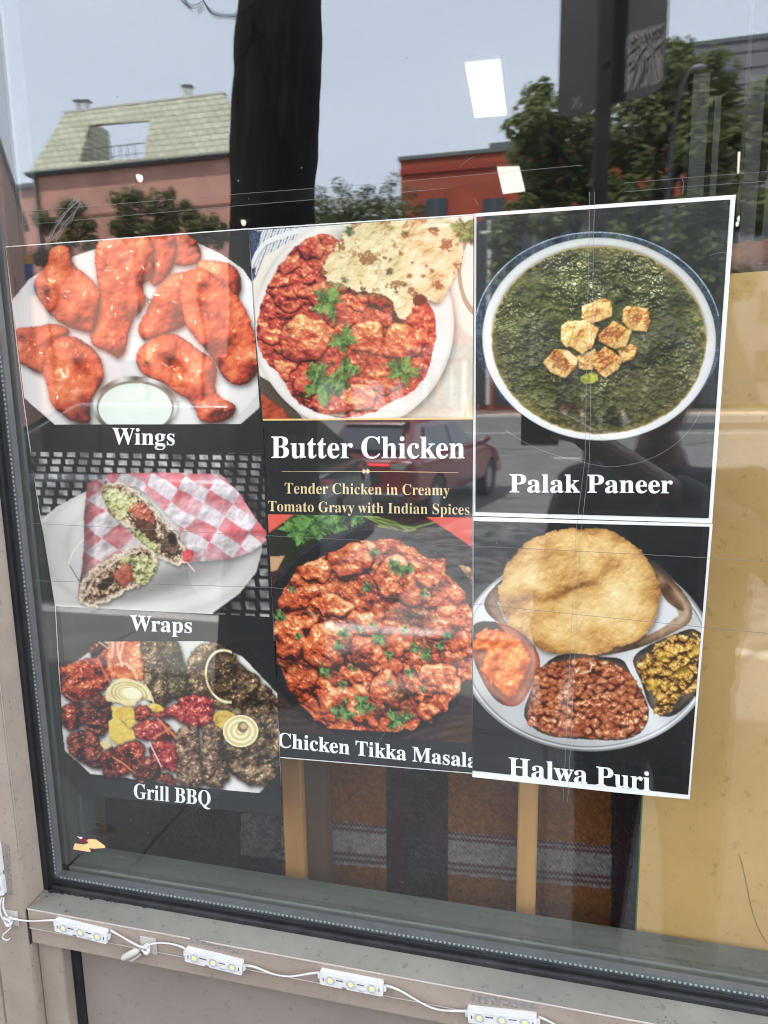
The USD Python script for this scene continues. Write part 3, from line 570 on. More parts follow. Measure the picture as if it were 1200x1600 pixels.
def paint_wraps():
    s = Print([(47, 706), (411, 708), (421.5, 964), (86, 947)], base=(20, 20, 21), org=(40, 680), k=3.0, seed=4)
    # woven metal table top: light squares of daylight through the mesh, larger towards the front
    yy = s.y - 80 - 0.02 * (s.x - 500); xx = s.x + 10 * np.sin(s.y / 260)
    px, py = 62 + 0.008 * yy, 33 + 0.014 * yy
    row = np.floor(yy / py)
    fx, fy = ((xx / px + 0.5 * (row % 2) * 0.0 + 0.12 * row) % 1), (yy / py) % 1
    hole = np.clip((0.46 - np.abs(fx - 0.5) * 1.25) * 9, 0, 1) * np.clip((0.40 - np.abs(fy - 0.5)) * 8, 0, 1)
    jit = 0.75 + 0.25 * s.noise(60, 3)
    s.put(np.ones(s.shape), s.ramp(0.4 + 0.3 * np.sin(fx * 6.28) * np.sin(fy * 6.28) + 0.1 * s.noise(4, 1), [(10, 10, 11), (26, 25, 26), (58, 56, 57)]))
    s.put(hole * np.clip(jit, 0, 1) * np.clip(1.1 - 0.25 * s.g(s.noise(20, 5), 2), 0.4, 1), s.ramp(0.5 + 0.3 * fy, [(120, 116, 116), (176, 173, 172), (214, 212, 210)]))
    plate = s.poly([(30, 420), (64, 402), (150, 332), (280, 264), (450, 230), (800, 240), (1060, 380), (1105, 470), (1107, 545), (1082, 640), (1005, 740), (880, 832), (870, 870), (60, 870)], smooth=False)
    s.shadow(plate, 8, 12, 14, 0.5)
    e = s.erad(590, 520, 520, 330)
    s.put(plate, s.ramp(0.66 + 0.06 * s.noise(180, 2) - 0.20 * np.exp(-((e - 0.98) / 0.05) ** 2) - 0.16 * np.exp(-((e - 0.76) / 0.04) ** 2), [(150, 146, 140), (190, 186, 180), (214, 211, 206), (228, 226, 222)]))
    s.dark(0.35 * plate * np.exp(-s.erad(760, 640, 260, 60, -14) ** 2)); s.dark(0.25 * plate * np.exp(-s.erad(520, 745, 280, 40, -12) ** 2))
    s.put(s.poly([(200, 610), (240, 530), (280, 480), (280, 690), (245, 680)], smooth=False), (206, 203, 202)); s.line([(200, 600), (225, 540), (275, 485)], 6, (232, 230, 228)); s.line([(208, 612), (250, 682)], 5, (120, 116, 114))

    def paper(pts, e1, e2, anc, sd, shade):
        M = s.poly(pts, smooth=False, wob=1.0)
        s.shadow(M, 6, 12, 12, 0.4)
        A = np.linalg.inv(np.array([e1, e2], float).T)
        wx = s.x + 5 * s.fbm(90, sd, 2); wy = s.y + 5 * s.fbm(90, sd + 9, 2)
        al = A[0, 0] * (wx - anc[0]) + A[0, 1] * (wy - anc[1]); be = A[1, 0] * (wx - anc[0]) + A[1, 1] * (wy - anc[1])
        red = ((np.floor(al) + np.floor(be)) % 2 == 0).astype(float)
        red = s.g(red, 2)
        H = 5 * s.fbm(120, sd + 2, 3) + 1.3 * s.fbm(26, sd + 4, 2)
        gy, gx = np.gradient(H / s.u); lit = 1 - 0.55 * (gx * 0.6 + gy * 0.8)
        lit = np.clip(lit + shade, 0.55, 1.12)
        patchy = np.clip(0.64 + 0.18 * s.fbm(60, sd + 6, 2) + 0.05 * s.noise(3, 2), 0.35, 1)
        col = np.array([214, 203, 205]) / 255.0 * (1 - red[..., None] * patchy[..., None]) + red[..., None] * patchy[..., None] * np.array([200, 88, 94]) / 255.0
        s.put(M, np.clip(col * lit[..., None], 0, 1))
        return M

    def filling(pts, sd, ax, layers):
        M = s.poly(pts, wob=4.5, wscale=20, seed=sd)
        s.shadow(M, 3, 6, 6, 0.5)
        D = ndimage.distance_transform_edt(M > 0.5) * s.u
        H = 9 * s.fbm(26, sd, 3) + 3 * s.fbm(9, sd + 3, 2)
        s.relief(M, H, [(56, 38, 28), (104, 78, 60), (150, 122, 98), (188, 164, 138), (216, 198, 176)], mid=0.56, k=0.42, ao=0.5, aor=9, tone=0.18 * s.fbm(22, sd + 4, 3), spec=0.2, gl=20)
        rings = np.clip(np.sin(D / 5.2 + 0.9 * s.fbm(30, sd + 8, 2)) * 0.5 + 0.5, 0, 1)
        rim = np.clip(1.2 - D / 26, 0, 1)
        s.put(M * rim, s.ramp(0.25 + 0.6 * rings + 0.12 * s.noise(8, sd), [(128, 98, 76), (186, 160, 132), (222, 206, 182), (236, 226, 208)]))
        return M

    wb = paper([(380, 182), (500, 178), (700, 175), (920, 185), (997, 265), (1080, 390), (1132, 460), (1122, 500), (1060, 545), (970, 577), (800, 592), (740, 600), (720, 430), (600, 300), (520, 240), (378, 232)], (112, 70), (36, -60), (600, 178), 3, 0.0)
    s.dark(0.3 * wb * np.clip((s.y - 520) / 90, 0, 1) * np.clip((1000 - s.x) / 200, 0, 1)); s.dark(0.2 * wb * np.exp(-s.erad(470, 205, 110, 26, 8) ** 2))
    fb = filling([(343, 262), (378, 226), (440, 224), (560, 300), (650, 400), (722, 480), (757, 562), (742, 602), (660, 592), (600, 562), (540, 482), (460, 422), (390, 372), (348, 312)], 12, 0, 0)
    lett = [(84, 84, 50), (142, 142, 86), (190, 188, 130), (214, 210, 166), (230, 226, 198)]
    s.blob([(358, 262), (420, 248), (480, 272), (525, 300), (495, 350), (455, 372), (410, 350), (370, 312)], lett, r=18, amp=.5, bumps=((22, 5), (9, 2.4)), seed=5, shadow=None, mid=.6, wob=5, ao=.3)
    s.blob([(415, 372), (470, 352), (480, 380), (440, 400)], lett, r=10, seed=2, shadow=None, mid=.6, wob=4)
    s.blob([(495, 450), (540, 452), (590, 490), (622, 545), (600, 552), (560, 520), (520, 492)], lett, r=12, amp=.5, bumps=((16, 4),), seed=6, shadow=None, mid=.5, wob=4)
    tom = [(100, 50, 38), (158, 80, 60), (192, 116, 90), (214, 156, 132)]
    s.blob([(480, 345), (530, 315), (575, 345), (600, 400), (570, 420), (520, 390)], tom, r=14, seed=7, shadow=None, wob=4, mid=.55, spec=.3)
    s.blob([(505, 400), (560, 395), (610, 450), (620, 500), (560, 470), (515, 430)], [(40, 22, 16), (86, 52, 38), (124, 84, 62)], r=14, seed=8, shadow=None, wob=5)
    s.blob([(660, 470), (700, 455), (720, 520), (705, 560), (640, 545)], [(50, 34, 26), (104, 80, 64), (160, 134, 112)], r=14, seed=9, shadow=None, wob=5, bumps=((14, 5),))
    s.put(s.poly([(668, 470), (690, 460), (700, 500), (682, 505)], wob=2), (38, 30, 30))
    s.line([(735, 565), (760, 600), (790, 635)], 7, (226, 190, 186)); s.blob([(740, 545), (775, 540), (780, 575), (750, 590)], [(150, 40, 46), (208, 80, 84), (230, 130, 130)], r=10, shadow=None)
    wf = paper([(288, 232), (310, 206), (378, 208), (350, 262), (392, 372), (462, 432), (562, 522), (400, 572), (340, 622), (290, 692), (248, 764), (248, 720), (268, 600), (274, 500), (274, 380)], (76, 56), (84, -62), (360, 480), 5, -0.05)
    s.dark(0.45 * wf * np.clip((330 - s.x) / 60, 0, 1)); s.dark(0.3 * wf * np.clip((300 - s.y) / 90, 0, 1))
    ff = filling([(248, 742), (290, 652), (350, 600), (450, 545), (562, 524), (617, 600), (602, 652), (520, 712), (420, 762), (320, 797), (263, 787)], 22, 0, 0)
    s.blob([(500, 580), (545, 555), (590, 590), (620, 605), (590, 660), (530, 700), (500, 672), (515, 630)], lett, r=16, amp=.5, bumps=((20, 6), (8, 2)), seed=11, shadow=None, mid=.56, wob=6, ao=.3)
    s.blob([(440, 580), (480, 560), (500, 580), (470, 610)], lett, r=12, seed=3, shadow=None, mid=.6, wob=5)
    s.blob([(430, 640), (480, 605), (500, 640), (490, 690), (440, 700), (420, 670)], tom, r=14, seed=13, shadow=None, wob=5, mid=.5)
    s.put(s.poly([(350, 690), (395, 668), (412, 680), (385, 715), (352, 722)], wob=3), (36, 34, 28))
    s.line([(268, 770), (330, 660), (440, 575), (540, 540)], 7, (224, 204, 184), .8); s.line([(290, 775), (350, 680), (420, 620)], 4, (150, 110, 90), .8)
    return s


def paint_grill():
    s = Print([(91, 1003), (431, 1001), (437.5, 1242), (101, 1212)], base=(24, 25, 25), org=(60, 960), k=3.0, seed=5)
    plate = s.poly([(85, 265), (180, 218), (345, 98), (560, 100), (800, 128), (960, 200), (1122, 372), (1140, 720), (1032, 842), (890, 832), (650, 800), (300, 752), (245, 748), (125, 640), (95, 440)], smooth=False)
    s.put(plate, s.ramp(0.6 + 0.12 * s.noise(100, 2), [(170, 166, 156), (214, 212, 204), (234, 232, 226)]))
    chk = [(24, 8, 8), (70, 20, 18), (116, 38, 30), (156, 60, 44), (200, 110, 76)]
    brn = [(26, 18, 12), (60, 44, 30), (96, 74, 52), (132, 106, 76), (176, 150, 112)]
    drk = [(16, 10, 9), (48, 22, 18), (92, 40, 32), (132, 60, 46), (170, 98, 72)]
    kw = dict(amp=0.95, bumps=((30, 2.8), (13, 1.7), (5, 0.85)), ao=0.5, aor=9, tone=0.21, tscale=30, mid=0.45, k=0.46, shadow=(4, 9, 9, 0.9), wob=3, spec=0.34, gl=18, edge=0.35)
    sm = np.clip(s.fbm(9, 7, 2), 0, 1.5); kw["smask"] = sm
    s.blob([(240, 172), (290, 128), (335, 160), (335, 212), (262, 214)], chk, r=26, seed=1, **kw)
    s.blob([(88, 262), (170, 225), (250, 203), (330, 250), (332, 332), (270, 382), (180, 402), (95, 348)], [(60, 14, 10), (116, 34, 22), (166, 60, 36), (198, 92, 54), (214, 130, 80)], r=44, seed=2, **kw)
    s.blob([(328, 150), (360, 103), (470, 108), (497, 160), (497, 300), (460, 312), (343, 292)], [(160, 70, 40), (206, 116, 72), (222, 146, 98), (232, 176, 130)], r=24, seed=3, **{**kw, "bumps": ((30, 2), (12, 1)), "shadow": (3, 5, 5, .4)})
    s.put(0.55 * s.ell(385, 205, 42, 75), (190, 84, 52))
    for p in ([(375, 110), (372, 170), (392, 240)], [(400, 112), (392, 160), (380, 200)], [(370, 235), (410, 230), (450, 270), (462, 300)], [(350, 130), (345, 200)], [(420, 240), (450, 262)]):
        s.line(p, 12, (228, 196, 166), .85)
    for p, c, sd in (([(488, 112), (560, 110), (592, 190), (622, 300), (622, 402), (570, 442), (500, 332), (488, 200)], brn, 4), ([(566, 115), (640, 115), (682, 220), (732, 330), (702, 387), (630, 392), (598, 250)], [(24, 20, 12), (58, 50, 30), (92, 82, 52), (128, 114, 76)], 5),
                     ([(698, 232), (750, 150), (840, 133), (900, 170), (962, 240), (1042, 310), (985, 420), (962, 472), (860, 452), (760, 402), (703, 312)], brn, 6), ([(1000, 400), (1050, 330), (1118, 400), (1135, 660), (1080, 702), (1000, 642), (960, 482)], brn, 7),
                     ([(878, 602), (980, 620), (1110, 640), (1130, 700), (1082, 792), (1000, 802), (900, 742), (858, 682)], brn, 8), ([(960, 480), (1010, 470), (1060, 560), (1040, 640), (960, 640)], brn, 14)):
        s.blob(p, c, r=34, seed=sd, **kw)
    s.dark(0.6 * np.exp(-s.erad(1020, 390, 46, 40, -30) ** 2) * np.clip(.7 + .4 * s.noise(14, 3), 0, 1))
    s.put(0.35 * s.ell(880, 300, 90, 95) * np.clip(0.5 + 0.5 * s.noise(6, 3), 0, 1), (70, 50, 30))
    for i, p in enumerate([[(108, 440), (200, 420), (212, 470), (172, 542), (112, 522)], [(210, 420), (330, 400), (342, 500), (300, 572), (220, 542)], [(138, 572), (260, 558), (302, 640), (292, 722), (220, 702), (148, 642)], [(300, 662), (400, 608), (492, 600), (492, 682), (430, 742), (328, 762)],
                           [(438, 742), (500, 668), (562, 690), (562, 772), (480, 785)], [(240, 400), (300, 378), (340, 400), (300, 440)], [(450, 440), (510, 430), (530, 480), (470, 500)], [(560, 770), (600, 745), (650, 790), (600, 800)], [(300, 735), (360, 730), (370, 760), (310, 760)], [(115, 370), (180, 400), (220, 430), (170, 420)]]):
        s.blob(p, drk if i % 3 else chk, r=28, seed=20 + i, **kw)
    for i, p in enumerate([[(438, 542), (500, 500), (600, 508), (642, 582), (560, 592), (470, 582)], [(528, 612), (620, 600), (662, 660), (642, 732), (580, 722)], [(525, 475), (600, 440), (680, 388), (760, 378), (824, 420), (822, 472), (770, 532), (690, 522), (620, 482), (560, 488)]]):
        s.blob(p, [(54, 10, 16), (110, 26, 34), (150, 44, 46), (182, 78, 66), (214, 140, 110)], r=36, seed=40 + i, **kw)
    for i, p in enumerate([[(655, 542), (740, 528), (762, 640), (772, 802), (658, 790), (648, 680)], [(788, 512), (850, 508), (872, 640), (894, 760), (852, 814), (780, 792), (768, 640)]]):
        s.blob(p, [(30, 20, 14), (74, 52, 40), (112, 84, 64), (146, 116, 90), (184, 156, 124)], r=40, seed=50 + i, **kw)
    for p in ([(540, 580), (590, 550), (620, 530)], [(560, 490), (600, 530), (640, 570)], [(350, 670), (400, 700), (435, 730)], [(575, 500), (610, 560)]):
        s.line(p, 9, (212, 128, 84), .9)
    on = [(160, 140, 84), (208, 192, 132), (230, 218, 168), (242, 236, 206)]
    s.blob([(315, 372), (345, 322), (400, 298), (470, 318), (518, 350), (535, 410), (500, 395), (440, 432), (360, 412), (318, 402)], on, r=14, amp=.6, bumps=((30, 2),), seed=3, shadow=(3, 6, 6, .6), mid=.62, wob=1.5)
    for rr in (0.95, 0.75, 0.55):
        e = s.erad(425, 372, 95 * rr, 58 * rr, 12); s.put(0.5 * np.exp(-((e - 0.92) / 0.05) ** 2) * (s.y < 400), (150, 118, 60))
    s.put(s.ell(440, 370, 44, 26, 15), (238, 234, 200)); s.line([(500, 330), (525, 370), (540, 415)], 8, (224, 206, 150))
    lem = [(168, 132, 40), (206, 172, 72), (226, 200, 104), (238, 222, 150)]
    s.blob([(340, 432), (442, 436), (452, 488), (400, 502), (350, 490)], lem, r=12, amp=.5, bumps=((14, 1),), seed=4, wob=1, shadow=(3, 6, 6, .5), mid=.55, smooth=False)
    s.blob([(328, 500), (360, 480), (445, 542), (455, 582), (370, 612), (330, 572)], lem, r=12, amp=.5, bumps=((14, 1),), seed=5, wob=1, shadow=(3, 6, 6, .5), mid=.6, smooth=False)
    s.blob([(400, 500), (450, 490), (462, 510), (430, 535)], lem, r=10, seed=5, wob=1, mid=.55, smooth=False); s.blob([(285, 600), (330, 590), (345, 615), (310, 638)], on, r=10, seed=6, wob=1, smooth=False)
    s.blob([(820, 490), (830, 465), (925, 475), (930, 510), (880, 540)], [(150, 120, 40), (206, 176, 84), (228, 204, 120)], r=12, seed=7, wob=1)
    s.blob([(520, 425), (560, 420), (590, 445), (540, 455)], lem, r=10, seed=7, wob=1)
    e = s.erad(880, 290, 98, 130, -14); a = np.arctan2(s.y - 290, s.x - 880)
    rg = np.exp(-((e - 0.95) / 0.055) ** 4) * (s.x < 905)
    s.shadow(rg, 3, 6, 5, .6); s.put(np.clip(rg, 0, 1), s.ramp(.6 + .2 * s.noise(30, 2), on))
    e = s.erad(948, 547, 84, 76, 0)
    s.shadow((e < 1).astype(float), 4, 8, 8, .6)
    s.put(np.clip((1 - e) * 40, 0, 1), s.ramp(0.62 + 0.32 * np.sin(e * 21), on))
    s.put(s.ell(958, 528, 24, 26), (128, 96, 70)); s.put(s.ell(962, 524, 16, 14), (196, 176, 130))
    s.line([(280, 205), (300, 260), (335, 315)], 10, (206, 120, 110), .8); s.line([(285, 130), (325, 158)], 8, (222, 200, 190), .8)
    s.line([(520, 600), (545, 650), (575, 712)], 7, (220, 216, 205), .9)
    return s


def paint_tikka():
    s = Print([(418.5, 803.5), (738, 808.8), (737.5, 1162), (436, 1142)], base=(20, 19, 19), org=(400, 780), k=3.333, seed=6)
    grain = np.sin((s.y + 0.22 * s.x + 14 * s.fbm(160, 2, 2)) / 6.5) * 0.5 + 0.25 * s.noise(5, 2)
    s.put(np.ones(s.shape), s.ramp(0.42 + 0.25 * grain, [(20, 13, 13), (40, 28, 28), (66, 50, 48), (98, 80, 74)]))
    s.put((s.x < 420).astype(float) * np.clip((430 - s.x) / 120, 0, 1) * (s.y < 330), (30, 34, 22))
    for cx, cy, r, a in ((200, 130, 90, 180), (280, 140, 110, 90), (350, 115, 90, 0), (420, 135, 70, 20), (230, 170, 80, 120), (300, 100, 70, 270), (520, 95, 60, 10)):
        s.leaf(cx, cy, r, a, dark=(34, 60, 26), light=(98, 138, 70), seed=cx % 6, lobes=5)
    for p in ([(560, 85), (700, 130), (820, 150), (930, 120)], [(570, 90), (690, 150), (800, 200), (860, 240)], [(600, 85), (720, 120), (790, 160)], [(640, 140), (760, 170), (830, 158)]):
        s.line(p, 11, (112, 138, 60), .9)
    for p in ([(640, 110), (720, 150), (790, 190)], [(500, 80), (640, 95)]): s.line(p, 6, (150, 170, 90), .8)
    s.put(s.poly([(30, 60), (225, 60), (170, 100), (75, 170), (40, 190)], smooth=False), (214, 92, 78)); s.put(s.poly([(850, 70), (1140, 70), (1140, 262), (1000, 165)], smooth=False), (214, 92, 78))
    s.put(s.poly([(60, 295), (150, 296), (110, 370), (70, 380)], smooth=False), (196, 156, 116))
    s.put(s.poly([(900, 330), (1010, 340), (1140, 385), (1140, 480), (1100, 450)]), s.ramp(.5 + .3 * s.noise(14, 2), [(100, 66, 40), (170, 126, 84), (214, 178, 132)]))
    s.put(s.poly([(940, 1240), (1040, 1150), (1140, 1140), (1140, 1240)]), s.ramp(.5 + .3 * grain, [(24, 16, 12), (60, 44, 34), (92, 70, 56)]))
    e = s.erad(610, 700, 580, 552)
    s.put(np.clip((1 - e) * 90 + .5, 0, 1), s.ramp(.45 + .3 * np.exp(-((e - .985) / .012) ** 2) * (s.y < 420) + .05 * s.noise(20, 1), [(8, 8, 9), (22, 22, 24), (58, 66, 76)]))
    sp = np.clip(1.1 - s.erad(940, 335, 56, 12, -22) ** 2, 0, 1); s.put(np.clip(sp, 0, .8), (226, 226, 226))
    e = s.erad(610, 720, 532, 508) + 0.02 * s.fbm(60, 4, 2)
    M = np.clip((1 - e) * 60 + .5, 0, 1)
    M = M * np.clip((1172 + 0.06 * s.x - s.y) / 3, 0, 1) * (1 - s.poly([(80, 820), (130, 880), (160, 960), (200, 1040), (300, 1160), (240, 1200), (60, 1200)]))
    M = M * (1 - s.poly([(940, 1230), (1000, 1160), (1085, 1070), (1140, 1000), (1140, 1240)]))
    rng = s.rng
    ch = [(490, 310, 125, 100, 5, 70, .06), (285, 365, 105, 66, 15, 46, .05), (740, 460, 150, 110, 20, 66, .08), (190, 500, 110, 90, 0, 40, .0), (390, 555, 105, 55, 15, 42, .12), (385, 745, 125, 120, 10, 72, .08), (580, 625, 115, 75, -8, 52, .08), (720, 720, 95, 80, 30, 40, .02), (960, 650, 130, 90, -20, 46, .05), (240, 960, 90, 85, 45, 40, -.1), (480, 1060, 170, 95, 25, 52, .07), (680, 1000, 85, 95, 10, 50, .1), (965, 945, 110, 70, 25, 52, .1), (830, 960, 120, 60, 40, 40, .08), (560, 800, 90, 80, 0, 30, -.05), (170, 740, 100, 120, 0, 36, .02), (1040, 790, 90, 90, 0, 30, -.02), (980, 1070, 140, 60, -25, 40, .02), (230, 620, 90, 60, 0, 34, .05), (500, 910, 110, 60, 10, 34, .05), (820, 380, 120, 60, 20, 30, .02)]
    ch += [(rng.uniform(80, 1120), rng.uniform(230, 1200), rng.uniform(18, 48), rng.uniform(16, 36), rng.uniform(0, 180), rng.uniform(5, 13), rng.uniform(-.05, .05)) for _ in range(60)]
    r = [(40, 14, 8), (96, 36, 20), (150, 60, 34), (188, 84, 48), (206, 106, 62), (218, 140, 88), (236, 188, 140)]
    sm = np.clip(s.fbm(11, 4, 3) + .1, 0, 1.6)
    H = heap(s, M, ch, r, base_bumps=((70, 7), (26, 3.0), (11, 1.1), (5, .4)), irr=.42, mid=.55, k=.42, ao=.42, aor=16, spec=.26, gl=22, smask=sm, L=(.1, -.72, .68), tone=.10 * s.fbm(60, 13, 3) + .05 * s.fbm(7, 17, 2))
    for cx, cy, rx, ry, a, k in ((810, 610, 110, 40, 5, .8), (470, 790, 60, 40, 30, .8), (350, 880, 60, 30, 20, .6), (760, 1040, 60, 70, 0, .75), (650, 1100, 60, 30, 0, .6), (900, 750, 70, 30, 20, .6), (530, 670, 50, 20, 10, .6), (430, 420, 50, 20, 10, .6), (330, 600, 80, 18, 10, .5), (190, 860, 90, 30, 10, .55), (650, 500, 20, 50, 0, .5), (560, 870, 60, 20, 0, .4), (1050, 840, 60, 24, 10, .4)):
        s.dark(k * M * np.exp(-s.erad(cx, cy, rx, ry, a) ** 2) * np.clip(.75 + .35 * s.fbm(16, 8), 0, 1.2))
    s.put(.35 * M * np.exp(-s.erad(810, 620, 70, 40) ** 2), (96, 84, 70))
    for cx, cy, rx, ry in ((725, 430, 40, 50), (840, 395, 40, 12), (620, 350, 16, 40), (320, 718, 14, 18), (690, 420, 20, 26), (450, 960, 22, 16), (1100, 670, 22, 16)):
        s.add(.38 * np.clip(1 - s.erad(cx, cy, rx, ry, 20) ** 2 + .4 * s.fbm(8, 3), 0, 1) * M * .8, (255, 226, 180))
    s.line([(330, 560), (352, 605)], 6, (222, 120, 90))
    for cx, cy, rr in ((615, 270, 36), (710, 345, 44), (790, 360, 40), (755, 372, 40), (575, 455, 36), (880, 490, 32), (115, 612, 46), (220, 715, 26), (605, 655, 26), (462, 695, 42), (432, 760, 36), (640, 735, 48), (545, 680, 26), (770, 680, 32), (830, 772, 40), (890, 810, 46), (995, 710, 34), (690, 810, 32), (800, 900, 34), (358, 905, 40), (450, 962, 28), (495, 880, 24), (695, 950, 22), (545, 1065, 60), (430, 1100, 54), (480, 1120, 44), (720, 1150, 66), (770, 1130, 40), (465, 1050, 20), (865, 990, 24), (815, 1130, 20), (590, 1090, 40), (185, 470, 26), (955, 760, 34)):
        s.leaf(cx, cy, rr, (cx * 37) % 360, dark=(24, 44, 24), light=(104, 142, 78), seed=cx % 6, lobes=3 + cx % 3)
    return s


def paint_halwa():
    s = Print([(740.5, 814.5), (1108.5, 823.5), (1075, 1241.5), (738.4, 1204)], base=(11, 12, 12), org=(730, 700), k=2.553, seed=7)
    e = s.erad(476, 812, 506, 398, 3)
    th = np.arctan2(s.y - 812, s.x - 476)
    M = np.clip((1 - e) * 120 + .5, 0, 1)
    t = .62 + .16 * np.sin(th * 2 + .6) + .05 * s.noise(70, 2) - .4 * np.exp(-((e - .955) / .008) ** 2) - .28 * np.exp(-((e - .985) / .008) ** 2) + .2 * np.exp(-((e - .97) / .01) ** 2) - .3 * np.exp(-((e - 1.0) / .012) ** 2)
    s.put(M, s.ramp(t, [(84, 84, 82), (136, 136, 134), (178, 178, 177), (206, 207, 208), (234, 235, 236)]))
    def well(pts, stops, sd, depth=22):
        m = s.poly(pts)
        D = ndimage.distance_transform_edt(m > .5) * s.u
        s.put(np.clip(s.g(m, 5) * 1.5, 0, 1) * (1 - m) * .5, (236, 236, 236))
        s.put(m, s.ramp(.25 + np.clip(D / depth, 0, 1) * .5 + .2 * np.sin(5 * np.arctan2(s.y - np.mean([p[1] for p in pts]), s.x - np.mean([p[0] for p in pts])) + sd) + .05 * s.noise(14, 3), stops))
        return m
    well([(68, 620), (90, 575), (170, 500), (300, 430), (480, 400), (690, 430), (850, 560), (897, 640), (890, 690), (850, 722), (700, 792), (550, 827), (400, 832), (280, 792), (130, 702)], [(44, 32, 24), (92, 66, 48), (142, 112, 84), (186, 164, 140)], 1)
    s.put(s.poly([(700, 560), (770, 570), (835, 640), (845, 665), (790, 710), (715, 750), (700, 700)], smooth=False), (216, 217, 218)); s.put(s.poly([(118, 610), (140, 620), (200, 720), (150, 690)], smooth=False), (190, 188, 184))
    s.put(s.poly([(745, 500), (800, 540), (850, 600), (862, 650), (835, 640), (770, 570)]) * .9, s.ramp(.5 + .4 * s.noise(40, 2), [(70, 44, 28), (122, 88, 60), (160, 130, 104)]))
    puri = s.poly([(126, 565), (158, 470), (220, 390), (350, 330), (450, 321), (545, 321), (640, 368), (702, 420), (748, 500), (772, 580), (757, 660), (712, 742), (640, 782), (520, 822), (400, 830), (310, 812), (230, 762), (158, 692), (128, 625)], wob=3, wscale=20)
    s.shadow(puri, 6, 10, 10, .6)
    D = ndimage.distance_transform_edt(puri > .5) * s.u
    H = 8 * s.fbm(120, 2, 2) + 1.0 * np.abs(s.fbm(40, 4, 3)) + 0.5 * s.fbm(12, 6, 3)
    B = np.zeros(s.shape)
    for _ in range(260):
        a, b, q = s.rng.uniform(130, 770), s.rng.uniform(325, 825), s.rng.uniform(6, 26)
        B = np.maximum(B, q * 0.13 * np.sqrt(np.clip(1 - ((s.x - a) ** 2 + (s.y - b) ** 2) / q ** 2, 0, 1)))
    H = H + s.g(B, 2.2)
    tone = .1 * s.fbm(90, 8, 3) - .34 * np.exp(-D / 26) + .10 * np.exp(-s.erad(430, 620, 250, 90, 8) ** 2) - .34 * np.exp(-((s.y - 535 + .35 * (s.x - 420) - 30 * s.noise(120, 3)) / 20) ** 2) / (1 + np.exp((s.x - 560) / 30)) - .22 * np.exp(-s.erad(270, 670, 110, 44, -5) ** 2) - .22 * np.exp(-s.erad(380, 450, 230, 80, -6) ** 2)
    s.relief(puri, H, [(120, 78, 36), (170, 122, 64), (204, 160, 94), (222, 188, 124), (234, 208, 154), (242, 226, 188)], mid=.56, k=.42, tone=tone, spec=.07, gl=22, smask=np.clip(s.fbm(12, 2, 2), 0, 1.2), L=(-.2, -.65, .72))
    m = well([(28, 705), (60, 692), (95, 692), (268, 790), (290, 850), (242, 980), (202, 1026), (150, 1027), (80, 962), (28, 850)], [(52, 34, 26), (112, 60, 42), (168, 92, 66), (190, 124, 98)], 2)
    s.put(m * s.poly([(20, 690), (110, 690), (150, 730), (60, 740), (20, 770)], smooth=False), (38, 34, 31))
    s.blob([(20, 765), (60, 730), (112, 722), (190, 758), (252, 850), (236, 892), (172, 1000), (100, 942), (58, 872), (76, 812), (20, 795)], [(150, 58, 12), (200, 88, 26), (224, 116, 44), (232, 140, 68), (240, 172, 110)], r=34, amp=.6, bumps=((50, 8), (22, 2.2), (8, .5)), seed=3, mid=.56, k=.45, ao=.2, shadow=(4, 8, 8, .5), wob=4, spec=.2, gl=20)
    well([(318, 855), (350, 834), (560, 834), (622, 848), (645, 885), (722, 1080), (702, 1122), (480, 1162), (258, 1112), (228, 1070), (242, 1000)], [(16, 14, 13), (44, 38, 34), (82, 66, 56), (120, 96, 80)], 3)
    M = s.poly([(298, 870), (350, 855), (440, 842), (600, 868), (645, 900), (705, 1115), (500, 1157), (400, 1147), (240, 1080), (250, 1020)], wob=4)
    rng = s.rng
    ch = []
    for _ in range(420):
        x, y = rng.uniform(230, 715), rng.uniform(845, 1160)
        q = rng.uniform(15, 22); ch.append((x, y, q, q * .92, 0, rng.uniform(14, 22) * 1.1, rng.uniform(-.1, .1)))
    heap(s, M, ch, [(44, 14, 6), (92, 40, 22), (138, 70, 42), (168, 98, 62), (192, 126, 86), (232, 196, 160)], base_bumps=((40, 4), (10, 1.6)), seed=2, mid=.56, k=.36, ao=.4, aor=9, spec=.34, gl=30, L=(-.1, -.7, .7), smask=np.clip(.4 + .8 * s.fbm(60, 3), 0, 1.6))
    s.put(M * .55 * np.clip(s.fbm(70, 7, 2) - .3, 0, 1), (138, 62, 34))
    s.line([(450, 900), (490, 890), (497, 865)], 7, (240, 200, 170), .8)
    well([(663, 842), (720, 790), (860, 730), (900, 722), (930, 738), (925, 960), (872, 1032), (790, 1072), (738, 1042), (690, 922)], [(14, 13, 12), (40, 36, 32), (76, 66, 56), (112, 98, 84)], 4)
    M = s.poly([(680, 862), (740, 800), (860, 738), (930, 755), (925, 945), (830, 1022), (772, 1062), (740, 990), (700, 942)], wob=8, wscale=24)
    ch = [(rng.uniform(680, 930), rng.uniform(740, 1060), rng.uniform(18, 46), rng.uniform(14, 26), rng.uniform(-60, 40), rng.uniform(14, 30), rng.uniform(-.14, .16)) for _ in range(60)]
    heap(s, M, ch, [(40, 22, 8), (94, 60, 22), (146, 104, 44), (186, 142, 62), (208, 172, 88), (228, 204, 140)], base_bumps=((30, 5), (12, 3), (5, 1.2)), seed=4, mid=.5, k=.4, ao=.4, aor=10, spec=.25, gl=20, L=(-.1, -.7, .7))
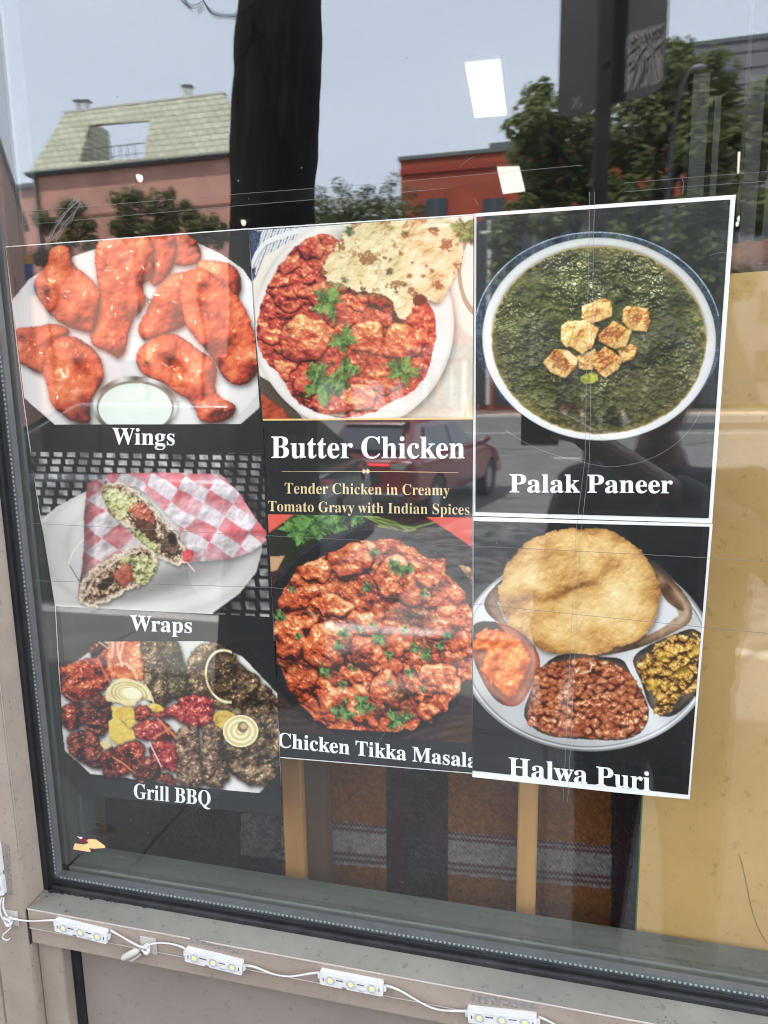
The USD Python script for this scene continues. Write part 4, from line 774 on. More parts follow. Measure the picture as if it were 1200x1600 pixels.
    for cx, cy, rx, ry, a in ((790, 830, 40, 24, -30), (740, 950, 34, 34, 0), (860, 890, 40, 20, -10), (910, 810, 20, 30, 0)):
        s.put(M * .6 * np.clip(1.1 - s.erad(cx, cy, rx, ry, a) ** 2 + .2 * s.noise(10, 3), 0, 1), (208, 170, 58))
    return s
# ================================================================ THE STREET: ground, road, pavements
ZO = CZ - 1.5
m_asph = mat('asphalt', (0.13, 0.128, 0.124), 0.9, 0.2, 1.2, 0.4, 60, spec=0.2, bdist=0.004)
m_conc = mat('pavement_concrete', (0.12, 0.117, 0.11), 0.9, 0.2, 1.5, 0.3, 50, spec=0.2)
m_kerb = mat('kerb_stone', (0.40, 0.39, 0.37), 0.85, 0.15, 3.0, 0.3, 40)
m_tan = mat('tan_paving', (0.46, 0.36, 0.24), 0.9, 0.15, 2.0)
m_red = mat('red_paving', (0.30, 0.09, 0.06), 0.9, 0.15, 2.0)
m_grass = mat('lawn', (0.05, 0.075, 0.025), 0.95, 0.4, 2.0, 0.5, 30, spec=0.1)
m_white = mat('road_paint', (0.72, 0.72, 0.70), 0.8, 0.1, 9)
KN, KF = -4.2, -44.0
struct('ground', bx(-900, 900, -900, 60, -0.6, -0.30), m_grass)
struct('road', bx(-250, 250, KF, KN, -0.25, 0.0), m_asph)
flags = thing('near_pavement', None, None, kind='structure')
xs = np.arange(-9, 9.1, 1.5); ys = [-4.05, -2.7, -1.35, 0.0]
for i in range(len(xs) - 1):
    for j in range(3):
        part(flags, 'paving_slab', bx(xs[i] + .004, xs[i + 1] - .004, ys[j] + .004, ys[j + 1] - .004 - .03 * (j == 2), 0.0, 0.15, 0.006), m_conc, smooth=False)
for sx in (-1, 1): part(flags, 'pavement_strip', bx(min(sx * 9.01, sx * 250), max(sx * 9.01, sx * 250), -4.05, -0.03, -0.1, 0.149), m_conc, smooth=False)
part(flags, 'joint_bed', bx(-9.0, 9.0, -4.05, -0.03, -0.1, 0.138), m_asph, smooth=False)
kb = thing('near_kerb', None, None, kind='structure')
for i, x in enumerate(np.arange(-12, 12, 1.2)): part(kb, 'kerb_stone', bx(x + .004, x + 1.196, KN, -4.052, -0.1, 0.15, 0.015), m_kerb, smooth=False)
fp = thing('far_pavement', None, None, kind='structure')
part(fp, 'kerb', bx(-250, 250, KF - .2, KF, -.2, .14, .02), m_kerb)
part(fp, 'tan_strip', bx(-250, 250, KF - 2.4, KF - .202, -.2, .15), m_tan)
part(fp, 'red_strip', bx(-250, 250, KF - 3.4, KF - 2.402, -.2, .154), m_red)
part(fp, 'pavement', bx(-250, 250, KF - 7.5, KF - 3.402, -.2, .15), m_conc)
struct('far_ground', bx(-400, 400, -300, KF - 7.502, -.2, .12), m_grass)
mk = thing('road_markings', None, None, kind='structure')
part(mk, 'lane_line', bx(-120, 120, -28.75, -28.6, 0.003, 0.004), m_white)
for x in np.arange(-30, 31, 6.0): part(mk, 'lane_dash', bx(x, x + 2.0, -18.5, -18.36, 0.003, 0.004), m_white)

# ================================================================ THE SHOP FRONT
m_alu = mat('painted_aluminium', L_(122, 109, 96), 0.5, 0.06, 3.0, 0.25, 140, col2=L_(138, 124, 110), bdist=0.0006, grime=.34, gscale=150)
m_alu_top = mat('weathered_aluminium', L_(98, 95, 85), 0.6, 0.0, 5.0, 0.3, 90, col2=L_(120, 115, 103), bdist=0.0006, grime=.4, gscale=130)
m_panel = mat('bulkhead_paint', L_(113, 102, 93), 0.5, 0.0, 2.0, 0.2, 120, col2=L_(124, 113, 103), bdist=0.0005, grime=.22, gscale=110)
m_edge = mat('rubbed_edge', L_(160, 149, 138), 0.45, 0.1, 30)
m_rub = mat('black_rubber', (0.007, 0.007, 0.007), 0.6, 0.5, 20, 0.6, 60, spec=.25, bdist=0.001)
m_mast = mat('smeared_mastic', (0.007, 0.007, 0.007), 0.6, 0.0, 40, 1.0, 90, col2=(0.022, 0.022, 0.021), bdist=0.002, spec=.25)
m_spacer = mat('spacer_metal', L_(92, 94, 94), 0.4, 0.1, 60, metal=0.3)
m_hole = mat('spacer_dot', L_(158, 160, 158), 0.5)
m_inner = mat('inner_frame_paint', L_(100, 101, 92), 0.55, 0.2, 6.0, 0.3, 60, grime=.4, gscale=90)
m_jamb = mat('inner_jamb_paint', L_(60, 64, 62), 0.55, 0.15, 6.0)
m_crack = mat('open_joint', (0.01, 0.009, 0.008), 0.9)
m_glass_out = pane('outer_glass', PANE_R, (0.985, 0.992, 0.987), 0.0, 0.012, dust=0.0035)
m_glass_in = pane('inner_glass', PANE_R, (0.985, 0.992, 0.987), 0.0, 0.02)
XL, XR, ZB, ZT = -0.616, 1.75, 0.879 + ZO, 3.0
win = thing('shop_window', 'large double glazed shop window in a greige aluminium frame with menu sheets behind the glass', 'window')
def quad(p):
    return trimesh.Trimesh(np.array(p, float), [[0, 1, 2], [0, 2, 3]], process=False)
part(win, 'outer_pane', quad([(XL + .002, 0, ZB + .002), (XR, 0, ZB + .002), (XR, 0, ZT), (XL + .002, 0, ZT)]), m_glass_out, smooth=False)
part(win, 'inner_pane', quad([(XL + .002, .0150, ZB + .002), (XR, .0190, ZB + .002), (XR, .0180, ZT), (XL + .002, .0146, ZT)]), m_glass_in, smooth=False)
# gaskets
part(win, 'side_gasket', bx(XL - .003, XL + .0052, -.0085, -.001, ZB - .003, ZT, .0015), m_rub)
part(win, 'side_gasket', bx(XL - .002, XL + .0095, -.0040, -.0008, ZB, ZT, .0008), m_rub)
part(win, 'bottom_gasket', bx(XL + .0098, XR, -.0086, -.001, ZB - .002, ZB + .0075, .0018), m_mast)
part(win, 'bottom_gasket', bx(XL + .0098, XR, -.0040, -.0008, ZB + .0078, ZB + .0125, .0008), m_rub)
rng = np.random.default_rng(5)
# spacer bar between the panes, with its row of small perforations
part(win, 'spacer_bar', bx(XL + .0045, XL + .0125, .004, .0125, ZB + .006, ZT), m_spacer)
part(win, 'spacer_bar', bx(XL + .0127, XR, .004, .0125, ZB + .0075, ZB + .0155), m_spacer)
dots = []
for x in np.arange(XL + .016, .8, .0052): dots.append(bx(x, x + .0024, .0032, .0042, ZB + .0108, ZB + .0128))
for z in np.arange(ZB + .016, ZB + 1.2, .0052): dots.append(bx(XL + .0082, XL + .0098, .0032, .0042, z, z + .0024))
tag(part(win, 'spacer_perforation', cat_(dots), m_hole, smooth=False), kind='stuff')
# inner frame: rail along the bottom with its step, and the jamb on the left
part(win, 'inner_rail', bx(XL + .013, XR, .0225, .048, ZB - .03, ZB + .0135, .002), m_inner)
part(win, 'inner_rail', bx(XL + .013, XR, .0485, .074, ZB - .03, ZB + .0085, .002), m_inner)
part(win, 'inner_jamb', bx(XL - .02, XL + .0130, .0225, .050, ZB + .014, ZT, .002), m_jamb)
part(win, 'inner_jamb', bx(XL - .02, XL + .0190, .0505, .078, ZB + .009, ZT, .002), m_jamb)
part(win, 'inner_jamb', bx(XL - .02, XL + .004, .0005, .0220, ZB + .006, ZT), m_rub)
# the frame outside: mullion, sill rail, bulkhead
FY = -.040
mu = part(win, 'mullion', bx(XL - .052, XL - .0002, FY, .02, 0.15, 3.2, .0022), m_alu)
part(win, 'mullion_edge_wear', bx(XL - .0009, XL + .0001, FY - .0002, FY + .0008, ZB + .08, 2.7, .0002), mat('worn_corner', L_(138, 127, 117), .45))
part(win, 'outer_frame', bx(XL - .40, XL - .0535, FY + .002, .02, 0.15, 3.2, .002), m_alu)
sill = part(win, 'sill_rail', bx(XL + .0006, XR, FY, -.0088, ZB - .0272, ZB - .0015, .0014), m_alu)
top = hull([(x, y, z) for x in (XL + .0008, XR) for y, z in ((FY + .0012, ZB - .0016), (FY + .0012, ZB - .0008), (-.009, ZB + .0014), (-.009, ZB - .0012))])
part(win, 'sill_top', top, m_alu_top, smooth=False)
part(win, 'sill_edge_wear', bx(XL + .0010, XR, FY - .0003, FY + .0010, ZB - .0022, ZB - .0006, .0003), m_edge)
part(win, 'sill_lower_strip', bx(XL + .0012, XR, FY + .0015, -.0088, ZB - .050, ZB - .0276, .0012), m_alu)
part(win, 'sill_lower_edge', bx(XL + .0012, XR, FY - .0004, FY + .002, ZB - .0280, ZB - .0270, .0003), m_edge)
part(win, 'joint', bx(XL - .0006, XL + .0006, FY - .0003, -.012, ZB - .051, ZB - .0022), m_crack)
part(win, 'bulkhead_panel', bx(XL + .048, XR, -.012, .02, 0.17, ZB - .0505, .001), m_panel)
part(win, 'bulkhead_gasket', bx(XL + .036, XL + .0478, -.0165, .02, 0.17, ZB - .0505, .0015), m_rub)
part(win, 'bulkhead_stile', bx(XL + .0008, XL + .0358, -.030, .02, 0.15, ZB - .0505, .0015), m_alu)
part(win, 'bulkhead_foot', bx(XL + .036, XR, -.02, .02, 0.1505, 0.1695), m_alu)
part(win, 'right_mullion', bx(XR + .001, XR + .06, FY, .02, 0.15, 3.2, .002), m_alu)
part(win, 'head_rail', bx(XL, XR, FY, .02, ZT + .001, ZT + .08, .002), m_alu)
sc = []
for i in range(3): sc.append(cyl((XL + .012 + .02 * i + .006 * (i == 1), -.018 - .008 * i, ZB + .0002), (XL + .012 + .02 * i + .006 * (i == 1), -.018 - .008 * i, ZB + .0008), .0018, 10))
for i, s_ in enumerate(sc): part(win, 'screw_head', s_, m_spacer)
part(win, 'rust_spot', hull([(XL + .0010, -.024, ZB + .0002), (XL + .006, -.0215, ZB + .0006), (XL + .0045, -.026, ZB - .0003), (XL + .001, -.030, ZB - .0004), (XL + .003, -.024, ZB + .0016)]), mat('rust', L_(150, 96, 60), .9, .3, 300))
mastic = []
for i in range(70):
    x = XL + .011 + abs(rng.normal(0, .05)); p = np.array([x, -.0088, ZB + .002]) + rng.normal(0, 1, 3) * (.002, .0012, .0012)
    s_ = trimesh.creation.icosphere(1, rng.uniform(.0008, .0024)); s_.apply_scale([1.6, .8, .7]); s_.apply_translation(p); mastic.append(s_)
tag(part(win, 'mastic_crumbs', cat_(mastic), m_mast), kind='stuff')
# specks of dirt on the frame
sp = []
for i in range(150):
    if i % 3 == 0: p = (rng.uniform(XL + .05, .6), -.0122, rng.uniform(.9, ZB - .06))
    elif i % 3 == 1: p = (rng.uniform(XL + .01, .6), rng.uniform(-.036, -.012), ZB - .0001)
    else: p = (rng.uniform(XL - .05, XL), FY - .0001, rng.uniform(ZB - .2, ZB + .5))
    s_ = trimesh.creation.icosphere(1, rng.uniform(.0003, .0009)); s_.apply_scale([1, .4, 1] if i % 3 != 1 else [1, 1, .4]); s_.apply_translation(p); sp.append(s_)
tag(part(win, 'dirt_specks', cat_(sp), mat('dirt', (0.05, 0.045, 0.04), .9)), kind='stuff')
# fine scratches and splashes on the glass
dr = []
for i in range(70):
    px, py = rng.uniform(10, 1190), rng.uniform(0, 1450)
    c = G(px, py, -.0004); r = rng.uniform(.0002, .0006)
    s_ = trimesh.creation.icosphere(0, r); s_.apply_scale([1, .25, rng.uniform(1, 1.8)]); s_.apply_translation(c); dr.append(s_)
m_splash = mat('dried_splash', (0.20, 0.205, 0.205), .7)
tag(part(win, 'dried_splashes', cat_(dr), m_splash), kind='stuff')
def scratch(pts, r=.00011, y=-.0003): return tube(spline(G(*np.array(pts, float).T, y), 12), r, 4)
scr = [scratch(p) for p in ([(718, 262), (728, 252), (742, 244)], [(742, 312), (747, 320)], [(1064, 274), (1068, 290), (1066, 303)], [(633, 755), (650, 765)], [(860, 640), (920, 668), (945, 690)], [(905, 720), (990, 725), (1060, 690), (1095, 642)], [(790, 672), (850, 705), (905, 720)], [(1135, 545), (1165, 520), (1190, 505)], [(1140, 590), (1160, 597), (1180, 592)], [(1108, 400), (1118, 396), (1140, 397)], [(1185, 412), (1200, 411)], [(602, 1145), (590, 1160), (575, 1175)])]
for s_ in scr: part(win, 'scratch', s_, m_splash)
tr = []
for (a, b, c_) in (((75, 378), (92, 345), (112, 322)), ((78, 372), (100, 338), (122, 312)), ((82, 378), (104, 350), (128, 318)), ((110, 322), (118, 312), (128, 320)), ((95, 350), (108, 345), (116, 330))): [tr.append(scratch(np.array([a, b, c_]) + np.random.default_rng(int(a[0]) + q).normal(0, 2.2, (3, 2)), .00013)) for q in range(4)]
for s_ in tr: part(win, 'glue_streak', s_, m_splash)

# the building round the window
m_fac = brick('shop_brick', (0.26, 0.12, 0.08), (0.33, 0.17, 0.12), (0.4, 0.38, 0.34))
m_dark = mat('room_paint', (0.045, 0.04, 0.035), 0.9, 0.2, 2.0)
m_ceil = mat('room_ceiling', (0.10, 0.095, 0.09), 0.9)
shop = thing('shop_building', 'brick shop building that holds the menu window', 'building')
part(shop, 'front_wall', bx(-9, XL - .402, -.02, .25, .15, 7.5), m_fac)
part(shop, 'front_wall', bx(XR + .062, 9, -.02, .25, .15, 7.5), m_fac)
part(shop, 'front_wall', bx(XL - .4, XR + .06, -.02, .25, 3.202, 7.5), m_fac)
part(shop, 'room_wall', bx(-3.2, 4.2, 8.0, 8.2, .1, 3.6), m_dark); part(shop, 'room_wall', bx(-3.2, -3.0, .26, 8.0, .1, 3.6), m_dark); part(shop, 'room_wall', bx(4.0, 4.2, .26, 8.0, .1, 3.6), m_dark)
part(shop, 'room_floor', bx(-3.0, 4.0, .1, 8.0, .0, .18), mat('room_floor_tiles', (0.08, 0.07, 0.06), .5, .2, 3.0)); part(shop, 'room_ceiling', bx(-3.0, 4.0, .26, 8.0, 3.4, 3.6), m_ceil)
part(shop, 'roof', bx(-9, 9, .26, 9, 7.3, 7.5), m_asph)
part(shop, 'inner_bulkhead', bx(XL - .38, XR, .03, .072, .18, ZB - .032), m_dark)

# ================================================================ THE MENU SHEETS behind the glass
m_ink = usdkit.material(stage, '/World/Looks/printed_ink', {'a': ('attribute', {'attribute': 'ink'}), 'p': ('principled_bsdf', {'roughness': 0.38, 'specular_ior_level': 0.35})}, [('a.color', 'p.base_color')], surface='p.BSDF')
m_black = mat('black_print', (0.0065, 0.0070, 0.0070), 0.35, 0.2, 6)
m_paper = mat('white_paper', (0.88, 0.85, 0.82), 0.6, 0.03, 5)
m_letter = mat('white_print', (0.88, 0.85, 0.82), 0.5)
m_cream = mat('cream_print', L_(226, 202, 150), 0.5)
YP, YB, YI, YT = .0232, .0226, .0222, .0218
INK = 0.98

def sheet(name, label, paper, black):
    t = thing(name, label, 'poster', group=None, loc=G(*np.mean(paper, 0), YP))
    part(t, 'paper', extrude_px(Polygon(paper), YP, .0003), m_paper, smooth=False)
    for b in black: part(t, 'black_background', extrude_px(Polygon(b), YB, 0), m_black, smooth=False)
    return t

def picture(t, name, s, label=None):
    n, m = s.shape
    V = G(s.X, s.Y, YI).reshape(-1, 3)
    i = np.arange(n * m).reshape(n, m)
    a, b, c, d = i[:-1, :-1].ravel(), i[:-1, 1:].ravel(), i[1:, 1:].ravel(), i[1:, :-1].ravel()
    F = np.vstack([np.stack([a, d, c], 1), np.stack([a, c, b], 1)])
    part(t, name, trimesh.Trimesh(V, F, process=False), m_ink, smooth=False, label=label, color=(s.linear() * INK * (1.03, 0.985, 0.94)).reshape(-1, 3))

left = sheet('menu_poster', 'tall menu poster picturing wings, wraps and a grill platter one above another', 
    [(8.6, 385.2), (387.2, 356.8), (399, 510), (411, 656), (424, 900), (438.0, 1200), (439, 1273), (123, 1238), (103.2, 1160), (92.5, 1062), (85.5, 940), (79, 890), (61, 800), (35.5, 622), (18, 470)],
    [[(9.2, 386.6), (388.2, 358.4), (398.2, 510), (410.2, 656), (423.3, 900), (437.6, 1200), (440, 1275.4), (121.5, 1240.5), (104, 1160), (93.5, 1062), (86.5, 940), (80, 890), (62, 800), (36.5, 622), (19, 470)]])
picture(left, 'wings_photo', paint_wings(), 'printed photo of orange fried chicken wings on a white plate with a dip cup')
picture(left, 'wraps_photo', paint_wraps(), 'printed photo of a cut wrap in red chequered paper on a white plate')
picture(left, 'grill_photo', paint_grill(), 'printed photo of a platter of grilled meats with onion rings and lemon')
lettering(left, 'caption', 'Wings', (175.5, 694), (273, 695.5), 25.5, m_letter, YT, 1.2)
lettering(left, 'caption', 'Wraps', (203.5, 985), (300, 989), 23.5, m_letter, YT, 1.2)
lettering(left, 'caption', 'Grill BBQ', (209, 1247), (329, 1259), 23, m_letter, YT, 1.2)

mid = sheet('menu_poster', 'narrow middle poster with butter chicken above and chicken tikka masala below', 
    [(387.6, 357), (741.2, 334.4), (740, 655), (739, 810), (738.6, 1209), (436.6, 1184), (436, 1145), (424, 900), (418, 803), (410, 656), (399, 505)],
    [[(388.6, 358.8), (740.6, 336.2), (739.4, 655), (738.4, 810), (738.2, 1207.6), (437.4, 1182.6), (436.8, 1145), (424.8, 900), (418.8, 803), (410.8, 656), (400, 505)]])
picture(mid, 'butter_chicken_photo', paint_butter(), 'printed photo of butter chicken on a white plate with flat bread')
picture(mid, 'tikka_photo', paint_tikka(), 'printed photo of orange chicken tikka masala in a black pan')
part(mid, 'gold_rule', extrude_px(Polygon([(410.5, 654.6), (739, 652.4), (739, 655.4), (410.5, 657.2)]), YT, 0), mat('gold_print', L_(232, 190, 120), .5), smooth=False)
lettering(mid, 'caption', 'Butter Chicken', (423.5, 715.5), (726, 716), 33.5, m_letter, YT, 1.2)
part(mid, 'thin_rule', extrude_px(unary_union([Polygon([(440, 736.2), (564, 736), (564, 737), (440, 736.8)]), Polygon([(579, 736), (716, 738), (716, 738.6), (579, 737)])]), YT, 0), m_cream, smooth=False)
part(mid, 'ornament', extrude_px(unary_union([Polygon([(x - 4, 736.6), (x, 732.8), (x + 4, 736.6), (x, 740.4)]) for x in (568.5, 574.8)]), YT, 0), m_cream, smooth=False)
lettering(mid, 'caption', 'Tender Chicken in Creamy', (445, 771), (702.5, 774), 16.8, m_cream, YT, -1.6)
lettering(mid, 'caption', 'Tomato Gravy with Indian Spices', (419, 798.6), (733.5, 804.2), 16.2, m_cream, YT, -1.6)
lettering(mid, 'caption', 'Chicken Tikka Masala', (434.5, 1167), (746, 1200), 22.5, m_letter, YT, 2.0, clip=Polygon([(437, 1100), (738.2, 1100), (738.2, 1260), (437, 1260)]))

pal = sheet('menu_poster', 'white bordered black poster of palak paneer in a white bowl', [(740.6, 333.6), (1149.6, 304.2), (1112.6, 817.6), (739.4, 805.8)], [[(744.4, 338.8), (1141.2, 311.6), (1107.4, 809.6), (742.8, 800)]])
picture(pal, 'palak_photo', paint_palak(), 'printed photo of green spinach curry with fried cheese cubes')
lettering(pal, 'caption', 'Palak Paneer', (796, 769), (1051, 770.5), 28, m_letter, YT, 1.5)
hal = sheet('menu_poster', 'white bordered black poster of halwa puri on a steel plate, slightly torn lower edge', [(739.6, 807.6), (1113.6, 818.8), (1077.6, 1249), (960, 1238), (850, 1226), (738, 1214)], [[(740.4, 814), (1108.8, 823), (1075.2, 1242), (960, 1229.5), (850, 1217), (738.4, 1203.6)]])
picture(hal, 'halwa_photo', paint_halwa(), 'printed photo of fried bread, halwa, chickpeas and potatoes on a divided steel plate')
lettering(hal, 'caption', 'Halwa Puri', (794.5, 1212), (1016, 1235.5), 29, m_letter, YT, 1.5)

# clear packing tape that holds the sheets: two wide strips across, two narrow ones down
m_film = usdkit.material(stage, '/World/Looks/clear_film', {'t': ('transparent_bsdf', {'color': (0.985, 0.985, 0.98)}), 'g': ('glossy_bsdf', {'roughness': 0.12, 'color': (0.9, 0.9, 0.9)}), 'm': ('mix_closure', {'fac': 0.012})}, [('t.BSDF', 'm.closure1'), ('g.BSDF', 'm.closure2')], surface='m.closure')
m_tedge = mat('tape_edge', (0.20, 0.20, 0.19), .5)
m_tedge_d = mat('tape_edge_dark', (0.09, 0.088, 0.085), .5)
def tape(label, a, b, y=-.0006, r=.00022, me=None):
    t = thing('clear_tape', label, 'tape', loc=G(*a[0], y), group=None)
    part(t, 'film', extrude_px(Polygon([*a, *b[::-1]]), y, 0), m_film, smooth=False)
    for e in (a, b): part(t, 'edge', tube(G(*np.array(e, float).T, y - .0002), r, 4), me or m_tedge)
tape('clear tape strip running across the sheets at the height of the wraps', [(30, 816.5), (417, 837), (742, 853), (1112, 872), (1200, 878)], [(40, 907), (420, 918), (742, 944), (1098, 980), (1200, 990)], me=m_tedge_d)
tape('clear tape strip across the glass just above the posters', [(30, 331.5), (365, 303.5), (600, 286), (910, 258)], [(30, 352), (365, 322), (600, 303), (700, 294)], r=.00012)
tape('thin clear tape running down the palak and halwa sheets', [(921.5, 300), (914, 718), (900, 830), (880, 1252)], [(929, 300), (921, 718), (908, 830), (887, 1252)], r=.00013)
tape('short clear tape at the upper right of the palak sheet', [(975, 286), (1080, 277), (1200, 268)], [(975, 300), (1080, 291), (1200, 283)], r=.0001)
# remains of a torn sticker in the lower left corner
st = thing('torn_sticker', 'small torn scrap of peach and red sticker low on the glass', 'sticker', loc=G(138, 1320, -.0008))
part(st, 'peach_scrap', extrude_px(Polygon([(140, 1311), (150, 1312), (164, 1322), (164, 1325), (146, 1326), (138, 1325), (142, 1330), (139, 1331), (114, 1327), (117, 1318), (131, 1320), (139, 1317), (134, 1313)]), -.0008, .0003), mat('peach_scrap', L_(232, 178, 120), .6, .08, 200), smooth=False)
part(st, 'red_scrap', extrude_px(Polygon([(122, 1308), (137, 1312), (133, 1317), (127, 1315)]), -.0008, .0003), mat('red_scrap', L_(120, 24, 40), .6), smooth=False)
part(st, 'white_scrap', extrude_px(Polygon([(120.5, 1307), (129, 1309), (126, 1311)]), -.0012, .0002), m_paper, smooth=False)

# ================================================================ INSIDE: booth, cardboard, lights
def plaid():
    s = Print([(40, 1160), (1012, 1180), (1000, 1500), (60, 1440)], step=2.0, base=(120, 78, 34))
    wv = .5 + .25 * np.sin(s.x * 2.2) * np.sin(s.y * 2.4) + .18 * s.noise(3, 1)
    s.put(np.ones(s.shape), s.ramp(wv, [(100, 62, 26), (124, 80, 36), (146, 98, 46)]))
    yy = s.y - 0.090 * (s.x - 600)
    band = ((yy > 1290) & (yy < 1357)).astype(float)
    s.put(band, s.ramp(wv + .05 * s.noise(20, 2), [(104, 102, 102), (134, 132, 134), (158, 156, 158)]))
    for c in (1293, 1301, 1340, 1349): s.put(np.exp(-((yy - c - 1.4 * np.sin(s.x * 1.0)) / 2.0) ** 2), (74, 30, 42))
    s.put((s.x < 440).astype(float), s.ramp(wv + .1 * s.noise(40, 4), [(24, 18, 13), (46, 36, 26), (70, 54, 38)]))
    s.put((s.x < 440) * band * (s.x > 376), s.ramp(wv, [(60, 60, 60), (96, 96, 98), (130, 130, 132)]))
    for a, b in ((604, 700), (955, 1012)):
        col = ((s.x > a) & (s.x < b)).astype(float)
        s.put(col * .86, s.ramp(wv, [(14, 14, 18), (30, 30, 36), (60, 60, 66)]))
        s.put(np.exp(-((s.x - a - 17) / 7) ** 2) * .8, (70, 16, 34)); s.put(np.exp(-((s.x - b + 14) / 5) ** 2) * .6, (64, 20, 34))
    return s
booth = thing('booth_bench', 'wooden booth bench back with plaid brown and grey upholstery behind the glass', 'bench', loc=G(600, 1400, .16))
YBOOTH = .135
s = plaid(); n_, m_ = s.shape
V = G(s.X, s.Y, YBOOTH).reshape(-1, 3); i = np.arange(n_ * m_).reshape(n_, m_)
a, b, c, d = i[:-1, :-1].ravel(), i[:-1, 1:].ravel(), i[1:, 1:].ravel(), i[1:, :-1].ravel()
m_cloth = usdkit.material(stage, '/World/Looks/woven_cloth', {'a': ('attribute', {'attribute': 'ink'}), 'co': ('texture_coordinate', {}), 'w': ('wave_texture', {'scale': 160.0, 'wave_type': 'bands', 'bands_direction': 'diagonal'}), 'bu': ('bump', {'strength': 0.5, 'distance': 0.001}), 'p': ('principled_bsdf', {'roughness': 0.9, 'specular_ior_level': 0.1})}, [('a.color', 'p.base_color'), ('co.object', 'w.vector'), ('w.fac', 'bu.height'), ('bu.normal', 'p.normal')], surface='p.BSDF')
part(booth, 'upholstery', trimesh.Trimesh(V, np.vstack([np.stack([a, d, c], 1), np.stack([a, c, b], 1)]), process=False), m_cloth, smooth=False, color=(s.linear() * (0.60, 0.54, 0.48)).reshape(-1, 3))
e0, e1 = G(40, 1440, YBOOTH), G(1012, 1180, YBOOTH)
part(booth, 'back_board', bx(e0[0], e1[0], YBOOTH + .004, YBOOTH + .03, .6, G(600, 1180, YBOOTH)[2] + .02), m_dark)
m_wood = mat('pine_wood', L_(150, 106, 56), .5, 0, 14, .3, 40, col2=L_(186, 138, 80), stretch=(1, 1, .06))
m_wood_d = mat('stained_wood', L_(74, 52, 32), .5, .25, 14, stretch=(1, 1, .06))
for (l0, l1), mm in (((441, 472), m_wood), ((809, 840), m_wood), ((122, 143), m_wood_d)):
    p0, p1 = G(l0, 1270, .10), G(l1, 1270, .10)
    part(booth, 'slat', bx(p0[0], p1[0], .10, YBOOTH - .003, .7, 1.9, .002), mm)
part(booth, 'slat_side', bx(G(472, 1270, .10)[0] + .001, G(512, 1270, .115)[0], .112, YBOOTH - .003, .7, 1.9), m_wood_d)
m_card = mat('cardboard', L_(172, 136, 82), .85, 0, 3, .5, 40, col2=L_(196, 158, 100), spec=.15, grime=.22, gscale=70)
card = thing('cardboard_sheet', 'large tan cardboard sheet leaning inside at the right of the window', 'cardboard', loc=G(1100, 1480, .08))
pc = [(1005, 1236), (1018, 1050), (1060, 470), (1070, 433), (1240, 420), (1260, 1540), (1200, 1512), (993, 1472)]
part(card, 'board', extrude_px(Polygon(pc), .079, .004), m_card)
part(card, 'green_edge', extrude_px(Polygon([(1003.2, 1236), (1005.2, 1236), (993.4, 1472), (991.6, 1472)]), .0788, .004), mat('green_edge', L_(38, 92, 40), .7), smooth=False)
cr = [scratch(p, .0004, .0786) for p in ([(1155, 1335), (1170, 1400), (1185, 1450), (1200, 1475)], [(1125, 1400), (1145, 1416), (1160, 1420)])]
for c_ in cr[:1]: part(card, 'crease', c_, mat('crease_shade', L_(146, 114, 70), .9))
rl = solo('rolled_blanket', tube(spline([G(1085, 408, .12), G(1120, 407, .118), G(1160, 404, .12), (*G(1260, 396, .12),)], 24), .0158 + .0012 * np.sin(np.arange(24) * 1.3), 18), mat('brown_fleece', L_(112, 70, 40), .95, .25, 40, .8, 200, spec=.1), 'rolled brown fleece blanket lying above the cardboard sheet', 'blanket')
# pale vertical blind slats far right inside
m_blind = mat('blind_fabric', (0.036, 0.037, 0.033), .9, .1, 5)
bl = thing('vertical_blind', 'pale vertical blind slats hanging inside at the right', 'blind', loc=G(1150, 385, .5))
for a_, b_, t_ in ((1172, 1197, 118), (1118, 1128, 150), (1084, 1110, 116), (1210, 1240, 110)):
    q0, q1, q2 = G(a_, t_, .5), G(b_, t_, .5), G(a_ - 12, 384, .5)
    part(bl, 'slat', bx(q0[0], q1[0], .5, .504, q2[2], q0[2]), m_blind)

def at_z(px, py, z):
    r = np.array([(px - 600) / FPX, (py - 800) / FPX, 1.0]) @ RC
    t = (CZ - z) / r[1]
    return np.array([r[0] * t, r[2] * t - D, z])
ZC = 3.4
m_lamp = glow('ceiling_panel_light', (1.0, 0.92, 0.80), LAMPK)
m_trim = mat('lamp_trim', (.5, .5, .48), .5)
for k, (pts, lab) in enumerate((([(727, 103), (781, 98), (791, 180), (742, 184)], 'largest lit rectangular ceiling panel, highest in the window'), ([(777, 264), (811, 263), (820, 299), (786, 303)], 'smaller lit ceiling panel just above the top edge of the posters'), ([(1153, 241), (1166, 240), (1164, 262), (1152, 272)], 'narrow lit ceiling panel at the far right by the blind'))):
    q = np.array([at_z(*p, ZC - .03) for p in pts])
    t = thing('ceiling_light', lab, 'ceiling light', loc=q.mean(0))
    part(t, 'diffuser', hull(np.vstack([q, q + (0, 0, .012)])), m_lamp, smooth=False)
    c0 = q.mean(0); o = c0 + (q - c0) * 1.04
    part(t, 'housing', hull(np.vstack([o + (0, 0, .014), o + (0, 0, .0295)])), m_trim, smooth=False)
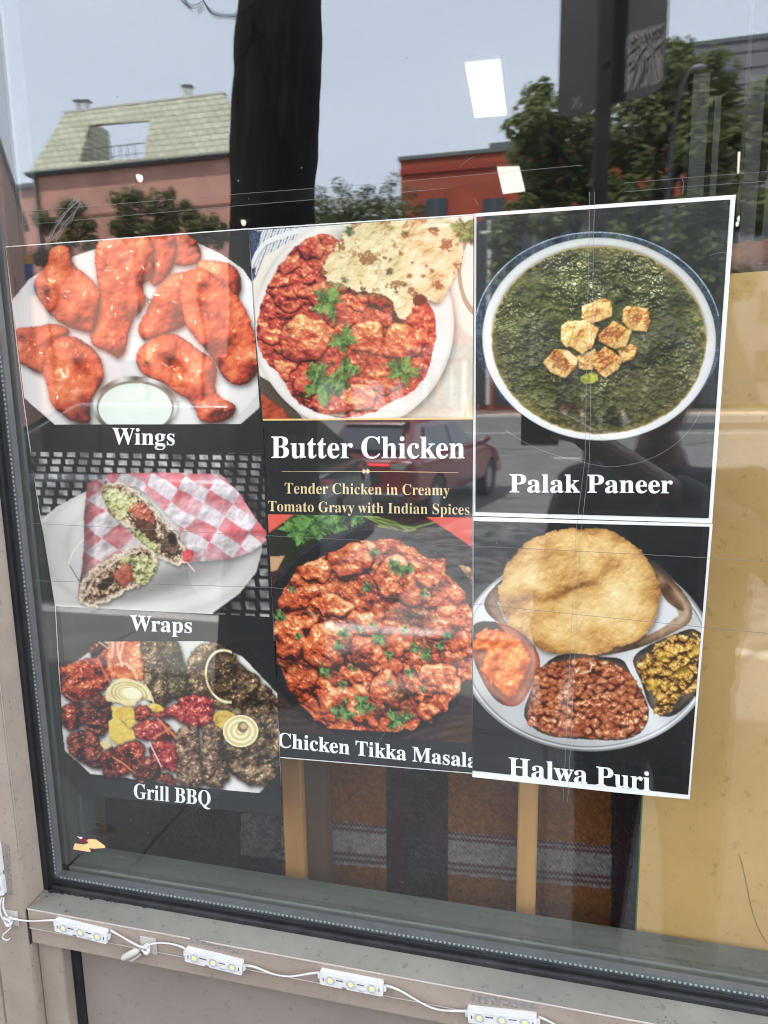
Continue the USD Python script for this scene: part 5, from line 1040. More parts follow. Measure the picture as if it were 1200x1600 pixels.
for k, (px, py, r, lab) in enumerate(((218, 277, .032, 'small lit round downlight seen against the mansard house'), (380.5, 347, .032, 'small lit round downlight at the foot of the dark trunk'), (1154, 342, .011, 'upper of two small lit lamps beside the right poster edge'), (1152, 350, .009, 'lower of two small lit lamps beside the right poster edge'), (47, 262, .03, 'small lit lamp at the far left by the house eaves'))):
    q = at_z(px, py, ZC - .012) if k < 2 or k == 4 else G(px, py, 2.4)
    if k < 2: q = at_z(px, py, ZC - .012)
    t = thing('downlight', lab, 'lamp', loc=q)
    s_ = trimesh.creation.icosphere(2, r); s_.apply_scale([.6, 1, 1] if k >= 2 else [.55, 1, 1.0]); s_.apply_translation(q); part(t, 'bulb', s_, m_lamp, smooth=True)
    part(t, 'stem', cyl(q + (0, 0, r * .9), (q[0], q[1], ZC - .001), .006, 8), m_trim)

# ================================================================ LED modules and their cable on the sill
m_led = mat('led_case', (0.46, 0.44, 0.41), .4, .10, 90, .3, 300, col2=(0.54, 0.525, 0.50))
m_lens = mat('led_lens_rim', (0.34, 0.34, 0.31), .2)
m_phos = mat('led_phosphor', L_(206, 212, 96), .4, 0.0, 900, col2=L_(232, 234, 150))
m_txt = mat('case_print', (0.02, 0.02, 0.025), .6)
def led(loc, ang, label, tilt=0.0):
    """a strip light module: u along it, v up, proud of the frame"""
    t = thing('led_module', label, 'light module', loc=loc, group=None)
    ca, sa = math.cos(ang), math.sin(ang)
    U, Vv, N = np.array([ca, 0, sa]), np.array([-sa, 0, ca]), np.array([0, -1.0, 0])
    def put(m):
        v = np.array(m.vertices); return trimesh.Trimesh(loc + v[:, :1] * U + v[:, 1:2] * Vv + v[:, 2:3] * N, m.faces, process=False)
    Lh, H = .0355, .0082
    body = Polygon([(-Lh, -H), (-.010, -H), (-.010, -H + .0022), (-.0055, -H + .0022), (-.0055, -H), (Lh, -H), (Lh, H), (-Lh, H)]).buffer(-.0018).buffer(.0018)
    e = trimesh.creation.extrude_polygon(body, .0058, engine='earcut'); part(t, 'case', put(e), m_led, smooth=False)
    lip = trimesh.creation.extrude_polygon(Polygon([(-Lh + .003, .0045), (Lh - .003, .0045), (Lh - .003, .0062), (-Lh + .003, .0062)]), .0003, engine='earcut'); lip.apply_translation([0, 0, .0058]); part(t, 'ridge', put(lip), m_led, smooth=False)
    for sx in (-1, 1):
        part(t, 'end_lug', put(bx(min(sx * Lh, sx * (Lh + .003)), max(sx * Lh, sx * (Lh + .003)), -.0035, .003, 0, .0042, .0006)), m_led)
    for u in (-.0235, 0.0, .0235):
        ring = trimesh.creation.annulus(.0036, .0050, .0009); ring.apply_translation([u, -.0008, .0061]); part(t, 'lens_rim', put(ring), m_lens)
        ds = trimesh.creation.cylinder(.0035, .0006, sections=20); ds.apply_translation([u, -.0008, .0060]); ln = part(t, 'lens', put(ds), mat('led_lens', (.50, .50, .44), .15))
        ph = bx(u - .0021, u + .0021, -.0022, .0016, .0062, .0068, .0004); part(ln, 'phosphor', put(ph), m_phos)
    for txt, u, v_, h in (('Moxxle', -.0170, .0005, .0017), ('CE RoHS', .0068, .0006, .0014)):
        try:
            q = meshkit.text_mesh(txt, h, .0002, True); q.apply_translation([u, v_, .0059]); part(t, 'printed_text', put(q), m_txt, smooth=False)
        except Exception: pass
    for k in range(3): part(t, 'fine_print', put(bx(.0075 + .0008 * k, .0165 - .001 * k, -.0052 - .0011 * k, -.0048 - .0011 * k, .0058, .0060)), mat('grey_print', (.25, .25, .25), .6), smooth=False)
    for sx in (-1, 1): part(t, 'polarity_mark', put(bx(sx * .0315 - .0005, sx * .0315 + .0005, -.003, .0012, .0058, .0060)), m_txt, smooth=False)
    return np.array(loc) - U * (Lh + .002) + N * .002, np.array(loc) + U * (Lh + .002) + N * .002
ends = []
for (x0, y0, x1, y1), lab in (((88, 1440, 173, 1461), 'white three lens LED module at the left end of the sill'), ((290, 1486, 384, 1509), 'white LED module below the strip of old tape, second from the left'), ((500, 1521, 602, 1541), 'white LED module beneath the middle poster'), ((730, 1580, 841, 1592), 'white LED module at the lower right, under a patch of old tape')):
    a, b = G(x0, y0, FY - .0002), G(x1, y1, FY - .0002)
    ends.append(led((a + b) / 2, math.atan2(b[2] - a[2], b[0] - a[0]), lab))
a = G(3, 1365, FY - .0002)
ends.append(led(a + (-.004, 0, .01), math.pi / 2, 'white LED module mounted upright on the mullion at the left edge'))
m_wire = mat('white_wire', (0.48, 0.455, 0.435), .45, .08, 60)
m_wire_r = mat('red_wire', L_(196, 60, 66), .45)
def wire(name, label, pts, r=.0011, m=None):
    return solo(name, tube(spline(pts, 36), r, 8), m or m_wire, label, 'wire', smooth=True)
def px(*l): return [G(x, y, FY - d) for x, y, d in l]
W1 = [(lab, p) for lab, p in (
    ('white wire from the mullion clip to the first LED module', px((12, 1432, .004), (30, 1437, .005), (52, 1439, .004), (70, 1438, .003), (88, 1437, .002))),
    ('white wire sagging from the first LED module to the sill clip', px((173, 1453, .002), (185, 1460, .004), (202, 1470, .005), (222, 1480, .006))),
    ('white wire from the sill clip to the second LED module', px((222, 1484, .006), (240, 1474, .006), (262, 1474, .005), (278, 1477, .003), (290, 1482, .002))),
    ('white wire hanging between the second and third LED modules', px((384, 1508, .002), (400, 1511, .004), (425, 1521, .005), (460, 1525, .005), (482, 1521, .004), (500, 1519, .002))),
    ('white wire hanging between the third and fourth LED modules', px((602, 1539, .002), (620, 1545, .004), (650, 1562, .005), (680, 1576, .005), (710, 1579, .004), (730, 1579, .002))),
    ('white wire leaving the fourth LED module towards the right', px((841, 1588, .002), (855, 1594, .004), (880, 1608, .005), (920, 1620, .005))))]
for k, (lab, p) in enumerate(W1):
    p = np.array(p)
    t = thing('led_wire', lab, 'wire', loc=p[0])
    part(t, 'conductor', tube(spline(p, 36), .00082, 8), m_wire, smooth=True)
    q = p + np.array([0, -.0008, .0022]) * np.sin(np.linspace(0, np.pi, len(p)))[:, None] + (0, 0, -.0016)
    part(t, 'conductor', tube(spline(q, 36), .00082, 8), m_wire, smooth=True)
    q2 = p + np.array([0, -.0005, .0010]) * np.cos(np.linspace(0, 2 * np.pi, len(p)))[:, None] + (0, .0006, -.0008)
    part(t, 'conductor', tube(spline(q2, 36), .0006, 6), m_wire_r, smooth=True, label='thin red conductor')
# adhesive cable clips with a knot of wire
m_pad = mat('clip_pad', L_(160, 151, 142), .6, .1, 60)
m_old = mat('old_tape', L_(140, 132, 123), .9, 0, 300, .6, 500, col2=L_(92, 84, 78))
def clip(c, lab, s=1.0):
    t = thing('cable_clip', lab, 'cable clip', loc=c)
    part(t, 'pad', bx(c[0] - .0105 * s, c[0] + .0105 * s, FY - .0016, FY - .0001, c[2] - .0105 * s, c[2] + .0105 * s, .0005), m_pad)
    th = np.linspace(0, 2 * np.pi, 24)
    part(t, 'ring', tube(np.stack([c[0] + .0045 * np.cos(th), FY - .003 - .0012 * np.sin(th), c[2] - .0015 + .0045 * np.sin(th)], 1), .0011, 8), m_pad, smooth=True)
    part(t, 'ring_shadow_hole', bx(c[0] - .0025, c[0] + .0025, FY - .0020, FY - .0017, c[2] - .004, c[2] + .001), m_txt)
    for k in range(4):
        r_ = np.random.default_rng(k + int(c[0] * 1000) % 50)
        th = np.linspace(0, 2 * np.pi, 20); a_ = r_.uniform(0, 3.1)
        loop = np.stack([.0062 * np.cos(th), 0 * th, .0030 * np.sin(th)], 1)
        loop = np.stack([loop[:, 0] * math.cos(a_) - loop[:, 2] * math.sin(a_), -.0045 - .0008 * k + .0012 * np.sin(2 * th), loop[:, 0] * math.sin(a_) + loop[:, 2] * math.cos(a_)], 1)
        part(t, 'wire_loop', tube(loop + (c[0] - .002, FY, c[2] - .001), .0010, 8), m_wire, smooth=True)
    return t
c1 = G(233, 1476, FY); clip(c1, 'adhesive clip with knotted wires on the sill between the first two modules')
c2 = G(19, 1433, FY); clip(c2, 'adhesive clip with knotted wires on the mullion beside the sill joint', .95)
def nut(a, b, r, lab):
    a, b = np.array(a), np.array(b); dd = b - a
    solo('wire_connector', tube([a, a + dd * .15, a + dd * .5, a + dd * .85, a + dd * .97, b], [r * .6, r, r * .96, r * .82, r * .5, r * .1], 14), mat('connector_cap', L_(172, 165, 155), .4, .05, 50), lab, 'connector', smooth=True)
nut(G(217, 1484, FY - .006), G(190, 1498, FY - .006), .0042, 'larger white wire cap hanging from the sill clip')
nut(G(220, 1490, FY - .004), G(203, 1502, FY - .004), .0022, 'smaller white wire cap hanging from the sill clip')
wire('loose_wire', 'loose hooked wire end below the mullion clip', px((16, 1446, .004), (10, 1456, .004), (5, 1466, .004), (8, 1468, .004), (15, 1466, .004)), .0009)
wire('mullion_wire', 'white wire dropping from the upright module to the mullion clip', px((6, 1402, .002), (5, 1412, .004), (7, 1424, .005), (12, 1432, .005)), .0011)
wire('mullion_wire', 'second white wire beside the upright module, looping at the clip', px((3, 1402, .002), (0, 1416, .005), (2, 1430, .006), (9, 1440, .005), (14, 1436, .004)), .0010)
for k, (pts, lab) in enumerate((([(297, 1465), (380, 1487), (381, 1494), (296, 1473)], 'grey strip of old tape residue above the second module'), ([(738, 1553), (838, 1570), (840, 1579), (737, 1566)], 'grey strip of old tape residue above the fourth module'), ([(8, 1318), (14, 1322), (19, 1398), (13, 1400)], 'ragged strip of old tape beside the upright module'))):
    solo('tape_residue', extrude_px(Polygon(pts), FY - .0004, .0004), m_old, lab, 'tape', smooth=False)
# ================================================================ ACROSS THE STREET (seen mirrored in the glass)
def same_z(px, py, z):
    """a real point seen mirrored at px, py that lies at height z"""
    p = at_z(px, py, z); return np.array([p[0], -(p[1]), z])

def slab_poly(pts, th, n=None):
    """a flat polygon in space given thickness th"""
    p = np.array(pts, float)
    nn = np.cross(p[1] - p[0], p[2] - p[0]); nn /= np.linalg.norm(nn)
    u = (p[1] - p[0]) / np.linalg.norm(p[1] - p[0]); v = np.cross(nn, u)
    return p, nn, u, v

# --- the house with the mansard roof, far left
m_hbrick = brick('pink_brick', L_(192, 138, 120), L_(204, 154, 136), L_(190, 160, 148), rough=.9)
m_shing = usdkit.material(stage, '/World/Looks/pale_shingles', {
    'g': ('geometry', {}), 's': ('separate_xyz', {}), 'c': ('combine_xyz', {}),
    'b': ('brick_texture', {'color1': L_(192, 192, 170), 'color2': L_(172, 172, 150), 'mortar': L_(112, 110, 92), 'scale': 1.0, 'brick_width': 0.8, 'row_height': 0.5, 'mortar_size': 0.04, 'mortar_smooth': 0.4}),
    'bu': ('bump', {'strength': 0.6, 'distance': 0.03, 'invert': True}), 'p': ('principled_bsdf', {'roughness': 0.9, 'specular_ior_level': 0.2})},
    [('g.position', 's.vector'), ('s.x', 'c.x'), ('s.z', 'c.y'), ('c.vector', 'b.vector'), ('b.color', 'p.base_color'), ('b.fac', 'bu.height'), ('bu.normal', 'p.normal')], surface='p.BSDF')
m_gut = mat('dark_gutter', L_(88, 92, 90), .6)
m_trimw = mat('pale_trim', L_(200, 198, 190), .6)
m_win = mat('dark_window', (0.02, 0.024, 0.03), .08, spec=.7)
DA = 50.0
el, er = M(48, 268, DA), M(366, 246, DA)
zE = (el[2] + er[2]) / 2
tl, tr_ = M(102, 174, DA + 2.6), M(342, 151, DA + 2.6)
zT = (tl[2] + tr_[2]) / 2
xE = M(402, 260, DA)[0]
ha = thing('mansard_house', 'pink brick house with a pale shingled mansard roof and cut out terrace', 'house', loc=((el[0] + er[0]) / 2, -DA, .14))
part(ha, 'wall', bx(el[0] + .3, xE - .4, -DA - 9, -DA, .12, zE - .25), m_hbrick, smooth=False)
part(ha, 'eaves', bx(el[0] - .1, xE, -DA - 9.3, -DA + .35, zE - .245, zE), m_gut, smooth=False)
part(ha, 'gutter', cyl((el[0] - .15, -DA + .42, zE - .05), (xE, -DA + .42, zE - .05), .12, 10), m_gut)
xa, xb = el[0], xE - .3                # roof outline along x at the eaves
xta, xtb = tl[0], tr_[0] + .2
def on_roof(x, k):                             # k 0 at the eaves, 1 at the top; the front slope leans back
    return np.array([x, -DA + .2 - 2.8 * k, zE + .002 + (zT - zE) * k])
def roof_px(px, py):
    best = None
    for d in np.linspace(DA - .2, DA + 2.8, 60):
        p = M(px, py, d); k = (-.2 + d - DA + .4) / 2.8
        e = abs(p[2] - (zE + (zT - zE) * (d - DA + .2) / 2.8))
        if best is None or e < best[0]: best = (e, p)
    return best[1]
hole = [roof_px(*p) for p in ((140, 196), (236, 188), (226, 247), (126, 254))]
def front(poly, holes, th, m, name):
    q = Polygon(poly, holes)
    e = trimesh.creation.extrude_polygon(q, th, engine='earcut'); v = np.array(e.vertices)
    w_ = np.stack([v[:, 0], -DA + .2 - 2.8 * (v[:, 1] - zE) / (zT - zE) - v[:, 2], v[:, 1]], 1)
    mm = trimesh.Trimesh(w_, e.faces, process=False); mm.fix_normals(); part(ha, name, mm, m, smooth=False)
hx = [(p[0], np.clip(p[2], zE + .12, zT - .3)) for p in hole]
front([(xa, zE + .004), (xb, zE + .004), (xtb + .3, zT), (xta, zT)], [hx], .35, m_shing, 'roof_slope')
part(ha, 'roof_side', hull([(xa, -DA + .18, zE + .004), (xa, -DA - 9, zE + .004), (xta, -DA - 3.3, zT - .01), (xta, -DA - 6.4, zT - .01), (xa + .3, -DA - .4, zE + .004), (xta + .25, -DA - 3.4, zT - .01)]), m_shing, smooth=False)
part(ha, 'roof_ridge', bx(xta - .1, xtb + .35, -DA - 3.0, -DA - 2.55, zT + .002, zT + .14), m_trimw, smooth=False)
xh0, xh1 = hx[3][0], hx[1][0]
part(ha, 'upper_block', bx(hx[1][0] + .4, xtb - .3, -DA - 7, -DA - 3.2, zE + .01, zT - .05), m_shing, smooth=False)
part(ha, 'upper_block', bx(xta + .3, hx[0][0] - 1.6, -DA - 7, -DA - 3.2, zE + .01, zT - .05), m_shing, smooth=False)
part(ha, 'terrace_floor', bx(xh0 - .2, xh1 + .3, -DA - 8.5, -DA - .5, zE + .004, zE + .15), m_trimw, smooth=False)
part(ha, 'roof_hatch', hull([(xh0 + .9, -DA - 5, zE + .16), (xh0 + 3.6, -DA - 5, zE + .16), (xh0 + .9, -DA - 6, zE + .16), (xh0 + 3.6, -DA - 6, zE + .16), (xh0 + .9, -DA - 5, zE + 1.9), (xh0 + 1.5, -DA - 5, zE + 1.9), (xh0 + .9, -DA - 6, zE + 1.9)]), m_gut, smooth=False)
part(ha, 'planter_box', bx(xh1 - 1.6, xh1 - .5, -DA - 4.6, -DA - 4.0, zE + .16, zE + 1.35), m_win, smooth=False)
for k in range(8): part(ha, 'railing_post', cyl((xh0 + .2 + k * .62, -DA - .5, zE + .15), (xh0 + .2 + k * .62, -DA - .5, zE + 1.55), .035, 6), m_gut)
part(ha, 'railing_bar', cyl((xh0, -DA - .5, zE + 1.56), (xh1 + .2, -DA - .5, zE + 1.56), .04, 6), m_gut); part(ha, 'railing_bar', cyl((xh0, -DA - .5, zE + .85), (xh1 + .2, -DA - .5, zE + .85), .025, 6), m_gut)
for px_, w_, h_ in ((124, .22, 26), (137, .26, 24), (292, .2, 28), (298, .22, 27)):
    p = M(px_, 172 if px_ < 200 else 155, DA + 4)
    part(ha, 'flue', cyl((p[0], -DA - 4, zT - 1.0), (p[0], -DA - 4, zT + .05 + h_ * .046), w_, 12), m_trimw); part(ha, 'flue_cap', bx(p[0] - w_ * 1.3, p[0] + w_ * 1.3, -DA - 4 - w_ * 1.2, -DA - 4 + w_ * 1.2, zT + .052 + h_ * .046, zT + .2 + h_ * .046), m_gut, smooth=False)
part(ha, 'wall_band', bx(el[0] + .25, xE - .35, -DA + .002, -DA + .06, M(200, 332, DA)[2] - .08, M(200, 332, DA)[2] + .08), mat('brick_band', L_(150, 96, 84), .9), smooth=False)
part(ha, 'downpipe', cyl((el[0] + .5, -DA + .12, .15), (el[0] + .5, -DA + .12, zE - .3), .14, 8), m_gut)
for k in range(4):
    x0 = el[0] + 2.5 + k * 4.2
    f_ = part(ha, 'window', bx(x0, x0 + 1.4, -DA + .002, -DA + .05, 2.2, 4.4), m_win, smooth=False)
    part(ha, 'window_sill', bx(x0 - .1, x0 + 1.5, -DA + .002, -DA + .18, 2.05, 2.19), m_trimw, smooth=False)

x0_, x1_ = M(28, 300, 53)[0], el[0] + .2
part(ha, 'side_annex', bx(x0_ - 3, x1_ + 4, -62, -53, .12, M(40, 296, 53)[2]), m_hbrick, smooth=False)
part(ha, 'annex_roof', bx(x0_ - 3.2, x1_ + 4, -62.2, -52.7, M(40, 296, 53)[2] + .002, M(40, 296, 53)[2] + .35), m_gut, smooth=False)

# --- red brick block in the middle
m_rbrick = brick('red_brick', L_(144, 64, 46), L_(158, 76, 56), L_(150, 90, 72), rough=.9)
DB = 52.0
b0, b1, b2 = M(627, 250, DB), M(792, 238, DB), M(1100, 238, DB)
zB_ = (b0[2] + b1[2]) / 2
rb = thing('red_brick_block', 'orange red flat roofed brick block left of the big tree', 'building', loc=((b0[0] + b2[0]) / 2, -DB, .14))
part(rb, 'wall', bx(b0[0], b2[0], -DB - 12, -DB, .12, zB_), m_rbrick, smooth=False)
part(rb, 'coping', bx(b0[0] - .15, b2[0] + .15, -DB - 12.1, -DB + .12, zB_ + .002, zB_ + .25), m_gut, smooth=False)
part(rb, 'string_course', bx(b0[0] - .05, b2[0], -DB + .002, -DB + .12, M(700, 268, DB)[2], M(700, 268, DB)[2] + .35), mat('dark_brick_band', L_(140, 52, 36), .9), smooth=False)
p0, p1 = M(766, 226, DB + 3), M(790, 238, DB + 3)
part(rb, 'roof_unit', bx(p0[0], p1[0] + 1.2, -DB - 5, -DB - 3, zB_ + .26, p0[2] + .1), m_gut, smooth=False)
for (xp0, yp0, xp1, yp1) in ((666, 312, 700, 336), (756, 312, 790, 345), (846, 300, 880, 340), (930, 300, 960, 340), (1010, 300, 1046, 345)):
    a, b = M(xp0, yp0, DB), M(xp1, yp1, DB)
    f_ = part(rb, 'window', bx(a[0], b[0], -DB + .002, -DB + .07, b[2] - .6, a[2]), m_win, smooth=False)
    part(f_, 'glazing_bar', bx((a[0] + b[0]) / 2 - .05, (a[0] + b[0]) / 2 + .05, -DB + .072, -DB + .1, b[2] - .6, a[2]), m_gut, smooth=False)
    part(rb, 'window_sill', bx(a[0] - .15, b[0] + .15, -DB + .002, -DB + .16, b[2] - .8, b[2] - .605), m_trimw, smooth=False)
sx0, sx1, szt = M(742, 346, DB)[0], M(1098, 346, DB)[0], M(760, 346, DB)[2]
part(rb, 'dark_shopfront', bx(sx0, sx1, -DB + .003, -DB + .15, .6, szt), mat('shopfront_panel', (.02, .022, .022), .35), smooth=False)
for k in range(4): part(rb, 'shopfront_mullion', bx(sx0 + 1.0 + 3.1 * k, sx0 + 1.22 + 3.1 * k, -DB + .152, -DB + .25, .6, szt), m_gut if k else m_trimw, smooth=False)
for k in range(3):
    x0 = b0[0] + 1.0 + k * 1.95
    f_ = part(rb, 'shop_window', bx(x0, x0 + 1.5, -DB + .002, -DB + .08, .5, 3.6), m_win, smooth=False)
    part(f_, 'frame_post', bx(x0 + .7, x0 + .8, -DB + .082, -DB + .14, .5, 3.6), m_trimw, smooth=False)
    part(rb, 'pier', bx(x0 + 1.55, x0 + 1.85, -DB + .002, -DB + .2, .15, 3.9), m_trimw if k == 1 else m_rbrick, smooth=False)
part(rb, 'shop_fascia', bx(b0[0] + .3, sx0 - .1, -DB + .002, -DB + .3, 4.0, 4.9), m_gut, smooth=False)

# --- grey building behind the tree on the right
DC = 62.0
g0, g1 = M(1046, 67, DC), M(1330, 36, DC)
m_gr = mat('grey_cladding', L_(112, 112, 114), .8, .1, .6, stretch=(.2, 1, 6))
gz = (g0[2] + g1[2]) / 2 - .4
gb = thing('grey_building', 'tall grey clad building behind the big tree at the right', 'building', loc=((g0[0] + g1[0]) / 2, -DC, .14))
xg = g0[0] - 14
part(gb, 'wall', bx(xg + 13.2, g1[0], -DC - 14, -DC, .12, gz), m_gr, smooth=False)
for k in range(12): part(gb, 'cladding_joint', bx(xg + 13.2, g1[0], -DC + .002, -DC + .05, gz - .8 - k * 1.1, gz - .72 - k * 1.1), m_gut, smooth=False)
part(gb, 'parapet_cap', bx(xg + 13.1, g1[0] + .1, -DC - 14.1, -DC + .1, gz + .002, gz + .3), m_gut, smooth=False)
for k in range(5):
    for j in range(3):
        x0 = xg + 14.5 + k * 3.6; part(gb, 'window', bx(x0, x0 + 1.6, -DC + .002, -DC + .08, 2 + j * 4.5, 4.4 + j * 4.5), m_win, smooth=False)

# --- brick terrace at the far left, running away
DL = 30.0
q0 = M(2, 232, DL); 
tb = thing('brick_terrace', 'old red brick terrace at the extreme left edge of the reflection', 'building', loc=(q0[0] - 6, -DL - 6, .14))
zl = q0[2] + .2; xl1 = M(34, 290, DL + 16)[0]
foot = np.array([(M(4, 300, DL)[0], -DL), (xl1, -DL - 16), (xl1 - 12, -DL - 16), (M(4, 300, DL)[0] - 12, -DL)])
def prism(fp, z0, z1): 
    m = trimesh.creation.extrude_polygon(Polygon(fp), z1 - z0, engine='earcut'); m.apply_translation([0, 0, z0]); return m
m_lbrick = brick('weathered_brick', L_(186, 126, 112), L_(200, 146, 130), L_(170, 140, 128))
part(tb, 'wall', prism(foot, .12, zl), m_lbrick, smooth=False)
part(tb, 'cornice', prism(foot + np.array([(.25, .1), (.25, -.1), (-.2, -.1), (-.2, .1)]), zl + .002, zl + .3), m_gut, smooth=False)
dv = (foot[1] - foot[0]) / np.linalg.norm(foot[1] - foot[0]); nv = np.array([-dv[1], dv[0]]); nv = nv if nv[0] > 0 else -nv
for k in range(4):
    for j in range(2):
        c0 = foot[0] + dv * (1.5 + 3.8 * k); c1_ = c0 + dv * 1.4
        part(tb, 'window', hull([(*(c + nv * e), z) for c in (c0, c1_) for e in (.01, .06) for z in (2.0 + 3.6 * j, 4.2 + 3.6 * j)]), m_win, smooth=False)

# ---------------------------------------------------------------- foliage
def leaf_cloud(cl, n, size, seed, flat=.4):
    r_ = np.random.default_rng(seed)
    cl = np.array([(c[0], c[1], c[2], c[3]) for c in cl], float)
    wgt = cl[:, 3] ** 2; k = r_.choice(len(cl), n, p=wgt / wgt.sum())
    d = r_.standard_normal((n, 3)); d /= np.linalg.norm(d, axis=1, keepdims=True)
    rad = cl[k, 3] * r_.uniform(.4, 1.3, n) ** .6
    c = cl[k, :3] + d * rad[:, None] * (1, 1, .85)
    nn = d * .8 + np.array([0, 0, .7]) + r_.standard_normal((n, 3)) * .45; nn /= np.linalg.norm(nn, axis=1, keepdims=True)
    a = np.cross(nn, r_.standard_normal((n, 3))); a /= np.linalg.norm(a, axis=1, keepdims=True)
    b = np.cross(nn, a)
    s_ = size * r_.uniform(.6, 1.3, (n, 1))
    v = np.stack([c - a * s_, c + b * s_ * .5, c + a * s_, c - b * s_ * .5], 1).reshape(-1, 3)
    i = np.arange(n)[:, None] * 4
    return trimesh.Trimesh(v, np.vstack([i + [0, 1, 2], i + [0, 2, 3]]), process=False)

def limb(p0, p1, r0, r1, seed, bend=.1, n=10):
    r_ = np.random.default_rng(seed); p0, p1 = np.array(p0, float), np.array(p1, float)
    t = np.linspace(0, 1, n)[:, None]
    w_ = np.cumsum(r_.normal(0, 1, (n, 3)), 0); w_ -= w_[0] + t * (w_[-1] - w_[0])
    return tube(p0 + t * (p1 - p0) + w_ * bend * np.linalg.norm(p1 - p0) / n ** .5, np.linspace(r0, r1, n), 8)

m_bark = mat('dark_bark', (0.012, 0.011, 0.010), .95, .4, 9, 1.0, 26, spec=.1, bdist=.02, stretch=(1, 1, .25))
m_lf1 = leafmat('broad_leaves', (0.27, 0.32, 0.115)); m_lf2 = leafmat('olive_leaves', (0.32, 0.315, 0.135)); m_lf3 = leafmat('young_leaves', (0.14, 0.19, 0.06))

def big_tree(name, label, d, blobs, base, n, size, m, seed, tr=.3):
    cl = []
    r_ = np.random.default_rng(seed)
    for (px_, py_, rp) in blobs:
        p = M(px_, py_, d + r_.uniform(-1, 1) * rp / 90)
        R_ = rp / FPX * (d + D)
        cl.append((*p, R_ * .62))
        for _ in range(5):
            q = r_.standard_normal(3); q /= np.linalg.norm(q); cl.append((*(p + q * R_ * .62), R_ * r_.uniform(.28, .48)))
    t = thing(name, label, 'tree', loc=base)
    top = np.mean([c[:3] for c in cl], 0)
    tk = [limb(base, (base[0] + (top[0] - base[0]) * .5, base[1], top[2] * .75), tr, tr * .6, seed, .05)]
    part(t, 'trunk', tk[0], m_bark, smooth=True)
    for i, c in enumerate(cl[::6]): part(t, 'branch', limb((base[0] + (top[0] - base[0]) * .4, base[1], top[2] * .6), c[:3], tr * .45, tr * .08, seed + i, .12), m_bark, smooth=True)
    part(t, 'crown', leaf_cloud(cl, n, size, seed), m, smooth=False)
    return t

DT = 30.0
bt = M(960, 640, DT)
big_tree('street_tree', 'big broad leaved green tree spreading behind the street sign', DT,
    [(850, 190, 62), (830, 260, 46), (905, 230, 70), (900, 310, 60), (985, 200, 70), (1050, 150, 66), (1110, 120, 52), (1150, 190, 60), (1080, 230, 74), (1000, 300, 70), (1120, 290, 62), (1180, 330, 56), (1040, 370, 60), (940, 390, 60), (860, 350, 40), (1190, 250, 50), (1210, 160, 40), (1100, 380, 50), (820, 330, 30), (835, 150, 30), (1060, 95, 30), (800, 420, 44), (870, 460, 60), (960, 470, 60), (1050, 460, 60), (1120, 450, 50), (790, 370, 36), (800, 500, 40), (900, 530, 46), (1000, 530, 46), (1090, 520, 46)], (bt[0], -DT, .0), 34000, .17, m_lf1, 3, .42)
for k, (lab, bl_, n, hh) in enumerate((('olive green bushy tree at the left corner of the mansard house', [(110, 330, 34), (75, 350, 30), (130, 370, 40), (95, 400, 40), (60, 400, 26)], 5200, 0), ('widest olive green tree in front of the mansard house wall', [(200, 320, 34), (250, 316, 36), (230, 350, 40), (190, 355, 30), (270, 350, 30)], 5600, 0), ('smaller olive green tree at the right end of the mansard house', [(300, 335, 26), (325, 350, 24), (345, 368, 24), (310, 365, 30)], 3600, 0))):
    d_ = 45.0 - k; c_ = M(np.mean([b[0] for b in bl_]), 640, d_)
    big_tree('garden_tree', lab, d_, bl_, (c_[0], -d_, .12), int(n * .62), .19, m_lf2, 20 + k, .14)
DS = 18.0
cs = M(545, 700, DS)
sap = thing('young_tree', 'loose young tree with pale green twigs right of the dark trunk', 'tree', loc=(cs[0], -DS, 0))
r_ = np.random.default_rng(9)
part(sap, 'trunk', limb((cs[0], -DS, 0), M(545, 350, DS), .07, .04, 4, .04), m_bark, smooth=True)
cl = []
for (px_, py_) in ((500, 300), (510, 320), (530, 288), (545, 300), (560, 325), (575, 300), (590, 318), (605, 300), (615, 280), (625, 330), (495, 335), (520, 345), (580, 345), (548, 335), (640, 300), (655, 330)):
    q = M(px_, py_, DS + r_.uniform(-.8, .8)); part(sap, 'branch', limb(M(545, 352, DS), q, .025, .006, int(px_), .12), m_bark, smooth=True)
    cl.append((*q, .20)); cl.append((*(q + r_.normal(0, .12, 3) + (0, 0, -.2)), .18))
cl += [(*M(520, 345, DS), .34), (*M(560, 350, DS), .36), (*M(600, 348, DS), .3)]
part(sap, 'crown', leaf_cloud(cl, 1700, .055, 12), m_lf3, smooth=False)
hd = M(560, 330, 40)
solo('hedge', leaf_cloud([(*M(px_, py_, 41), .9) for px_ in range(480, 640, 16) for py_ in (330, 365, 410, 460, 520, 580)], 9000, .16, 31), m_lf2, 'olive hedge bank low behind the loose young tree', 'hedge', smooth=False)

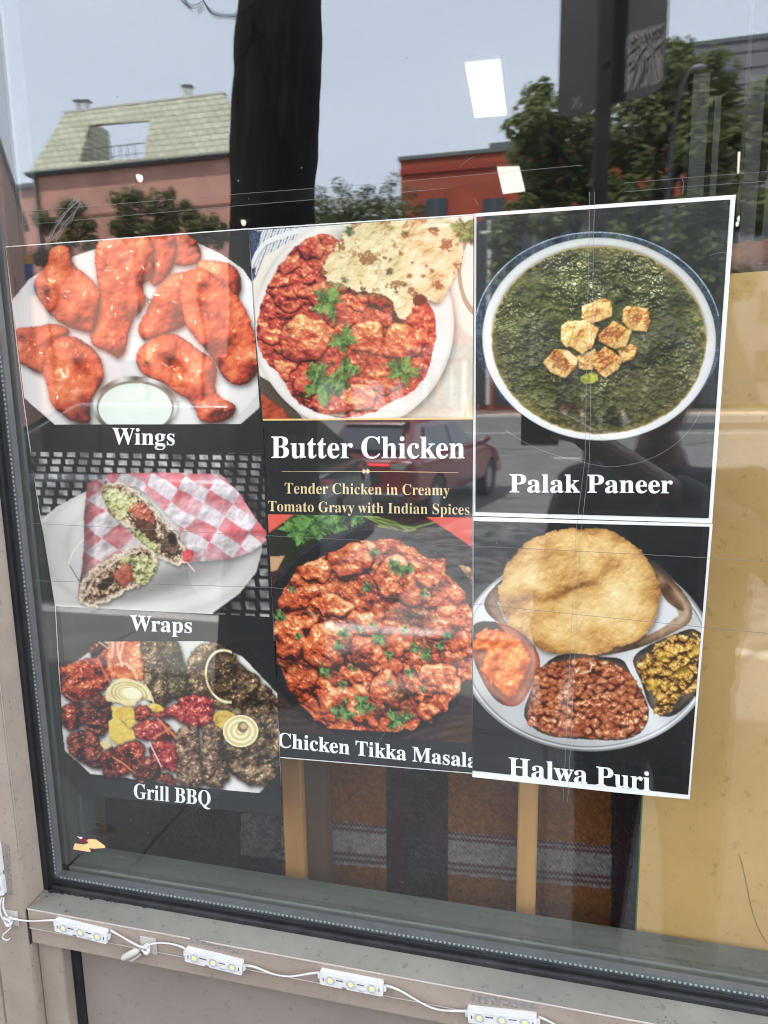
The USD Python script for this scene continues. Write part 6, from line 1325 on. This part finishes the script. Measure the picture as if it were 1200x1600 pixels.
lb0, lb1 = M(470, 372, 56), M(640, 372, 56)
gar = thing('low_building', 'low brown brick building behind the hedge', 'building', loc=((lb0[0] + lb1[0]) / 2, -56, .12))
part(gar, 'wall', bx(lb0[0], lb1[0] + 3, -62, -56, .1, lb0[2]), brick('brown_brick', L_(120, 96, 78), L_(140, 114, 92), L_(150, 136, 120)), smooth=False)
part(gar, 'roof_edge', bx(lb0[0] - .2, lb1[0] + 3.2, -62.2, -55.8, lb0[2] + .002, lb0[2] + .4), m_gut, smooth=False)
for k in range(3): part(gar, 'garage_door', bx(lb0[0] + 1 + k * 3.2, lb0[0] + 3.6 + k * 3.2, -56 + .002, -56 + .08, .15, 2.8), m_trimw, smooth=False)
r_ = np.random.default_rng(77)
far = []
for x_ in np.arange(-120, 90, 3.2): far.append((x_, -95 + r_.uniform(-3, 3), r_.uniform(2.0, 3.4), 3.6)); far.append((x_ + 1, -95 + r_.uniform(-3, 3), r_.uniform(5, 8.5), 3.4))
tag(solo('far_trees', leaf_cloud(far, 26000, .5, 41), m_lf1, 'dark line of distant trees closing the view behind the houses', 'trees', smooth=False), kind='stuff')

# --- the dark street tree close to the kerb: only its trunk and a few twigs are mirrored
DK = 3.0
tk_ = thing('kerbside_tree', 'thick black kerbside trunk mirrored against the sky', 'tree', loc=(*M(430, 200, DK)[:2], .14))
rows = [(-60, 382, 498), (0, 377, 497), (60, 373, 498), (110, 374, 496), (170, 371, 493), (230, 368, 491), (300, 367, 486), (352, 366, 486), (500, 364, 488), (800, 362, 492), (1100, 345, 505), (1180, 318, 530)]
cp, rr = [], []
for y_, a_, b_ in rows[::-1]:
    A_, B_ = M(a_, y_, DK), M(b_, y_, DK); cp.append((A_ + B_) / 2); rr.append((B_[0] - A_[0]) / 2)
cp = np.array(cp); rr = np.array(rr); cp[0, 2] = .1
zz = np.concatenate([np.linspace(cp[0, 2], cp[-1, 2], 90), np.linspace(cp[-1, 2] + .05, 6.2, 20)])
zc = np.clip(zz, None, cp[-1, 2])
P_ = np.stack([np.interp(zc, cp[:, 2], cp[:, 0]), np.full_like(zz, -DK), zz], 1); R_ = np.interp(zc, cp[:, 2], rr)
tkm = tube(P_, R_, 40); v = np.array(tkm.vertices)
ax = np.stack([np.interp(v[:, 2], P_[:, 2], P_[:, 0]), np.full(len(v), -DK)], 1); dd = v[:, :2] - ax
th = np.arctan2(dd[:, 1], dd[:, 0])
k_ = 1 + .24 * (meshkit.fbm(np.stack([np.cos(th) * 5, np.sin(th) * 5, v[:, 2] * 1.5], 1), 4, 3) - .5) + .05 * (meshkit.fbm(np.stack([np.cos(th) * 12, np.sin(th) * 12, v[:, 2] * 9], 1), 3, 8) - .5) + .06 * np.abs(np.sin(th * 9 + 2 * np.sin(v[:, 2] * 2))) - .03
v[:, :2] = ax + dd * k_[:, None]
part(tk_, 'trunk', trimesh.Trimesh(v, tkm.faces, process=False), m_bark, smooth=True)
for i, (ex, ey, ez) in enumerate(((-2.2, -3.5, 8.5), (1.6, -4.2, 9.0), (-.4, -2.0, 9.3), (.8, -5.4, 8.0), (-2.6, -4.8, 7.6))): part(tk_, 'branch', limb((P_[-1, 0], -DK, 5.9), (P_[-1, 0] + ex, ey, ez), .12, .02, 60 + i, .1), m_bark, smooth=True)
part(tk_, 'crown', leaf_cloud([(P_[-1, 0] + x_, y_, z_, 1.2) for x_, y_, z_ in ((-2, -3.5, 8.6), (1.5, -4.2, 9), (-.4, -2.2, 9.4), (.8, -5.4, 8.4), (-2.4, -4.8, 8.2), (0, -3.6, 9.6))], 3500, .09, 13), m_lf1, smooth=False)
tw = [[(268, -30), (288, 4), (300, 14)], [(280, -20), (305, 8), (316, 2)], [(316, -30), (322, 8), (345, 22), (372, 20), (398, 5)], [(322, 8), (328, 18), (350, 24)], [(345, 22), (352, 24), (368, 25)], [(318, 10), (308, 18)]]
for t_ in tw: part(tk_, 'twig', tube(spline(M(*np.array(t_, float).T, DK - .25), 14), .0035, 5), m_bark, smooth=True)

# --- street sign on its post
m_sign = mat('sign_back', (0.050, 0.051, 0.053), .5, .2, 3, .2, 40, metal=.2)
m_post = mat('black_post', (0.012, 0.013, 0.014), .5, .3, 8)
DP = 3.0
s0, s1 = M(873, 187, 3.14), M(1041, 128, 2.72)
zs = s0[2]; s1 = same_z(1041, 140, zs); s0 = same_z(873, 187, zs)
sg = thing('street_sign', 'dark back of a rounded street sign with a graffiti sticker on a black post', 'street sign', loc=(*M(950, 200, DP)[:2], .15))
u_ = (s1 - s0)[:2]; W_ = np.linalg.norm(u_); u_ /= W_
nrm = np.array([-u_[1], u_[0]]); nrm = nrm if nrm[1] > 0 else -nrm
pl = Polygon([(0, 0), (W_, 0), (W_, 1.0), (0, 1.0)]).buffer(-.06).buffer(.06)
e_ = trimesh.creation.extrude_polygon(pl, .004, engine='earcut'); v = np.array(e_.vertices)
def onsign(v): return np.stack([s0[0] + u_[0] * v[:, 0] + nrm[0] * v[:, 2], s0[1] + u_[1] * v[:, 0] + nrm[1] * v[:, 2], zs + v[:, 1]], 1)
mm = trimesh.Trimesh(onsign(v), e_.faces, process=False); mm.fix_normals(); part(sg, 'sign_plate', mm, m_sign, smooth=False)
def plate_xy(px_, py_):
    """where on the plate a measured point of its mirror image lies"""
    r = np.array([(px_ - 600) / FPX, (py_ - 800) / FPX, 1.0]) @ RC
    # mirrored ray from the camera: (t r0, -(t r2 - D), CZ - t r1); plane: (p - s0).nrm = .004
    A_ = r[0] * nrm[0] - r[2] * nrm[1]; B_ = (0 - s0[0]) * nrm[0] + (D - s0[1]) * nrm[1]
    t = (.0045 - B_) / A_
    p = np.array([t * r[0], -(t * r[2] - D), CZ - t * r[1]])
    return ((p[:2] - s0[:2]) @ u_, p[2] - zs)
def sticker(pts, m, name, off, label=None):
    q = Polygon([plate_xy(*p) for p in pts]); e = trimesh.creation.extrude_polygon(q, .0006, engine='earcut'); e.apply_translation([0, 0, off])
    part(sg, name, trimesh.Trimesh(onsign(np.array(e.vertices)), e.faces, process=False), m, smooth=False, label=label)
m_stk = mat('sticker_paper', (0.20, 0.20, 0.195), .6, .15, 30)
sticker([(980, 52), (1040, 35), (1035, 126), (977, 142)], m_stk, 'sticker', .0042, 'pale sticker covered in black scrawls')
r_ = np.random.default_rng(21)
str_ = [[(990, 60), (992, 72), (988, 66), (998, 60)], [(998, 56), (1003, 68), (1000, 58)], [(1008, 52), (1012, 66)], [(1013, 50), (1016, 62), (1010, 58)], [(1019, 48), (1023, 60), (1026, 46)], [(1029, 44), (1033, 56), (1037, 42), (1029, 46)], [(985, 84), (996, 74), (1004, 82), (1014, 70), (1024, 78), (1036, 66)], [(988, 136), (996, 108), (1000, 88), (1004, 86)], [(998, 134), (1006, 112), (1008, 88)], [(1004, 130), (1012, 106), (1012, 92), (1018, 86)], [(1018, 128), (1016, 102)], [(1022, 84), (1024, 104), (1028, 122)], [(984, 100), (990, 94), (994, 104), (986, 110)], [(1028, 76), (1034, 72), (1034, 84)], [(1020, 62), (1032, 58)], [(990, 70), (1000, 74)]]
for s_ in str_:
    q = LineString(s_).buffer(1.7); 
    for g_ in getattr(q, 'geoms', [q]): sticker(list(g_.simplify(.3).exterior.coords)[:-1], m_post, 'scrawl', .005)
sticker([(889, 160), (893, 152), (902, 148), (915, 152), (914, 166), (906, 173), (895, 174), (889, 170)], mat('old_sticker', (.05, .045, .045), .8, .4, 60), 'torn_sticker', .0042)
for s_ in ([(896, 152), (900, 162), (896, 168)], [(905, 150), (903, 160), (910, 166)]):
    q = LineString(s_).buffer(1.2); sticker(list(q.simplify(.3).exterior.coords)[:-1], m_stk, 'scrawl', .005)
pb = M(942, 230, 2.93); pt = M(952, 100, 2.93)
post = bx(pb[0] - .034, pb[0] + .034, pb[1] - .02, pb[1] + .02, .145, 4.4, .006)
part(sg, 'post', post, m_post)
part(sg, 'post_flange', bx(pb[0] - .040, pb[0] - .0342, pb[1] - .004, pb[1] + .004, .145, 4.4), mat('worn_post', (.06, .06, .06), .5))
for z_ in (zs + .15, zs + .8): part(sg, 'bolt', cyl((pb[0], pb[1] + .019, z_), (pb[0], pb[1] + .03, z_), .012, 10), m_sign)

# --- street lamp in front of the tree
DLm = 22.0
lp = thing('street_lamp', 'dark cobra head street lamp against the big tree', 'street lamp', loc=(*M(1046, 600, DLm)[:2], 0))
ps = [M(x_, y_, DLm) for x_, y_ in ((1046, 300), (1052, 220), (1060, 170), (1070, 130), (1082, 110), (1088, 107))]
base = np.array([ps[0][0], -DLm, .0])
part(lp, 'pole', tube(np.vstack([base, ps[0], ps[1]]), [.11, .08, .06], 10), m_post, smooth=True)
part(lp, 'arm', tube(spline(ps[1:], 24), .045, 8), m_post, smooth=True)
h0, h1 = M(1084, 106, DLm), M(1103, 105, DLm)
hd_ = trimesh.creation.icosphere(2, 1.0); hd_.apply_scale([(h1[0] - h0[0]) / 2 + .04, .13, .075]); hd_.apply_translation((h0 + h1) / 2); part(lp, 'head', hd_, mat('lamp_head', (.25, .25, .25), .5), smooth=True)
part(lp, 'base_plinth', bx(base[0] - .2, base[0] + .2, -DLm - .2, -DLm + .2, 0, .5, .03), m_post)

# --- a blue and yellow banner by the far pavement
bn0, bn1 = M(34, 398, 40), M(56, 442, 40)
bn = thing('banner', 'small yellow and blue banner beside the wings picture', 'banner', loc=(bn0[0], -40, .1))
part(bn, 'pole', cyl((bn0[0] - .1, -40, -.2), (bn0[0] - .1, -40, bn0[2] + .4), .05, 8), m_post)
part(bn, 'yellow_field', bx(bn0[0], bn1[0], -40.02, -39.98, (bn0[2] * .65 + bn1[2] * .35), bn0[2]), mat('yellow_cloth', L_(220, 180, 70), .8), smooth=False)
part(bn, 'blue_field', bx(bn0[0], bn1[0], -40.02, -39.98, bn1[2] - .8, (bn0[2] * .65 + bn1[2] * .35) - .002), mat('blue_cloth', L_(50, 90, 170), .8), smooth=False)

# ================================================================ the red car
def MF(m):  # trimesh -> manifold
    return manifold3d.Manifold(manifold3d.Mesh(np.asarray(m.vertices, np.float32), np.asarray(m.faces, np.uint32)))
def mhull(pts, r, n=12):
    return manifold3d.Manifold.batch_hull([manifold3d.Manifold.sphere(r, n).translate(list(map(float, p))) for p in pts])
m_car = mat('red_car_paint', L_(92, 9, 18), .25, coat=1.0, spec=.5)
m_cg = mat('car_glass', (0.015, 0.015, 0.018), .05, spec=.8)
m_tl = glow('rear_light_bar', (1.0, 0.05, 0.06), 1.2)
m_tld = mat('rear_lamp_lens', L_(150, 16, 24), .15, coat=1)
m_sil = mat('silver_plastic', L_(150, 150, 148), .35, metal=.4)
m_tyre = mat('tyre_rubber', (0.02, 0.02, 0.02), .85); m_rim = mat('wheel_rim', (.35, .35, .36), .35, metal=.8)
def build_car(name, label, loc, rz, paint, S, lit):
    """a hatchback in local coordinates: +x forward, z up, 4.2 m long before scaling by S"""
    car = thing(name, label, 'car', loc=loc, rz=rz)
    S = np.array(S, float)
    def cp_(nm, mesh, m, smooth=30, parent=None, **k):
        if hasattr(mesh, 'to_mesh'): mesh = trimesh.Trimesh(*meshkit.arrays(mesh)[:2], process=False)
        mesh = trimesh.Trimesh(np.array(mesh.vertices) * S, mesh.faces, process=False)
        return part(parent or car, nm, mesh, m, smooth, world=False, **k)
    lower = mhull([(sx * 2.0, sy * .74, .42) for sx in (-1, 1) for sy in (-1, 1)] + [(-1.98, sy * .74, .86) for sy in (-1, 1)] + [(.9, sy * .76, .88) for sy in (-1, 1)] + [(1.95, sy * .66, .70) for sy in (-1, 1)] + [(0, sy * .80, .62) for sy in (-1, 1)], .10)
    for wx in (-1.28, 1.30):
        for sy in (-1, 1): lower = lower - manifold3d.Manifold.cylinder(.5, .37, .37, 28, True).rotate([90, 0, 0]).translate([wx, sy * .82, .32])
    cabin = mhull([(-1.95, sy * .66, .90) for sy in (-1, 1)] + [(.95, sy * .66, .88) for sy in (-1, 1)] + [(-1.45, sy * .52, 1.36) for sy in (-1, 1)] + [(-.15, sy * .54, 1.38) for sy in (-1, 1)], .06)
    cp_('body', lower, paint); cp_('cabin', cabin, paint)
    def plate(pts, m, nm, off=.004):
        p = np.array(pts, float); c = p.mean(0); n = np.cross(p[1] - p[0], p[2] - p[0]); n /= np.linalg.norm(n)
        if n @ (c - (0, 0, .7)) < 0: n = -n
        return cp_(nm, hull(np.vstack([p + n * off, p + n * (off + .01)])), m, smooth=False)
    plate([(-1.93, -.55, 1.02), (-1.93, .55, 1.02), (-1.55, .46, 1.34), (-1.55, -.46, 1.34)], m_cg, 'rear_window', .05)
    plate([(.86, -.56, 1.0), (.86, .56, 1.0), (0.02, .48, 1.36), (.02, -.48, 1.36)], m_cg, 'windscreen', .05)
    for sy in (-1, 1):
        plate([(-1.45, sy * .70, 1.0), (-.42, sy * .70, 1.0), (-.42, sy * .585, 1.34), (-1.25, sy * .585, 1.34)], m_cg, 'side_window', .02)
        plate([(-.36, sy * .70, 1.0), (.62, sy * .70, 1.0), (.0, sy * .585, 1.34), (-.36, sy * .585, 1.34)], m_cg, 'side_window', .02)
        tlm = hull([(-2.085, sy * .45, .80), (-2.085, sy * .45, .92), (-2.05, sy * .78, .80), (-2.03, sy * .78, .94), (-1.80, sy * .865, .86), (-1.80, sy * .855, .94), (-2.0, sy * .45, .86), (-1.85, sy * .80, .80)])
        tp = cp_('tail_light', tlm, m_tld, smooth=20)
        cp_('lamp_reflector', hull([(-2.10, sy * .48, .81), (-2.10, sy * .48, .89), (-2.075, sy * .74, .81), (-2.075, sy * .74, .90), (-2.06, sy * .6, .85)]), m_sil, smooth=False, parent=tp)
        cp_('mirror', mhull([(.55, sy * .92, 1.0), (.60, sy * 1.0, 1.06)], .05), paint)
        cp_('door_handle', bx(-.75, -.55, min(sy * .895, sy * .915), max(sy * .895, sy * .915), .80, .83), m_sil)
        cp_('headlight', hull([(1.95, sy * .40, .66), (2.03, sy * .66, .66), (1.90, sy * .66, .76), (1.90, sy * .4, .74), (1.75, sy * .72, .74)]), m_sil, smooth=False)
    if lit: cp_('rear_light_bar', bx(-2.098, -2.06, -.45, .45, .855, .885), m_tl, smooth=False)
    cp_('number_plate_recess', bx(-2.11, -2.07, -.30, .30, .62, .78, .01), m_cg)
    cp_('rear_bumper', bx(-2.13, -1.95, -.70, .70, .34, .50, .04), mat('bumper_black', (.02, .02, .02), .6))
    cp_('roof_spoiler', hull([(-1.62, -.5, 1.42), (-1.62, .5, 1.42), (-1.40, -.5, 1.44), (-1.40, .5, 1.44), (-1.64, -.46, 1.39), (-1.64, .46, 1.39)]), paint)
    for wx in (-1.28, 1.30):
        for sy in (-1, 1):
            ty = trimesh.creation.annulus(.20, .325, .21); ty.apply_transform(trimesh.transformations.rotation_matrix(np.pi / 2, [1, 0, 0])); ty.apply_translation([wx, sy * .73, .325])
            w_ = cp_('wheel', ty, m_tyre)
            rm = trimesh.creation.cylinder(.20, .17, sections=24); rm.apply_transform(trimesh.transformations.rotation_matrix(np.pi / 2, [1, 0, 0])); rm.apply_translation([wx, sy * .73, .325]); cp_('rim', rm, m_rim, parent=w_)
CARC = M(655, 760, 10.7)
build_car('red_car', 'red hatchback with a lit rear light bar out on the road', (CARC[0], CARC[1], 0), -90 + 12, m_car, (1, 1, 1), True)
m_car2 = mat('dark_teal_paint', (.008, .014, .016), .25, coat=1.0)
build_car('parked_car', 'dark teal high roofed car parked at the near kerb left of the red car', (-4.25, -5.35, 0), 180, m_car2, (1.18, 1.04, 1.26), False)
build_car('parked_car', 'black high roofed car parked furthest left along the near kerb', (-10.2, -5.35, 0), 180, mat('black_paint', (.008, .008, .009), .25, coat=1.0), (1.15, 1.04, 1.25), False)

# ================================================================ the person holding the phone
m_skin = mat('skin', (0.20, 0.105, 0.065), .55, .12, 14)
m_jack = mat('dark_jacket', (0.062, 0.066, 0.072), .85, .25, 9, .6, 40, bdist=.004)
m_jean = mat('dark_trousers', (0.012, 0.014, 0.018), .9, .3, 40, .4, 90)
m_shoe = mat('black_shoes', (.015, .015, .015), .6); m_hair = mat('dark_hair', (.010, .008, .007), .6, .4, 60, .8, 120)
FX, FYP = .27, -1.20                               # where the figure stands; it faces the glass (+y)
pe = thing('person', 'person in a dark grey jacket and black trousers holding up a phone in one hand', 'person', loc=(FX, FYP, .15))
def body_mesh(bones, edge, it=10):
    m = manifold3d.Manifold()
    for a_, ra, b_, rb_ in bones:
        m = m + manifold3d.Manifold.batch_hull([manifold3d.Manifold.sphere(ra, 20).translate(list(map(float, a_))), manifold3d.Manifold.sphere(rb_, 20).translate(list(map(float, b_)))])
    m = m.refine_to_length(edge)
    t = trimesh.Trimesh(*meshkit.arrays(m)[:2], process=True)
    trimesh.smoothing.filter_taubin(t, iterations=it)
    return t
O = np.array([FX, FYP, .15])
def J(x, y, z): return O + np.array([x, y, z])
hipL, hipR = J(-.09, 0, .92), J(.09, 0, .92); kneeL, kneeR = J(-.11, .05, .50), J(.12, .03, .50); ankL, ankR = J(-.12, 0, .09), J(.14, -.02, .09)
shL, shR = J(-.19, .02, 1.47), J(.19, .02, 1.47)
PH = np.array([-.028, -.7050, CZ - .040])          # the phone's centre; its lens is the camera
hR, hL = PH + np.array([.050, -.012, -.035]), J(-.27, .08, .84)
elR, elL = J(.30, .12, 1.30), J(-.255, -.02, 1.16)
wrR = hR + (elR - hR) / np.linalg.norm(elR - hR) * .075; wrL = hL + (elL - hL) / np.linalg.norm(elL - hL) * .075
head = J(-.03, .07, 1.73)
neck0, neck1 = J(0, .0, 1.48), J(-.02, .04, 1.60)
sk = [(hipL, .085, kneeL, .052), (kneeL, .052, ankL, .036), (hipR, .085, kneeR, .052), (kneeR, .052, ankR, .036), (hipL, .09, hipR, .09), (J(0, 0, .95), .12, J(0, .01, 1.25), .12), (J(-.07, 0, 1.25), .11, J(-.09, 0, 1.40), .10), (J(.07, 0, 1.25), .11, J(.09, 0, 1.40), .10), (shL, .055, shR, .055), (J(0, 0, 1.25), .12, J(0, 0, 1.42), .1), (neck0, .058, neck1, .053),
      (shL, .052, elL, .040), (elL, .039, wrL, .026), (shR, .052, elR, .040), (elR, .039, wrR, .026),
      (head + (0, .005, .02), .088, head + (0, .035, -.045), .062), (head + (0, -.025, .03), .085, head + (0, .02, .03), .083), (head + (0, .05, -.075), .036, head + (0, .03, -.06), .05),
      (head + (0, .085, .005), .012, head + (0, .105, -.025), .014), (head + (-.014, .088, -.028), .009, head + (.014, .088, -.028), .009), (head + (-.022, .082, -.055), .009, head + (.022, .082, -.055), .009), (head + (-.02, .082, -.064), .009, head + (.02, .082, -.064), .009)]
for s_ in (-1, 1):
    sk += [(head + (s_ * .083, -.005, .012), .012, head + (s_ * .088, -.012, -.03), .009), (head + (s_ * .035, .078, .026), .013, head + (s_ * .018, .084, .026), .010)]
def hand(h, wr, s_):
    """palm, four fingers wrapped behind the phone's edge, thumb on the side facing the person"""
    out = [(wr, .026, h + (s_ * .012, -.004, -.010), .018), (h + (s_ * .014, .000, -.020), .015, h + (s_ * .012, .002, .020), .014)]
    for k in range(4):
        z = .026 - .017 * k; L = (.94, 1.0, .96, .8)[k]
        b0_ = h + (s_ * .012, .004, z); b1_ = b0_ + np.array([-s_ * .004, .026 * L, .003]); b2_ = b1_ + np.array([-s_ * .022 * L, .010, .002]); b3_ = b2_ + np.array([-s_ * .016 * L, -.004, 0])
        if k == 0: b1_ = b0_ + np.array([s_ * .004, .020, .012]); b2_ = b1_ + np.array([s_ * .002, .006, .022]); b3_ = b2_ + np.array([-s_ * .004, .002, .016])
        out += [(b0_, .0092, b1_, .0086), (b1_, .0086, b2_, .0078), (b2_, .0078, b3_, .0066)]
    t0 = h + (s_ * .010, -.006, -.018); t1 = t0 + np.array([-s_ * .010, -.012, .018]); t2 = t1 + np.array([-s_ * .020, .002, .022])
    out += [(t0, .0125, t1, .0105), (t1, .0105, t2, .0085)]
    return out
# keep fingers behind the lens plane
bm = body_mesh(sk, .016, 8)
hm = [body_mesh(hand(hR, wrR, 1), .0035, 4), body_mesh(hand(hL, wrL, -1), .0035, 4)]
part(pe, 'body', cat_([bm, *hm]), m_skin, smooth=True)
def inflate(bones, k): return [(a_, ra + k, b_, rb_ + k) for a_, ra, b_, rb_ in bones]
cR, cL = elR + (wrR - elR) * .62, elL + (wrL - elL) * .62
jk = [(J(-.06, 0, .86), .135, J(-.08, 0, 1.15), .135), (J(.06, 0, .86), .135, J(.08, 0, 1.15), .135), (J(-.08, 0, 1.15), .135, J(-.10, 0, 1.38), .125), (J(.08, 0, 1.15), .135, J(.10, 0, 1.38), .125), (shL, .078, shR, .078), (J(0, .02, 1.0), .13, J(0, .02, 1.38), .12), (neck0, .08, J(-.01, .0, 1.54), .072),
      (shL, .08, elL, .064), (elL, .064, cL, .050), (shR, .08, elR, .064), (elR, .064, cR, .050), (J(0, -.05, 1.50), .07, J(0, -.06, 1.40), .09)]
jm = body_mesh(jk, .016, 6)
v = np.array(jm.vertices); n_ = np.array(jm.vertex_normals)
v = v + n_ * (.020 * (meshkit.fbm(v * (9, 9, 16), 4, 2) - .5) + .010 * np.sin(v[:, 2:3] * 70 + 6 * meshkit.fbm(v * 7, 3, 5)[:, None] * 3)[:, 0] * .6)[:, None]
part(pe, 'jacket', trimesh.Trimesh(v, jm.faces, process=False), m_jack, smooth=True)
part(pe, 'trousers', body_mesh([(hipL, .112, kneeL, .078), (kneeL, .078, ankL + (0, 0, .02), .066), (hipR, .112, kneeR, .078), (kneeR, .078, ankR + (0, 0, .02), .066), (hipL, .115, hipR, .115)], .02, 6), m_jean, smooth=True)
for an in (ankL, ankR): part(pe, 'shoe', body_mesh([(an + (0, -.05, -.045), .042, an + (0, .06, -.05), .04), (an + (0, .06, -.05), .04, an + (0, .16, -.058), .030), (an + (0, -.03, 0), .046, an + (0, .03, -.03), .044)], .014, 5), m_shoe, smooth=True)
part(pe, 'hair', body_mesh([(head + (0, -.02, .055), .094, head + (0, .015, .06), .084), (head + (0, -.05, .0), .084, head + (0, -.045, -.04), .07), (head + (-.05, -.01, .04), .05, head + (-.055, -.03, -.01), .04), (head + (.05, -.01, .04), .05, head + (.055, -.03, -.01), .04)], .014, 5), m_hair, smooth=True)
for s_ in (-1, 1):
    e_ = trimesh.creation.icosphere(2, .0125); e_.apply_translation(head + (s_ * .032, .0795, .010)); part(pe, 'eye', e_, mat('eye_white', (.6, .58, .55), .2), smooth=True)
ph = thing('phone', 'black phone held upright in one hand at eye level', 'phone', loc=PH)
part(ph, 'case', bx(PH[0] - .036, PH[0] + .036, PH[1] - .004, PH[1] + .004, PH[2] - .074, PH[2] + .074, .003), m_shoe)
part(ph, 'screen', bx(PH[0] - .033, PH[0] + .033, PH[1] - .0048, PH[1] - .0042, PH[2] - .070, PH[2] + .070), m_cg, smooth=False)
part(ph, 'lens_bump', bx(PH[0] + .008, PH[0] + .034, PH[1] + .0042, PH[1] + .0062, PH[2] + .044, PH[2] + .071, .001), m_cg)
